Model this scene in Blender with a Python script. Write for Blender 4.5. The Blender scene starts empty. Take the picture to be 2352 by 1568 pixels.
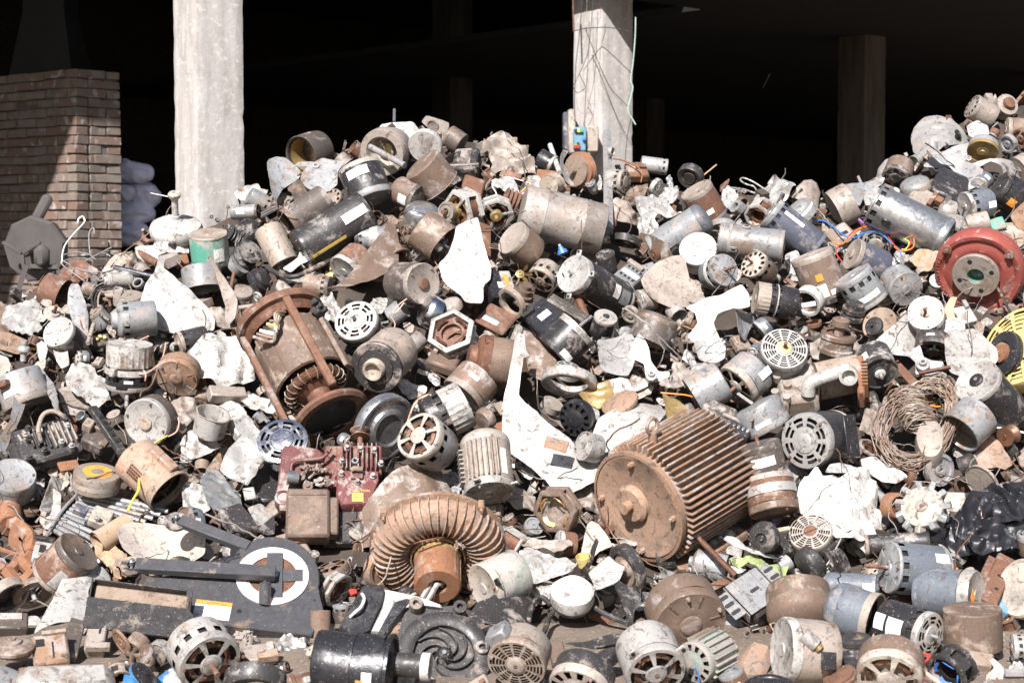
import bpy, bmesh, math, random
from mathutils import Vector, Matrix, noise
from mathutils.geometry import delaunay_2d_cdt
PI=math.pi; rad=math.radians
sc=bpy.context.scene; COL=sc.collection
random.seed(7)
# ---------------------------------------------------------------- camera
F=3920.0; CU,CV=1176.0,784.0; HZ=550.0; CAMZ=1.25
PITCH=math.atan((CV-HZ)/F)
CAM=Vector((0,0,CAMZ)); RIGHT=Vector((1,0,0))
FWD=Vector((0,math.cos(PITCH),-math.sin(PITCH))); UP=Vector((0,math.sin(PITCH),math.cos(PITCH)))
def unproj(u,v,d): return CAM+d*(FWD+RIGHT*((u-CU)/F)+UP*((CV-v)/F))
def lerp_tab(tab,x):
    if x<=tab[0][0]: return tab[0][1]
    for (a,p),(b,q) in zip(tab,tab[1:]):
        if x<=b: return p+(q-p)*(x-a)/(b-a)
    return tab[-1][1]
CREST=[(-400,760),(0,715),(140,620),(330,560),(500,500),(620,440),(720,380),(860,310),(1000,300),(1150,320),(1240,370),(1500,395),(1680,440),(1900,450),(2050,400),(2150,310),(2250,250),(2360,225),(2750,215)]
CRD=[(-400,7.1),(0,7.15),(400,7.5),(850,8.0),(1250,8.0),(1700,8.0),(2000,8.2),(2350,8.8),(2750,8.9)]
VF=1430.0
def ground_d(v):
    return CAMZ/max(1e-3,(math.sin(PITCH)-math.cos(PITCH)*(CV-v)/F))
DF=ground_d(VF)
def SD(u,v):
    if v>=VF: return ground_d(v)
    vt=lerp_tab(CREST,u); dt=lerp_tab(CRD,u)
    k=min(1.12,(VF-v)/(VF-vt))
    return 1/((1-k)/DF+k/dt)
TX,TY,TS=0.,0.,1.
def tile(x,y,s):
    global TX,TY,TS
    TX,TY,TS=x,y,s
def UV(x,y): return (TX+x/TS)/1.6734694,(TY+y/TS)/1.6734694
def K(): return 1/(TS*1.6734694)
COV=[]
# ---------------------------------------------------------------- frames
def vframe(u,v):
    n=-(FWD+RIGHT*((u-CU)/F)+UP*((CV-v)/F)).normalized()
    r=(RIGHT-n*RIGHT.dot(n)).normalized()
    return r,n.cross(r),n
def frame(u,v,dep,a=0,t=0,roll=0,ref='view'):
    r,up,n=vframe(u,v); a=rad(a); t=rad(t)
    z=(math.cos(t)*(math.cos(a)*r+math.sin(a)*up)+math.sin(t)*n).normalized()
    if ref=='view':
        x=n-z*n.dot(z)
        if x.length<.18: x=up-z*up.dot(z)
    elif ref=='right':
        x=r-z*r.dot(z)
        if x.length<.05: x=up-z*up.dot(z)
    x.normalize(); y=z.cross(x)
    if roll:
        c,s=math.cos(rad(roll)),math.sin(rad(roll)); x,y=c*x+s*y,c*y-s*x
    p=unproj(u,v,dep)
    M=Matrix((x,y,z)).transposed().to_4x4(); M.translation=p
    return M
# ---------------------------------------------------------------- mesh builder
class MB:
    def __init__(s): s.v=[]; s.f=[]; s.m=[]
    def add(s,vs,fs,m=0,M=None):
        o=len(s.v)
        if M is not None: vs=[M@Vector(p) for p in vs]
        s.v.extend([tuple(p) for p in vs]); s.f.extend([tuple(i+o for i in f) for f in fs]); s.m.extend([m]*len(fs))
        return s
    def revolve(s,prof,n=32,skip=None,m=0,M=None,a0=0.,star=None):
        vs=[];fs=[]
        for i,(r,z) in enumerate(prof):
            r=max(r,1e-5)
            for j in range(n):
                q=r*(star(i,j) if star else 1)
                a=a0+2*PI*j/n; vs.append((q*math.cos(a),q*math.sin(a),z))
        for i in range(len(prof)-1):
            for j in range(n):
                if skip and skip(i,j): continue
                k=(j+1)%n
                fs.append((i*n+j,i*n+k,(i+1)*n+k,(i+1)*n+j))
        return s.add(vs,fs,m,M)
    def box(s,c,size,m=0,M=None,b=0.0):
        hx,hy,hz=[q/2 for q in size]; b=min(b,hx*.9,hy*.9,hz*.9)
        if b<=0:
            vs=[(sx*hx+c[0],sy*hy+c[1],sz*hz+c[2]) for sx in(-1,1) for sy in(-1,1) for sz in(-1,1)]
            return s.add(vs,[(0,1,3,2),(4,6,7,5),(0,4,5,1),(2,3,7,6),(0,2,6,4),(1,5,7,3)],m,M)
        vs=[];ix={}
        for sx in(-1,1):
            for sy in(-1,1):
                for sz in(-1,1):
                    for k in range(3):
                        q=[hx-b,hy-b,hz-b]; q[k]+=b
                        ix[(sx,sy,sz,k)]=len(vs); vs.append((sx*q[0]+c[0],sy*q[1]+c[1],sz*q[2]+c[2]))
        fs=[]
        for k in range(3):
            o=[i for i in range(3) if i!=k]
            for sg in(-1,1):
                ring=[]
                for p,q in((-1,-1),(1,-1),(1,1),(-1,1)):
                    t=[0,0,0];t[k]=sg;t[o[0]]=p;t[o[1]]=q;ring.append(ix[(*t,k)])
                fs.append(tuple(ring) if sg*(1 if k!=1 else -1)>0 else tuple(ring[::-1]))
            for p in(-1,1):
                for q in(-1,1):
                    A=[0,0,0];A[o[0]]=p;A[o[1]]=q;B=A[:];A[k]=-1;B[k]=1
                    f=(ix[(*A,o[0])],ix[(*B,o[0])],ix[(*B,o[1])],ix[(*A,o[1])])
                    fs.append(f)
        for sx in(-1,1):
            for sy in(-1,1):
                for sz in(-1,1): fs.append(tuple(ix[(sx,sy,sz,k)] for k in range(3)))
        return s.add(vs,fs,m,M)
    def tube(s,pts,r,n=7,m=0,closed=False,M=None):
        pts=[Vector(p) for p in pts]; N=len(pts); vs=[];fs=[]
        if N<2: return s
        t0=(pts[1]-pts[0]).normalized()
        ref=Vector((0,0,1)) if abs(t0.z)<.9 else Vector((1,0,0))
        x=(ref-t0*ref.dot(t0)).normalized()
        for i,p in enumerate(pts):
            if closed: t=pts[(i+1)%N]-pts[i-1]
            else: t=pts[min(i+1,N-1)]-pts[max(i-1,0)]
            if t.length<1e-9: t=t0.copy()
            t.normalize(); x=x-t*x.dot(t)
            if x.length<1e-6: x=t.orthogonal()
            x.normalize(); y=t.cross(x)
            rr=r(i/(N-1)) if callable(r) else r
            for j in range(n):
                a=2*PI*j/n; vs.append(p+x*(rr*math.cos(a))+y*(rr*math.sin(a)))
        for i in range(N if closed else N-1):
            k=(i+1)%N
            for j in range(n):
                l=(j+1)%n; fs.append((i*n+j,i*n+l,k*n+l,k*n+j))
        if not closed: fs.append(tuple(range(n))[::-1]); fs.append(tuple((N-1)*n+j for j in range(n)))
        return s.add(vs,fs,m,M)
    def cyl(s,p,q,r,n=16,m=0,r2=None,M=None):
        p=Vector(p);q=Vector(q)
        return s.tube([p,p+(q-p)*.5,q],(lambda f:r+((r2 if r2 is not None else r)-r)*f),n,m,False,M)
    def prism(s,poly,z0,z1,m=0,M=None,b=0):
        n=len(poly)
        if b:
            cx=sum(p[0] for p in poly)/n; cy=sum(p[1] for p in poly)/n
            def ins(p):
                d=Vector((p[0]-cx,p[1]-cy)); L=max(d.length,1e-6); d*=(L-b)/L; return (cx+d.x,cy+d.y)
            vs=[(*p,z0) for p in poly]+[(*p,z1-b) for p in poly]+[(*ins(p),z1) for p in poly]
            fs=[tuple(range(n))[::-1],tuple(range(2*n,3*n))]+[(k*n+i,k*n+(i+1)%n,(k+1)*n+(i+1)%n,(k+1)*n+i) for i in range(n) for k in(0,1)]
            return s.add(vs,fs,m,M)
        vs=[(*p,z0) for p in poly]+[(*p,z1) for p in poly]
        fs=[tuple(range(n))[::-1],tuple(range(n,2*n))]+[(i,(i+1)%n,n+(i+1)%n,n+i) for i in range(n)]
        return s.add(vs,fs,m,M)
    def dent(s,amp,fr,seed=0.):
        o=Vector((seed*7.3,seed*3.1,seed*1.7)); nv=[]
        for p in s.v:
            p=Vector(p); q=noise.noise_vector(p*fr+o); nv.append(tuple(p+q*amp))
        s.v=nv; return s
    def build(s,name,mats,parent=None,ang=38,M=None):
        me=bpy.data.meshes.new(name); me.from_pydata(s.v,[],s.f)
        if not isinstance(mats,(list,tuple)): mats=[mats]
        for k in mats: me.materials.append(mat(k))
        if len(mats)>1: me.polygons.foreach_set('material_index',s.m)
        me.validate()
        bm=bmesh.new(); bm.from_mesh(me); bmesh.ops.recalc_face_normals(bm,faces=bm.faces); bm.to_mesh(me); bm.free()
        me.shade_smooth(); me.set_sharp_from_angle(angle=rad(ang))
        o=bpy.data.objects.new(name,me); COL.objects.link(o)
        if parent: o.parent=parent
        if M is not None: o.matrix_world=M
        return o
RENAME={'ring_frame':'open_ring_stator','frame_arm':'white_bar','wheel_rim':'rim_assembly','domed_wheel':'domed_pulley','domed_cap':'dome_shell','painted_panel':'painted_sheet','pump_body':'water_pump','wheel':'loose_roller','rubber_wheel':'rubber_roller','motor_cover':'round_grille','cover_disc':'round_plate','plastic_cap':'plastic_pot','bearing_cap':'ball_bearing','small_cap':'small_pot','rotor_cap':'rotor','round_cover':'round_plate','dish_cover':'metal_dish','alloy_cover':'alloy_dish','end_cap':'slotted_disc','hub_dome':'fan_dome','gear_hub':'corroded_gear','toothed_hub':'toothed_ring','cylinder_block':'engine_block','motor_base':'motor_mount','steel_pin':'steel_rod','motor_face':'motor_disc','motor_casing':'dented_casing','fan_blade':'loose_propeller_piece','fan_blade_wheel':'propeller_fan','bracket_blade':'scrap_bracket_sheet','propeller_blade':'loose_propeller_piece','ribbed_blade':'ribbed_sheet_scrap','sheet_blade':'tapering_sheet_scrap','cylinder':'metal_canister','plastic_cord':'green_rope'}
def tag(o,label=None,cat=None,group=None,kind=None):
    b=o.name.split('.')[0]
    if b in RENAME: o.name=RENAME[b]
    if label: o['label']=label
    if cat: o['category']=cat
    if group: o['group']=group
    if kind: o['kind']=kind
    return o
def thing(name,label,cat,M,group=None,r=None):
    o=bpy.data.objects.new(name,None); COL.objects.link(o); o.empty_display_size=.05
    o.matrix_world=M
    return tag(o,label,cat,group)
def cover(u,v,r,label): COV.append((u,v,r,label))
# ---------------------------------------------------------------- materials
DUST=(.33,.262,.205); RUST=(.19,.09,.05)
# key: base, dust, rust, metallic, roughness, light flecks, dark grime
PAL={
'al':((.4,.385,.36),.45,0.2,0.2,.45,.3,0.75),
'alb':((0.4,0.39,0.37),0.34,0.12,.3,.42,.3,0.62),
'sil':((.5,.5,.5),.15,.03,.85,.3,.2,.2),
'chrome':((.6,.6,.62),.06,.02,1.0,.12,.1,.12),
'wh':((0.47,0.455,0.43),0.36,.06,0,.5,.1,0.6),
'cream':((0.4,0.35,0.29),.58,0.22,0,.6,.2,0.6),
'gy':((.2,.21,.215),0.4,0.16,.1,.45,.45,0.5),
'gyl':((.25,.255,.26),.48,0.16,.15,.45,.4,0.6),
'bl':((0.125,0.142,0.165),0.36,0.12,.05,.45,.45,0.5),
'blp':((0.09,0.097,0.13),0.4,.12,.05,.42,.35,.34),
'bk':((.022,.021,.023),0.34,0.12,0,.4,.55,.25),
'bkd':((.03,.028,.028),0.4,0.16,0,.5,.5,.25),
'plas':((.018,.018,.021),0.14,0,0,.33,.4,0),
'dk':((.085,.07,.06),0.45,0.25,.1,.55,.4,.34),
'br':((.15,.105,.078),0.46,0.38,.1,.6,.35,.42),
'be':((0.275,0.235,0.2),0.5,0.3,.1,.6,.3,.51),
'mud':((0.235,0.178,0.135),0.5,.14,0,.85,.2,.51),
'ru':((0.14,0.07,0.045),0.42,.58,.1,.75,.25,.51),
'ruo':((0.22,0.1,0.05),.39,.58,.05,.8,.15,.42),
'rus':((.12,.055,.035),.26,.6,.3,.6,.1,.51),
'ob':((0.255,0.155,0.098),.5,0.34,0,.75,.25,0.6),
'obl':((0.3,0.195,0.135),.48,0.3,0,.75,.3,0.6),
'te':((.08,.28,.21),.53,.17,0,.45,.3,.26),
'gn':((0.22,0.26,0.22),.71,.12,0,.6,.3,.34),
'red':((0.23,0.055,0.045),.35,0.42,0,.45,.25,.26),
'dred':((0.125,0.036,0.034),0.5,.1,0,.45,.25,.25),
'ye':((0.55,0.44,0.18),0.3,.12,0,.45,.15,.26),
'blu':((.05,.2,.42),.26,.08,0,.45,.2,.25),
'sky':((0.14,0.28,0.4),0.3,.07,0,.5,.2,.25),
'cu':((.45,.17,.06),.26,.21,.65,.4,.1,.51),
'cud':((0.15,0.075,0.045),.32,.33,.4,.5,.1,.68),
'copg':((.55,.3,.09),.12,.08,.6,.35,.1,.51),
'dark':((.014,.012,.011),.22,.14,0,.7,.1,.25),
'st':((.36,.35,.34),.26,.33,0.35,.38,.2,.51),
'stk':((.7,.69,.66),0.2,.01,0,.6,.05,0.45),
'stko':((.75,.27,.04),0.15,0,0,.55,.05,0.4),
'stky':((0.6,0.43,0.1),0.2,0,0,.55,.05,0.4),
'rub':((.03,.028,.027),.65,.04,0,.75,.2,.25),
'lime':((0.22,0.27,0.11),0.5,.21,0,.6,.2,.34),
'wire':((0.2,0.135,0.095),.65,0.5,.2,.6,.2,.34),
'wood':((.42,.29,.17),.32,.04,0,.8,.1,.42),
'wred':((.62,.06,.04),.05,0,0,.4,0,0),
'wblu':((.05,.17,.5),.05,0,0,.4,0,0),
'wyel':((.8,.66,.1),.05,0,0,.4,0,0),
'worg':((.8,.24,.04),.05,0,0,.4,0,0),
'wwht':((.75,.72,.66),.15,0,0,.45,0,.1),
'wpur':((.32,.12,.46),.05,0,0,.4,0,0),
'wpk':((.6,.36,.28),.2,0,0,.5,0,.1),
'wblk':((.03,.03,.03),.2,0,0,.5,.1,0),
'wgrn':((.1,.42,.2),.1,0,0,.45,0,0),
'pink':((.74,.62,.62),.08,0,0,.4,.05,.08),
'bag':((.012,.012,.014),.06,0,0,.2,.05,0),
'sack':((.3,.28,.5),.19,.02,0,.8,0,.34),
'blk':((.012,.012,.013),0,0,0,.6,0,0),
'redp':((.6,.05,.03),.05,0,0,.4,0,0),
'grn':((.05,.3,.1),.12,.02,0,.4,0,.25),
'card':((.4,.28,.18),.39,.02,0,.85,.05,.34),
'brk':((.3,.12,.08),.45,.02,0,.85,.1,.25),
'bron':((.36,.25,.1),.32,.21,.4,.4,.1,.51),
}
MATS={}
def mat(k):
    if k in MATS: return MATS[k]
    if k in CUSTOM: MATS[k]=CUSTOM[k](); return MATS[k]
    base,du,ru,me,ro,sp,dg=PAL[k]
    m=bpy.data.materials.new(k); m.use_nodes=True; nt=m.node_tree; N=nt.nodes; L=nt.links
    b=N['Principled BSDF']
    tc=N.new('ShaderNodeTexCoord'); oi=N.new('ShaderNodeObjectInfo')
    vm=N.new('ShaderNodeVectorMath'); vm.operation='MULTIPLY_ADD'
    L.new(oi.outputs['Random'],vm.inputs[0]); vm.inputs[1].default_value=(31,17,23); L.new(tc.outputs['Object'],vm.inputs[2])
    def noi(s,d,r,dist=0.):
        n=N.new('ShaderNodeTexNoise'); n.inputs['Scale'].default_value=s; n.inputs['Detail'].default_value=d
        n.inputs['Roughness'].default_value=r; n.inputs['Distortion'].default_value=dist; L.new(vm.outputs[0],n.inputs['Vector']); return n.outputs['Fac']
    def mr(x,a,c,lo=0.,hi=1.):
        n=N.new('ShaderNodeMapRange'); n.inputs[1].default_value=a; n.inputs[2].default_value=c; n.inputs[3].default_value=lo; n.inputs[4].default_value=hi; L.new(x,n.inputs[0]); return n.outputs[0]
    def mix(f,a,c):
        n=N.new('ShaderNodeMix'); n.data_type='RGBA'
        L.new(f,n.inputs[0])
        for q,i in((a,6),(c,7)):
            if isinstance(q,tuple): n.inputs[i].default_value=(*q,1)
            else: L.new(q,n.inputs[i])
        return n.outputs[2]
    def rnd2():
        a=N.new('ShaderNodeMath'); a.operation='MULTIPLY'; a.inputs[1].default_value=7.13; L.new(oi.outputs['Random'],a.inputs[0])
        f=N.new('ShaderNodeMath'); f.operation='FRACT'; L.new(a.outputs[0],f.inputs[0]); return f.outputs[0]
    n1=noi(11,5,.72,.3); n2=noi(34,5,.7,.8); n3=noi(150,2,.6,.4)
    hv=N.new('ShaderNodeHueSaturation'); hv.inputs['Color'].default_value=(*base,1)
    L.new(mr(oi.outputs['Random'],0,1,.82,1.18),hv.inputs['Value'])
    c=hv.outputs[0]
    dc=N.new('ShaderNodeValToRGB'); dc.color_ramp.interpolation='CONSTANT'; L.new(rnd2(),dc.inputs[0])
    el=dc.color_ramp.elements; el[0].color=(.31,.268,.243,1); el[1].position=.28; el[1].color=(.20,.142,.102,1)
    for p,q in((.46,(.27,.248,.228)),(.64,(.31,.25,.20)),(.80,(.22,.18,.152)),(.9,(.37,.335,.305))): z=el.new(p); z.color=(*q,1)
    t=.70-.42*du
    if du>0: c=mix(mr(n1,t,t+.11,0,min(.92,.5+du)),c,dc.outputs[0])
    if dg>0: c=mix(mr(n2,.60-.11*dg,.70-.05*dg,0,.86*min(1,dg*1.8)),c,(.062,.043,.031)); c=mix(mr(noi(62,4,.75,1.5),.56,.64,0,.45*min(1,dg*2)),c,(.05,.04,.033))
    if ru>0:
        t=.72-.42*ru
        c=mix(mr(noi(19,6,.75,1.2),t,t+.12,0,.85),c,RUST)
    if sp>0: c=mix(mr(n3,.70-.09*sp,.75-.08*sp,0,.45),c,(.55,.50,.45))
    L.new(c,b.inputs['Base Color'])
    b.inputs['Metallic'].default_value=me
    if me>0 and du>0:
        t=.70-.42*du; L.new(mr(n1,t,t+.16,me,me*.15),b.inputs['Metallic'])
    L.new(mr(n2,.3,.7,max(.08,ro-.2),min(1,ro+.2)),b.inputs['Roughness'])
    bp=N.new('ShaderNodeBump'); bp.inputs['Strength'].default_value=.35; bp.inputs['Distance'].default_value=.003
    L.new(n2,bp.inputs['Height']); L.new(bp.outputs[0],b.inputs['Normal'])
    MATS[k]=m; return m
def nodes(name):
    m=bpy.data.materials.new(name); m.use_nodes=True; return m,m.node_tree.nodes,m.node_tree.links,m.node_tree.nodes['Principled BSDF']
def m_print():
    # paper sticker with rows of small dark print
    m,N,L,b=nodes('printed sticker')
    tc=N.new('ShaderNodeTexCoord'); w=N.new('ShaderNodeTexWave'); w.wave_type='BANDS'; w.bands_direction='Z'; w.inputs['Scale'].default_value=38; w.inputs['Distortion'].default_value=.2
    n=N.new('ShaderNodeTexNoise'); n.inputs['Scale'].default_value=210; n2=N.new('ShaderNodeTexNoise'); n2.inputs['Scale'].default_value=24; n2.inputs['Detail'].default_value=6
    for q in(w,n,n2): L.new(tc.outputs['Object'],q.inputs['Vector'])
    a=N.new('ShaderNodeMath'); a.operation='GREATER_THAN'; a.inputs[1].default_value=.62; L.new(w.outputs['Fac'],a.inputs[0])
    c=N.new('ShaderNodeMath'); c.operation='GREATER_THAN'; c.inputs[1].default_value=.5; L.new(n.outputs['Fac'],c.inputs[0])
    d=N.new('ShaderNodeMath'); d.operation='MULTIPLY'; L.new(a.outputs[0],d.inputs[0]); L.new(c.outputs[0],d.inputs[1])
    x=N.new('ShaderNodeMix'); x.data_type='RGBA'; x.inputs[6].default_value=(.76,.74,.70,1); x.inputs[7].default_value=(.22,.21,.21,1); L.new(d.outputs[0],x.inputs[0])
    r=N.new('ShaderNodeMapRange'); r.inputs[1].default_value=.5; r.inputs[2].default_value=.66; r.inputs[4].default_value=.8; L.new(n2.outputs['Fac'],r.inputs[0])
    y=N.new('ShaderNodeMix'); y.data_type='RGBA'; L.new(r.outputs[0],y.inputs[0]); L.new(x.outputs[2],y.inputs[6]); y.inputs[7].default_value=(.36,.30,.25,1)
    L.new(y.outputs[2],b.inputs['Base Color']); b.inputs['Roughness'].default_value=.6
    return m
def m_noise(name,c0,c1,scale,detail=6,rough=.9,lo=.35,hi=.65,stretch=(1,1,1),bump=.4,dist=.01,c2=None,s2=40,coord='Object'):
    def f():
        m,N,L,b=nodes(name)
        tc=N.new('ShaderNodeTexCoord'); mp=N.new('ShaderNodeMapping'); mp.inputs['Scale'].default_value=stretch; L.new(tc.outputs[coord],mp.inputs[0])
        n=N.new('ShaderNodeTexNoise'); n.inputs['Scale'].default_value=scale; n.inputs['Detail'].default_value=detail; n.inputs['Roughness'].default_value=.65; L.new(mp.outputs[0],n.inputs['Vector'])
        r=N.new('ShaderNodeMapRange'); r.inputs[1].default_value=lo; r.inputs[2].default_value=hi; L.new(n.outputs['Fac'],r.inputs[0])
        x=N.new('ShaderNodeMix'); x.data_type='RGBA'; x.inputs[6].default_value=(*c0,1); x.inputs[7].default_value=(*c1,1); L.new(r.outputs[0],x.inputs[0]); c=x.outputs[2]
        h=n.outputs['Fac']
        if c2:
            n2=N.new('ShaderNodeTexNoise'); n2.inputs['Scale'].default_value=s2; n2.inputs['Detail'].default_value=5; L.new(tc.outputs[coord],n2.inputs['Vector'])
            r2=N.new('ShaderNodeMapRange'); r2.inputs[1].default_value=.56; r2.inputs[2].default_value=.68; L.new(n2.outputs['Fac'],r2.inputs[0])
            y=N.new('ShaderNodeMix'); y.data_type='RGBA'; L.new(r2.outputs[0],y.inputs[0]); L.new(c,y.inputs[6]); y.inputs[7].default_value=(*c2,1); c=y.outputs[2]
        L.new(c,b.inputs['Base Color']); b.inputs['Roughness'].default_value=rough
        if bump:
            bp=N.new('ShaderNodeBump'); bp.inputs['Strength'].default_value=bump; bp.inputs['Distance'].default_value=dist; L.new(h,bp.inputs['Height']); L.new(bp.outputs[0],b.inputs['Normal'])
        return m
    return f
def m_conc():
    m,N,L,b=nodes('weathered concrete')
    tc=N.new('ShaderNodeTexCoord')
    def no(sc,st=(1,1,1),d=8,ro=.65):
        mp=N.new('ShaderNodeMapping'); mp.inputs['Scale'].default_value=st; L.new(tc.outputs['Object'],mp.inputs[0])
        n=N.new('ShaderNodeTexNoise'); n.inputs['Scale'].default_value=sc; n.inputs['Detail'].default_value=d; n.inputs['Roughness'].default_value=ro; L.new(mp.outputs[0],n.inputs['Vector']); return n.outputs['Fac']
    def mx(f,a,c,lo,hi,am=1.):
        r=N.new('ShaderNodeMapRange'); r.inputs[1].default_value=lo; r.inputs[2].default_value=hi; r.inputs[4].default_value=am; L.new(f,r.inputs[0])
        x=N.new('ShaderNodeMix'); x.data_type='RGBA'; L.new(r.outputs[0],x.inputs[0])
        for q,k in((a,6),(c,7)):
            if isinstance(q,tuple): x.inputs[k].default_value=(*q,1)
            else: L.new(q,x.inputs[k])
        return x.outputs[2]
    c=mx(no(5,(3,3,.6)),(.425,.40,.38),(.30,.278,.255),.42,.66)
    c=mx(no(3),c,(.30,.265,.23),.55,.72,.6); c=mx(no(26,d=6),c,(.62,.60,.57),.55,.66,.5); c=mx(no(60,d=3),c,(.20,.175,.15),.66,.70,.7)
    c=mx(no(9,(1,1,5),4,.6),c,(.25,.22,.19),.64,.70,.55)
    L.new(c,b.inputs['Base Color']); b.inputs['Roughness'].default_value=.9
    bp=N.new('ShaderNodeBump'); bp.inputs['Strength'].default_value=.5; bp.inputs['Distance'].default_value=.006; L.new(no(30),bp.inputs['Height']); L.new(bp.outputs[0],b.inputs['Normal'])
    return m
def m_gloombrick():  # brick colours lowered to carry the back wall's shade
    m,N,L,b=nodes('gloom dark brickwork'); tc=N.new('ShaderNodeTexCoord'); mp=N.new('ShaderNodeMapping'); mp.inputs['Rotation'].default_value=(PI/2,0,-math.atan2(ev.y,ev.x)); L.new(tc.outputs['Object'],mp.inputs[0])
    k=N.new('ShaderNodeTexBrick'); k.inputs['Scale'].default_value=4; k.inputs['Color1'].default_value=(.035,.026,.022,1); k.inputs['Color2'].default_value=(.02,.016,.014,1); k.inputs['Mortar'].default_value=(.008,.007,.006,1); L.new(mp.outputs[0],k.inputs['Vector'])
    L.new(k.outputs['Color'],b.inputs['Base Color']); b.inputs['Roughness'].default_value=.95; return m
CUSTOM={'conc':m_conc,'prt':m_print,
 'dirt':m_noise('dirt darkened for gap shadow',(.035,.026,.02),(.07,.052,.04),6,8,.9,c2=(.045,.035,.028),s2=25),  # mound dirt darkened so gaps between pieces read as shadow
 'yard':m_noise('dusty yard ground',(.11,.085,.065),(.2,.16,.125),2,8,.9,c2=(.28,.23,.18),s2=60,bump=.6,dist=.02),
 'gloomc':m_noise('gloom dark concrete',(.05,.045,.04),(.025,.022,.02),3,6,.9,.4,.6,(3,3,.4)),  # pillar concrete darkened to stand in for shade inside the shed
 'soot':m_noise('soot blackened surface',(.007,.0065,.006),(.003,.003,.003),2,6,.95),  # interior shade put into the colour of roof, end walls and floor
 'sackm':m_noise('woven sack cloth',(.90,.88,.97),(.70,.68,.84),9,6,.8,.3,.7,(1,1,1),.5,.02),
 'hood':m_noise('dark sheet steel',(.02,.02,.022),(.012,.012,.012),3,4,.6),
 'bag':m_noise('black plastic film',(.012,.012,.015),(.02,.02,.024),8,3,.42,bump=0),
 'gloomb':m_gloombrick,
 'shadec':m_noise('brown concrete darkened for shade',(.10,.085,.07),(.05,.042,.035),4,8,.9,.4,.66,(3.5,3.5,.4)),  # far column's concrete, deep shade worked into its darker brown
 'mixm':m_noise('dusty painted steel',(.085,.077,.073),(.058,.052,.049),4,6,.8),
}
# ---------------------------------------------------------------- generators for the scrap
def setup(fx,fy,bx,by,d,e,dz=0.,L=None,roll=0,ref='view'):
    """face centre, back centre, diameter (tile px), face ellipse ratio -> matrix, radius, length in metres"""
    mx,my=(fx+bx)/2,(fy+by)/2
    u,v=UV(mx,my); dpx=d*K()
    dep=SD(u,v+.35*dpx)-dz; s=dep/F
    pl=math.hypot(fx-bx,fy-by)*K(); t=math.degrees(math.asin(max(-.98,min(.98,e))))
    a=math.degrees(math.atan2(-(fy-by),fx-bx)) if pl>.5 else 90
    Lm=(L*K() if L else min(pl/max(.2,math.cos(rad(t))),3*dpx))*s
    return frame(u,v,dep,a,t,roll,ref),dpx*s/2,max(Lm,.004),u,v,dpx
def slotrows(slots,L,r,zf,zr):
    rows=[]
    for ch in slots:
        if ch=='f': rows.append((zf-.16*r,.26*r))
        if ch=='F': rows.append((zf-.22*r,.42*r))
        if ch=='r': rows.append((zr+.2*r,.26*r))
        if ch=='R': rows.append((zr+.26*r,.42*r))
        if ch=='m': rows.append(((zf+zr)/2,.24*r))
        if ch=='2': rows+= [(zf-.15*r,.2*r),(zf-.5*r,.2*r)]
    return sorted(rows)
FACE={
 'plain':[(1,-.05),(.97,0),(.55,0),(.5,.03),(.3,.03),(.28,.08),(.15,.08),(.12,.03),(0,.03)],
 'flat':[(1,-.04),(.97,0),(.93,.0),(.9,-.02),(.22,-.02),(.2,.02),(.1,.02),(0,.02)],
 'pot':[(1,.0),(.94,.0),(.92,-.08),(.4,-.06),(.36,-.02),(.2,-.02),(.18,.05),(0,.05)],
 'vent':[(1,-.08),(.96,0),(.82,.02),(.70,.03),(.63,.03),(.52,.035),(.45,.04),(.42,.08),(.36,.09),(0,.09)],
 'grid':[(1,-.06),(.97,0),(.90,0),(.83,.0),(.79,.0),(.72,.0),(.68,.01),(.61,.01),(.57,.01),(.5,.01),(.46,.01),(.39,.01),(.33,.02),(.3,.05),(0,.05)],
 'spoke':[(1,-.08),(.96,0),(.84,.01),(.36,.05),(.31,.09),(.12,.09),(0,.09)],
 'slot':[(1,-.07),(.96,0),(.9,.01),(.62,.04),(.5,.05),(.45,.09),(.2,.10),(0,.10)],
 'dome':[(1,0),(.97,.1),(.9,.2),(.76,.31),(.55,.39),(.3,.43),(.12,.44),(0,.44)],
 'cone':[(1,0),(.9,.12),(.62,.2),(.55,.22),(.5,.45),(.44,.5),(.2,.5),(0,.5)],
}
FSKIP={'vent':({2,4},6,4),'grid':({2,4,6,8,10},4,3),'spoke':({2},8,6),'slot':({2},4,2)}
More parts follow.
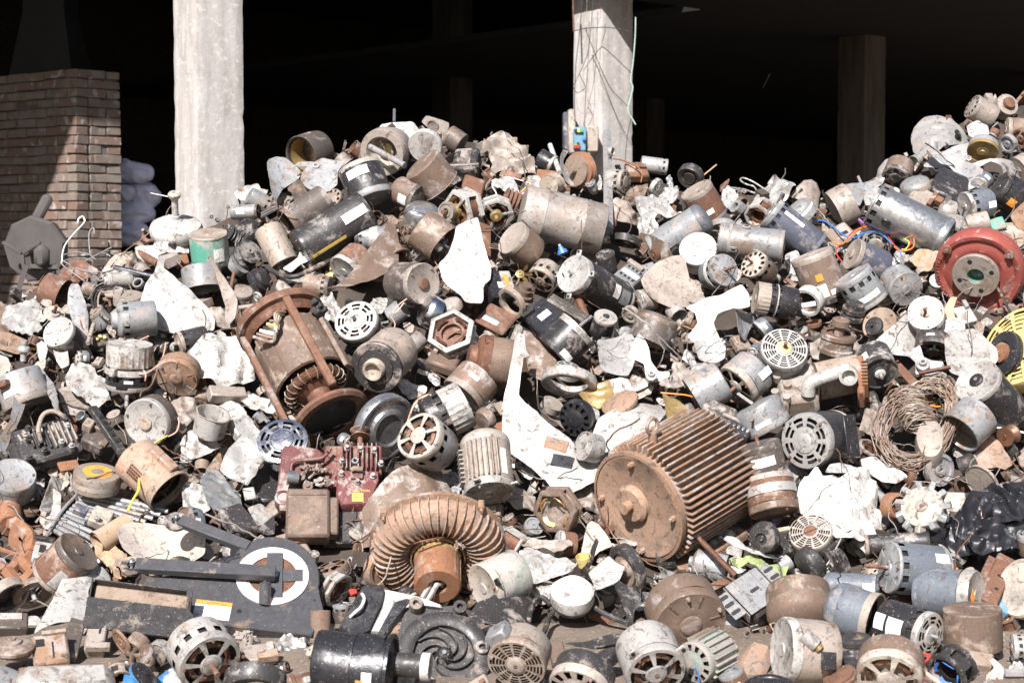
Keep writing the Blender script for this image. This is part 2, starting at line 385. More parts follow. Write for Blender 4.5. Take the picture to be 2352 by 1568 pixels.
def motor(label,fx,fy,bx,by,d,e=.35,body='gy',face='al',fs='plain',slots='',shaft=0.,sh='ru',stk=None,name='electric_motor',cat='motor',dz=0.,L=None,roll=0,bolts=3,band=None,crown=0.,cap=None,lugs=0,foot=False,bell=.16,rear=None,group=None,dent=.012,fins=0,hub=None,taper=0.,inner='dark',wires=None,rearfs=None,bmat='ru'):
    M,r,L,u,v,dpx=setup(fx,fy,bx,by,d,e,dz,L,roll)
    R=thing(name,label,cat,M,group); cover(u,v,dpx*.55,label)
    n=48 if dpx>46 else 32
    zt=L/2; zr=-L/2; zf=zt-max(bell*r*2,.02*r); sd=random.random()*50
    if crown: zf-=crown*r
    # casing
    prof=[(0,zr),(.86*r,zr),(.96*r,zr+.03*r),(r,zr+.1*r)]
    rows=slotrows(slots,L,r,zf,zr); skipset=set()
    for zc,h in rows:
        if zc-h/2<=prof[-1][1]+.01*r or zc+h/2>=zf-.01*r: continue
        prof.append((r,zc-h/2)); skipset.add(len(prof)-1); prof.append((r,zc+h/2))
    nm=max(2,int((zf-prof[-1][1])/(.35*r)))
    z0=prof[-1][1]
    for k in range(1,nm+1): prof.append((r*(1-taper*k/nm),z0+(zf-z0)*k/nm))
    mb=MB(); mb.revolve(prof,n,skip=lambda i,j:i in skipset and j%4 in(0,1))
    if skipset or fs in FSKIP or fs=='open': mb.revolve([(.9*r,zr+.12*r),(.9*r,zf)],n//2,m=1)
    mb.dent(dent*r*3.4,1.3/r,sd).dent(dent*r*1.2,4/r,sd+9); CS=mb.build('casing',[body,inner],R)
    EB=R
    if fs=='open':
        mb=MB(); mb.revolve([(1.0*r,zf-.02*r),(1.03*r,zt),(.95*r,zt),(.93*r,zf),(.9*r,zf-.5*r)],n); mb.build('rim',face,R)
        mb=MB(); mb.revolve([(.92*r,zf-.25*r),(.25*r,zf-.3*r),(.2*r,zf-.1*r),(0,zf-.1*r)],n,m=0); mb.build('stator','dark',R)
        mb=MB()
        for k in range(4):
            mb.tube([((.70-.03*k)*r*math.cos(q*PI/12)+.02*r*random.uniform(-1,1),(.70-.03*k)*r*math.sin(q*PI/12)+.02*r*random.uniform(-1,1),zf-.2*r+.05*r*math.sin(q*2.1+k)) for q in range(24)],.07*r,5,closed=True)
        mb.build('winding','cud',R)
    else:
        P=[(q*r*1.012,zt+z*r) for q,z in FACE[fs]]
        pre=[(r*.99,zf),(r*1.012,zf+.015*r)]
        if P[0][1]-zf>.06*r: pre.append((r*1.012,zf+(P[0][1]-zf)*.5))
        P=pre+P; o=len(pre)
        sk=None
        if fs in FSKIP:
            rg,md,op=FSKIP[fs]; rg={q+o for q in rg}
            sk=lambda i,j:(i in rg) and (j%md)<op
        star=(lambda i,j:1 if (i>o or j%2) else .95) if crown else None
        mb=MB(); mb.revolve(P,n,skip=sk,star=star)
        if fs in FSKIP: mb.revolve([(.95*r,zt-.16*r),(0,zt-.2*r)],n//2,m=1)
        if fs=='plain' or fs=='ribs':
            for k in range(6 if r>.03 else 0):
                a=k*PI/3+.3; mb.box((.74*r,0,zt),(.40*r,.045*r,.05*r),M=Matrix.Rotation(a,4,'Z'))
        mb.dent(dent*r*1.6,1.7/r,sd+3); EB=mb.build('end_bell',[face,inner],R)
        if fs=='spoke':
            mb=MB()
            for k in range(3):
                mb.tube([((.66-.04*k)*r*math.cos(q*PI/10),(.66-.04*k)*r*math.sin(q*PI/10),zt-.12*r+.03*r*math.sin(q*3+k)) for q in range(20)],.06*r,5,closed=True)
            mb.build('winding','cud',R)
    if hub:
        mb=MB(); mb.revolve([(.3*r,zt),(.3*r,zt+.07*r),(.26*r,zt+.1*r),(.1*r,zt+.1*r),(0,zt+.1*r)],24); mb.build('hub',hub,EB)
    if rearfs or rear:
        P=[(q*r*1.012,zr-z*r) for q,z in FACE[rearfs or 'plain']]
        mb=MB(); mb.revolve([(r*1.012,zr+.22*r)]+P,n); mb.build('rear_bell',rear or face,R)
    if shaft:
        rs=.085*r if r>.05 else .1*r
        mb=MB(); mb.cyl((0,0,zt-.1*r),(0,0,zt+shaft*2*r),rs,14); mb.box((rs*.92,0,zt+shaft*1.7*r),(rs*.3,rs*.7,shaft*.6*r))
        mb.build('shaft',sh,R)
    if bolts and dpx>34:
        mb=MB(); mb.cyl((0,0,-.04*r),(0,0,.07*r),.055*r,6); mb.cyl((0,0,.07*r),(0,0,.11*r),.03*r,8)
        first=None
        for k in range(bolts):
            a=k*2*PI/bolts+.5+sd
            if first is None: q=first=mb.build('bolt',bmat,EB)
            else: q=first.copy(); COL.objects.link(q); q.parent=EB
            q.location=(.86*r*math.cos(a),.86*r*math.sin(a),zt+.0*r)
    if stk:
        for s in (stk if isinstance(stk,list) else [stk]):
            ang,zc,aw,h=s[:4]; mk=s[4] if len(s)>4 else 'prt'
            N=10; vs=[];rr=r*1.035
            for i in range(N+1):
                aa=rad(ang+aw*(i/N-.5))
                for zz in(zc-h/2,zc+h/2): vs.append((rr*math.cos(aa),rr*math.sin(aa),zz*L))
            mb=MB(); mb.add(vs,[(2*i,2*i+1,2*i+3,2*i+2) for i in range(N)]); mb.build('sticker',mk,CS)
    if band:
        zc,h,mk=band; mb=MB(); mb.revolve([(r*1.0,zc*L-h*L/2),(r*1.045,zc*L-h*L/2),(r*1.045,zc*L+h*L/2),(r*1.0,zc*L+h*L/2)],n); mb.build('band',mk,R)
    if cap:
        ang,zc,w,h=cap[:4]; mk=cap[4] if len(cap)>4 else 'bk'
        mb=MB(); mb.box((r*1.12,0,zc*L),(.42*r,w*r,h*L),b=.06*r,M=Matrix.Rotation(rad(ang),4,'Z')); mb.build('terminal_box',mk,R)
    if lugs:
        for k in range(lugs):
            a=k*2*PI/lugs+.4; mb=MB(); mb.box((1.12*r,0,zt-.1*r),(.34*r,.3*r,.09*r),b=.03*r,M=Matrix.Rotation(a,4,'Z')); mb.cyl((1.18*r*math.cos(a),1.18*r*math.sin(a),zt-.2*r),(1.18*r*math.cos(a),1.18*r*math.sin(a),zt-.02*r),.07*r,10,m=1); mb.build('mounting_lug',[face,'blk'],R)
    if fins:
        for k in range(fins):
            a=rad(-88+176*k/(fins-1)) if fins>1 else 0
            mb=MB(); mb.box((1.07*r,0,(zf+zr)/2),(.17*r,.042*r,(zf-zr)*.96),b=.012*r,M=Matrix.Rotation(a,4,'Z')); mb.build('cooling_fin',body,R)
    if foot:
        mb=MB(); mb.box((-1.1*r,0,(zf+zr)/2),(.16*r,1.7*r,(zf-zr)*.8),b=.03*r); mb.build('mounting_foot',body,R)
    if wires:
        for k,mk in enumerate(wires):
            p=[Vector((.7*r,.3*r,zt-.1*r))]; q=Vector((random.uniform(.1,.6),random.uniform(-.6,.6),random.uniform(.2,.8))).normalized()
            for i in range(9):
                q=(q+Vector((random.uniform(-.5,.5),random.uniform(-.6,.6),random.uniform(-.6,.3)))).normalized(); p.append(p[-1]+q*.22*r)
            mb=MB(); mb.tube(smooth(p,3),.0028,5); mb.build('lead_wire',mk,R)
    R['r']=r; R['L']=L
    return R
def smooth(P,k=4,closed=False):
    P=[Vector(p) for p in P]; n=len(P); out=[]
    for i in range(n if closed else n-1):
        a,b,c,d=P[i-1 if (i or closed) else 0],P[i],P[(i+1)%n],P[(i+2)%n if (closed or i+2<n) else n-1]
        for j in range(k):
            t=j/k; out.append(.5*((2*b)+(c-a)*t+(2*a-5*b+4*c-d)*t*t+(3*b-a-3*c+d)*t**3))
    if not closed: out.append(P[-1])
    return out
def lathe(label,fx,fy,bx,by,d,e,parts,name='steel_drum',cat='scrap part',dz=0.,L=None,group=None,dent=.01,roll=0,n=40):
    """turned object: parts = [(part name, [(r,z)...] r in radii, z -1..1 over the length, material)]"""
    M,r,L,u,v,dpx=setup(fx,fy,bx,by,d,e,dz,L,roll); cover(u,v,dpx*.5,label)
    sd=random.random()*50
    if len(parts)==1:
        mb=MB(); mb.revolve([(q*r,z*L/2) for q,z in parts[0][1]],n).dent(dent*r*2,1.1/r,sd)
        o=mb.build(name,parts[0][2],None,M=M); return tag(o,label,cat,group)
    R=thing(name,label,cat,M,group)
    for pn,prof,mk in parts:
        mb=MB(); mb.revolve([(q*r,z*L/2) for q,z in prof],n).dent(dent*r*2,1.1/r,sd); mb.build(pn,mk,R)
    R['r']=r;R['L']=L
    return R
CUP=[(0,-.96),(.9,-1),(1,-.9),(1,.96),(1.03,1),(.95,1),(.93,.9),(.93,-.8),(0,-.85)]
PUL=[(.2,-1),(1,-1),(1,-.75),(.6,-.1),(.6,.1),(1,.75),(1,1),(.25,1),(.22,1.2),(.12,1.2),(.12,0),(0,0)]
PUL2=[(.2,-1),(1,-1),(1,-.9),(.75,-.65),(1,-.38),(1,-.28),(.75,0),(1,.28),(1,.38),(.75,.65),(1,.9),(1,1),(.3,1),(.28,1.3),(.14,1.3),(.14,.5),(0,.5)]
CAN=[(0,-1),(.93,-1),(1,-.92),(1,.9),(1.03,.93),(1.03,1),(.96,1),(.94,.95),(.3,.95),(.28,1.02),(0,1.02)]
RING=[(1,-1),(1.04,-.8),(1.04,.8),(1,1),(.8,1),(.76,.8),(.76,-.8),(.8,-1),(1,-1)]
DISC=[(0,-1),(1,-1),(1.02,0),(1,1),(.8,1),(.76,.6),(.4,.6),(.36,1.1),(.14,1.1),(.12,.5),(0,.5)]
BEAR=[(0,-1),(1,-1),(1,1),(.82,1),(.8,.7),(.58,.7),(.56,1),(.36,1),(.34,-.2),(0,-.2)]
def sheet(label,pts,a=90,t=45,mk='al',cr=.5,bend=0.,ba=0.,th=.0022,name='sheet_metal',cat='scrap sheet',dz=.05,group=None,ribs=0,seed=None,step=None,parent=None,at=None,fold=1.0,roundc=2):
    """a piece of sheet with its own plane, thickness, bend and creases; outline in tile px"""
    sd=seed if seed is not None else random.random()*90; rnd=random.Random(sd)
    if not at and roundc==2: a+=rnd.uniform(-38,30); t=max(24,min(74,t+rnd.uniform(-14,14)))
    P=[UV(x,y) for x,y in pts]
    if roundc:
        Q=[]
        n=len(P)
        for i in range(n):
            p,c,q=Vector(P[i-1]),Vector(P[i]),Vector(P[(i+1)%n]); f=.16
            Q+= [c+(p-c)*f,c+(p-c)*f*.25+(q-c)*f*.25,c+(q-c)*f]
        P=[(q.x,q.y) for q in Q]
    u=sum(p[0] for p in P)/len(P); v=sum(p[1] for p in P)/len(P)
    size=max(max(p[0] for p in P)-min(p[0] for p in P),max(p[1] for p in P)-min(p[1] for p in P))
    dep=(at if at else SD(u,v))-dz
    M=frame(u,v,dep,a,t,0,'right'); Mi=M.inverted(); o=M.translation; nz=M.to_3x3()@Vector((0,0,1))
    loc=[]
    for (pu,pv) in P:
        d=unproj(pu,pv,1)-CAM; k=(o-CAM).dot(nz)/d.dot(nz); q=Mi@(CAM+d*k); loc.append(Vector((q.x,q.y)))
    sz=size*dep/F; st=(step or max(sz/22,.004))
    # densify the rim
    rim=[]
    for i,p in enumerate(loc):
        q=loc[(i+1)%len(loc)]; m=max(1,int((q-p).length/st))
        rim+= [p+(q-p)*(k/m) for k in range(m)]
    rim=[p+Vector((noise.noise((p.x*40+sd,p.y*40,0)),noise.noise((p.x*40,p.y*40+sd,3))))*sz*.012*min(1,cr+.2) for p in rim]
    x0=min(p.x for p in rim);x1=max(p.x for p in rim);y0=min(p.y for p in rim);y1=max(p.y for p in rim)
    pts2=list(rim); nx=max(2,int((x1-x0)/st)); ny=max(2,int((y1-y0)/st))
    for i in range(1,nx):
        for j in range(1,ny):
            q=Vector((x0+(x1-x0)*(i+.3*rnd.uniform(-1,1))/nx,y0+(y1-y0)*(j+.3*rnd.uniform(-1,1))/ny))
            if min((q-p).length_squared for p in rim)>(st*.5)**2: pts2.append(q)
    N=len(rim)
    V,E,FA,_,_,_=delaunay_2d_cdt(pts2,[],[list(range(N))],1,1e-6)
    cx=(x0+x1)/2;cy=(y0+y1)/2; ca,sa=math.cos(rad(ba)),math.sin(rad(ba))
    folds=[(rnd.uniform(0,PI),rnd.uniform(1.6,4.5),rnd.uniform(0,6),rnd.uniform(.4,1)) for _ in range(5)]
    def hgt(p):
        x,y=p.x-cx,p.y-cy; w=(x*ca+y*sa)/sz
        h=bend*sz*w*w*2
        if cr:
            wx=noise.noise((x/sz*2.2+sd,y/sz*2.2,1.))*.9; wy=noise.noise((x/sz*2.2,y/sz*2.2+sd,5.))*.9
            q=0
            for (fa,ff,fp,am) in folds:
                s=(x/sz*math.cos(fa)+y/sz*math.sin(fa))*ff+fp+wx*.7+wy*.5; s=s-math.floor(s); q+=1.35*am/ff*(abs(s-.5)*2-.5)*fold
            q+=.35*noise.noise((x/sz*3+sd,y/sz*3,9.))+.12*abs(noise.noise((x/sz*9+sd,y/sz*9,2.)))
            h+=cr*sz*.16*q
        if ribs:
            s=(w*2.0*ribs)%1; h+=.02*sz*max(0,1-abs(s-.5)*9)
        return h
    k=len(V); H=[hgt(p) for p in V]
    vs=[(p.x,p.y,h) for p,h in zip(V,H)]+[(p.x,p.y,h-th) for p,h in zip(V,H)]
    fs=[tuple(f) for f in FA]+[tuple(q+k for q in f[::-1]) for f in FA]
    cnt={}
    for f in FA:
        for i in range(len(f)):
            e=(f[i],f[(i+1)%len(f)]); cnt[e]=1
    for (i,j) in list(cnt):
        if (j,i) not in cnt: fs.append((j,i,i+k,j+k))
    mb=MB(); mb.add(vs,fs)
    ob=mb.build(name,mk,None,ang=32)
    if parent:
        ob.parent=parent; ob.matrix_local=parent.matrix_world.inverted()@M
        return ob
    ob.matrix_world=M
    xs=[p[0] for p in P]; ys=[p[1] for p in P]
    cover(u,v,.42*min(max(xs)-min(xs),max(ys)-min(ys)),label)
    ob['px']=size
    return tag(ob,label,cat,group)
def path3(pts,dz=.06,k=4,at=None,jit=0.):
    out=[]
    for p in pts:
        u,v=UV(p[0],p[1]); z=p[2] if len(p)>2 else dz
        q=unproj(u,v,(at if at else SD(u,v))-z)
        if jit: q=q+Vector((random.uniform(-1,1),random.uniform(-1,1),random.uniform(-1,1)))*jit
        out.append(q)
    return smooth(out,k) if k>1 else out
def rod(label,pts,w,mk='ru',dz=.06,name='steel_rod',cat='rod',k=1,n=10,group=None,cov=False,at=None):
    P=path3(pts,dz,k,at=at); c=sum(P,Vector())/len(P); u,v=UV(*pts[0][:2])
    r=w*K()/2*((at if at else SD(u,v))-dz)/F
    mb=MB(); mb.tube([p-c for p in P],r,n); o=mb.build(name,mk); o.location=c
    if cov:
        for p in pts: cover(*UV(p[0],p[1]),w*K(),label)
    return tag(o,label,cat,group)
def wire(label,pts,mk,w=None,dz=.07,name='electrical_wire',cat='wire',group=None,k=5,r=.0028):
    P=path3(pts,dz,k); c=sum(P,Vector())/len(P)
    if w: u,v=UV(*pts[0][:2]); r=w*K()/2*SD(u,v)/F
    mb=MB(); mb.tube([p-c for p in P],r,6); o=mb.build(name,mk,ang=60); o.location=c
    return tag(o,label,cat,group)
def root(name,label,cat,x,y,rpx,a=0,t=90,roll=0,dz=0.,ref='right',group=None,cov=.8):
    """thing at a tile pixel; returns Empty, metres per tile px"""
    u,v=UV(x,y); dep=SD(u,v+.3*rpx*K())-dz
    R=thing(name,label,cat,frame(u,v,dep,a,t,roll,ref),group)
    if cov: cover(u,v,rpx*K()*cov,label)
    return R,K()*dep/F
def block(label,x,y,w,h,dp,a=90,t=45,roll=0,mk='dk',name='metal_block',cat='scrap part',dz=0.,b=.08,extra=None,group=None):
    """box-like thing: face w x h seen along (a,t), depth dp; extra = list of (part, x,y,z,w,h,d,material) in tile px from the face centre"""
    u,v=UV(x,y); dep=SD(u,v+.3*max(w,h)*K())-dz; s=K()*dep/F
    h=h*.92/max(.6,math.sin(rad(t)))
    M=frame(u,v,dep,a,t,roll,'right'); cover(u,v,max(w,h)*K()*.45,label)
    mb=MB(); mb.box((0,0,-dp*s/2),(w*s,h*s,dp*s),b=b*min(w,h)*s).dent(.02*min(w,h)*s,2/(w*s),random.random()*40)
    if not extra: return tag(mb.build(name,mk,None,M=M),label,cat,group)
    R=thing(name,label,cat,M,group); mb.build('housing',mk,R)
    for pn,ex,ey,ez,ew,eh,ed,em in extra:
        mb=MB(); mb.box((ex*s,ey*s,ez*s),(ew*s,eh*s,ed*s),b=.1*min(ew,eh,ed)*s); mb.build(pn,em,R)
    return R
def fan(label,x,y,R0,a,t,roll=0,n=4,hubd=.3,wd=.55,mk='al',hub='st',name='fan_blade_wheel',cat='fan',dz=.05,pitch=22,group=None,skipb=(),shaft=0,bmats=None,cup=.18):
    u,v=UV(x,y); dep=SD(u,v)-dz; s=K()*dep/F; R=R0*s
    E=thing(name,label,cat,frame(u,v,dep,a,t,roll,'right'),group); cover(u,v,R0*K()*.7,label)
    mb=MB(); h=hubd*R
    mb.revolve([(0,-.05*R),(h,-.05*R),(h*1.02,0),(h*.6,.04*R),(h*.5,.14*R),(h*.3,.15*R),(h*.28,.02*R),(0,.02*R)],24); mb.build('hub',hub,E)
    for k in range(n):
        if k in skipb: continue
        vs=[];fs=[];NI,NJ=9,9; sd=random.random()*9
        for i in range(NI):
            f=i/(NI-1); rr=R*(hubd*.8+(1-hubd*.8)*f); w=wd*R*(.38+.62*min(1,f*1.7))*(1-.35*max(0,f-.8)*3)
            for j in range(NJ):
                g=j/(NJ-1)-.5; z=g*w*math.sin(rad(pitch))*(1-.2*f)+cup*w*(g*g-.1)+.05*R*noise.noise((f*2+sd,g*2,k)); y=g*w*math.cos(rad(pitch))
                rq=rr*(1-.10*abs(g)*2*f)
                vs.append((rq,y,z))
        m=len(vs); vs+=[(p[0],p[1],p[2]-.0025) for p in vs]
        for i in range(NI-1):
            for j in range(NJ-1):
                q=(i*NJ+j,i*NJ+j+1,(i+1)*NJ+j+1,(i+1)*NJ+j); fs+=[q,tuple(z+m for z in q[::-1])]
        rimi=[j for j in range(NJ)]+[i*NJ+NJ-1 for i in range(1,NI)]+[(NI-1)*NJ+j for j in range(NJ-2,-1,-1)]+[i*NJ for i in range(NI-2,0,-1)]
        for i in range(len(rimi)): p,q=rimi[i],rimi[(i+1)%len(rimi)]; fs.append((q,p,p+m,q+m))
        mb=MB(); mb.add(vs,fs,M=Matrix.Rotation(2*PI*k/n,4,'Z')); mb.build('blade',bmats[k] if bmats else mk,E)
    if shaft: mb=MB(); mb.cyl((0,0,-.05*R),(0,0,shaft*R),.08*R,12); mb.build('shaft','ru',E)
    return E
def stator(label,fx,fy,bx,by,d,e,frame_m='al',core='rus',wind='copg',dz=0.,name='open_stator',cat='motor core',n=6,roll=0,hubcap=False,L=None,group=None):
    """polygonal cast frame round a laminated core with copper coils"""
    M,r,L,u,v,dpx=setup(fx,fy,bx,by,d,e,dz,L,roll); R=thing(name,label,cat,M,group); cover(u,v,dpx*.5,label)
    zt=L/2; mb=MB()
    for z0 in(zt*.55,-zt):
        mb.revolve([(1.0*r,z0),(1.06*r,z0+.03*r),(1.06*r,z0+.2*r),(.98*r,z0+.24*r),(.84*r,z0+.24*r),(.82*r,z0)],n,a0=rad(30))
    mb.revolve([(1.0*r,zt*.6),(1.0*r,-zt*.9)],n,a0=rad(30),skip=lambda i,j:j%2)
    mb.dent(.03*r,2/r,random.random()*30); mb.build('frame',frame_m,R)
    mb=MB(); mb.revolve([(0,-.8*zt),(.8*r,-.8*zt),(.8*r,.5*zt),(.45*r,.5*zt),(.42*r,-.2*zt),(0,-.2*zt)],16); mb.build('core',core,R)
    for k in range(4):
        mb=MB(); a=k*PI/2+.4
        for q in range(9):
            o=random.uniform(-.06,.06); w=.30+random.uniform(-.05,.05)
            pp=[Vector(((.62+o)*r*math.cos(a+f),(.62+o)*r*math.sin(a+f),.5*zt+(.16+.08*math.sin((f+w*1.6)/(w*3.2)*PI)+o)*r)) for f in [(-1+2*i/8)*w*1.6 for i in range(9)]]
            mb.tube(pp,.022*r,4)
        mb.build('winding',wind,R)
    if hubcap:
        mb=MB(); zz=zt+.1*r
        for k in range(3): mb.box((.5*r,0,zz),(1.0*r,.16*r,.14*r),b=.03*r,M=Matrix.Rotation(k*2*PI/3+.5,4,'Z'))
        mb.build('end_bracket',frame_m,R)
        mb=MB(); mb.revolve([(.36*r,zz-.1*r),(.36*r,zz+.15*r),(.3*r,zz+.2*r),(.12*r,zz+.2*r),(.1*r,zz+.5*r),(0,zz+.5*r)],20); mb.build('bearing_hub','bron',R)
    return R
def text(s,size,R,loc,rot,mk,depth=.0006,name='lettering',bold=0):
    cu=bpy.data.curves.new(name,'FONT'); cu.body=s; cu.size=size; cu.extrude=depth; cu.align_x='CENTER'; cu.align_y='CENTER'; cu.offset=bold; cu.resolution_u=2
    o=bpy.data.objects.new('tmp',cu); COL.objects.link(o)
    dg=bpy.context.evaluated_depsgraph_get(); me=bpy.data.meshes.new_from_object(o.evaluated_get(dg)); bpy.data.objects.remove(o)
    me.materials.clear(); me.materials.append(mat(mk)); q=bpy.data.objects.new(name,me); COL.objects.link(q); q.parent=R
    q.location=loc; q.rotation_euler=rot
    return q
# ---------------------------------------------------------------- the yard, the heap, the shed
def grid_mesh(us,vs_,fn):
    vs=[fn(u,v) for u in us for v in vs_]; n=len(vs_)
    return vs,[(i*n+j,i*n+j+1,(i+1)*n+j+1,(i+1)*n+j) for i in range(len(us)-1) for j in range(n-1)]
mb=MB(); g=[-60,-30,-15,-8,-4,-2,0,2,4,8,15,30,60,120]
vs,fs=grid_mesh(g,[-30,-10,-2,2,4,5,6,8,12,20,40,80,160],lambda x,y:(x,y,0)); mb.add(vs,fs)
tag(mb.build('ground','yard'),kind='structure')
us=[-700+i*36 for i in range(106)]; rows=[i/24 for i in range(25)]+[1.05,1.12,1.25,1.5]
def heap(u,k):
    vt=lerp_tab(CREST,u); dt=lerp_tab(CRD,u); kk=min(k,1.)
    d=1/((1-kk)/DF+kk/dt); p=unproj(u,VF+(vt-VF)*kk,d)
    p+=Vector((0,.05,-.035))*min(1,k*4)
    if k>1: p+=Vector((0,(k-1)*9,-(k-1)*p.z*2.05))
    q=noise.noise_vector(p*5)*.05*min(1,k*5); p+=q; p.z=max(p.z,-.02)
    return p
mb=MB(); vs,fs=grid_mesh(us,rows,heap); mb.add(vs,fs); tag(mb.build('dirt_mound','dirt',ang=60),kind='structure')
# columns
def column(label,u,D,w,rot,ztop=6.2,mk='conc',seed=1,name='concrete_column'):
    p=unproj(u,HZ,D); s=w; N=10; vs=[];fs=[]
    ring=[]
    for k in range(4):
        a=Vector(((-1,1)[k in(1,2)]*s/2,(-1,1)[k>1]*s/2)); b=Vector(((-1,1)[k in(0,1)]*s/2,(-1,1)[k in(1,2)]*s/2))
        for j in range(N): ring.append(a+(b-a)*j/N)
    H=110; zs=[ztop*i/H for i in range(H+1)]
    for z in zs:
        for i,q in enumerate(ring):
            e=min(i%N,N-i%N); j=noise.noise((q.x*9+seed,q.y*9,z*7))*.004
            ch=noise.noise((i//N*3.1+(1 if i%N>N/2 else 0)*7+seed,z*16,seed))
            if e==0: f=1-.03-.05*max(0,ch)
            else: f=1+j/s-(.010 if i%N in(3,7) else 0)
            if abs(z-2.02)<.03 or abs(z-3.0)<.03: f-=.016*(1+noise.noise((i*.9,seed,z*40)))
            vs.append((q.x*f,q.y*f,z))
    n=len(ring)
    for i in range(H):
        for j in range(n): fs.append((i*n+j,i*n+(j+1)%n,(i+1)*n+(j+1)%n,(i+1)*n+j))
    mb=MB(); mb.add(vs,fs); o=mb.build(name,mk,ang=50); o.location=(p.x,p.y,0); o.rotation_euler.z=rad(rot)
    return tag(o,label,'column')
ROT=40
C1=column('tall sunlit concrete column behind the left side of the heap',483,11.0,.335,ROT-3,seed=1)
C2=column('sunlit concrete column with cables and control boxes behind the heap',1384,13.4,.335,ROT,seed=5)
C3=column('dim concrete column in deep shade, lit only near its top',1975,16.8,.335,ROT,mk='shadec',seed=9)
C4=column('concrete column at the right frame edge above the heap',2395,20.2,.335,ROT,seed=12)
# shed: axes along the front (e) and into the depth (q)
P1=C1.location; P2=C2.location; ev=(P2-P1); ev.z=0; ev.normalize(); qv=Vector((-ev.y,ev.x,0))
SH=thing('warehouse_shed','deep dark open fronted shed with walls coloured black as shade behind the heap','building',Matrix.Translation(P1))
def shed(name,mk,a0,a1,b0,b1,z0,z1,par=SH):
    mb=MB(); M=Matrix((ev,qv,Vector((0,0,1)))).transposed().to_4x4()
    mb.box(((a0+a1)/2,(b0+b1)/2,(z0+z1)/2),(a1-a0,b1-b0,z1-z0),M=M); return mb.build(name,mk,par)
ROOFZ=6.05
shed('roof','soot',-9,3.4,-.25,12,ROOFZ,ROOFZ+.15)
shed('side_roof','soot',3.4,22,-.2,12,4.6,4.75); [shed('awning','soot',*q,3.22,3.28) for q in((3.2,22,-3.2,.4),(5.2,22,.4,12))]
shed('back_wall','gloomb',-9,22,11.8,12,0,ROOFZ)
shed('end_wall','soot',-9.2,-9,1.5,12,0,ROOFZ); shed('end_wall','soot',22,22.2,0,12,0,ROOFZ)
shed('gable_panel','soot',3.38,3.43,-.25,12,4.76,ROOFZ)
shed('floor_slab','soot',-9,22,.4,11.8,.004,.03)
for (a,b) in((7.5,6.5),(-2.2,6.),(11.5,7.)): shed('inner_pillar','gloomc',a,a+.35,b,b+.35,.03,ROOFZ-.01 if a<3.4 else 4.59)
# smoke hood inside on the left
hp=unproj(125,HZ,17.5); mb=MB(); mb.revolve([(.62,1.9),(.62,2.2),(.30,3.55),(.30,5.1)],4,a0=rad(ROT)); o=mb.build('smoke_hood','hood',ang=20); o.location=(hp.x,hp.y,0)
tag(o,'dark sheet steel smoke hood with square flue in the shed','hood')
# brick walls
def brick_wall(label,A,dirv,nlen,h,thick,seed,mk='brickm',slope=0.):
    """running bond of real bricks as one wall mesh"""
    rnd=random.Random(seed); bl,bh,mj=.23,.059,.011
    dx=Vector(dirv).normalized(); dy=Vector((-dx.y,dx.x,0)); M=Matrix((dx,dy,Vector((0,0,1)))).transposed().to_4x4(); M.translation=A
    mb=MB(); rows=int(h/(bh+mj))
    nb=int(nlen/(bl+mj))+1; nt=max(1,round(thick/.115))
    for i in range(rows):
        z=i*(bh+mj)+bh/2; off=(i%2)*bl/2
        head=(i%2==1)
        for k in range(-1,nb+1):
            x0=max(0,k*(bl+mj)-off); x1=min(nlen,k*(bl+mj)-off+bl)
            if x1-x0<.04: continue
            if z>h-slope*(x0/nlen): continue
            for q in(0,1):
                j=lambda s:rnd.uniform(-s,s)
                yc=(.055 if q==0 else thick-.055)
                mb.box(((x0+x1)/2,yc+j(.012),z+j(.003)),(x1-x0-.004+j(.004),.11,bh+j(.006)),m=rnd.choice((0,0,0,1,1,2)),b=.0035)
    mb.box((nlen/2,thick/2,(rows*(bh+mj)-slope)/2),(nlen-.03,thick-.026,rows*(bh+mj)-.02-slope),m=3)
    mb.dent(.006,6,seed)
    o=mb.build('brick_wall',['bricka','brickb','brickc','mortar'],None,M=M); return tag(o,label,'wall')
CUSTOM.update({'bricka':m_noise('brown brick',(.13,.098,.08),(.20,.155,.125),9,6,.9,c2=(.25,.205,.17),s2=14),'brickb':m_noise('red brick',(.165,.10,.075),(.155,.118,.095),9,6,.9,c2=(.34,.30,.27),s2=14),
 'brickc':m_noise('grey brick',(.135,.115,.10),(.2,.17,.145),9,6,.9),'mortar':m_noise('old mortar',(.07,.06,.05),(.12,.10,.085),14,6,.95)})
bw=unproj(281,HZ,13.0)+qv*.24; bw.z=0
brick_wall('rough brown brick wall ending in a sunlit pier beside the sacks',bw,-ev,.40,2.56,.24,3)
b2=bw-ev*.155-qv*.235
brick_wall('long shaded brick wall running into the shed at far left',b2+qv*0,(qv*.985-ev*.17),4.2,2.54,.24,5,slope=.0)
fb=unproj(1500,HZ,19.0); fb.z=0
brick_wall('low dim brick wall inside the shed behind the dark column',fb,ev,9.5,1.75,.24,8)
CUSTOM['gnc']=m_noise('faded green plastic cord',(.30,.42,.36),(.38,.48,.42),12)
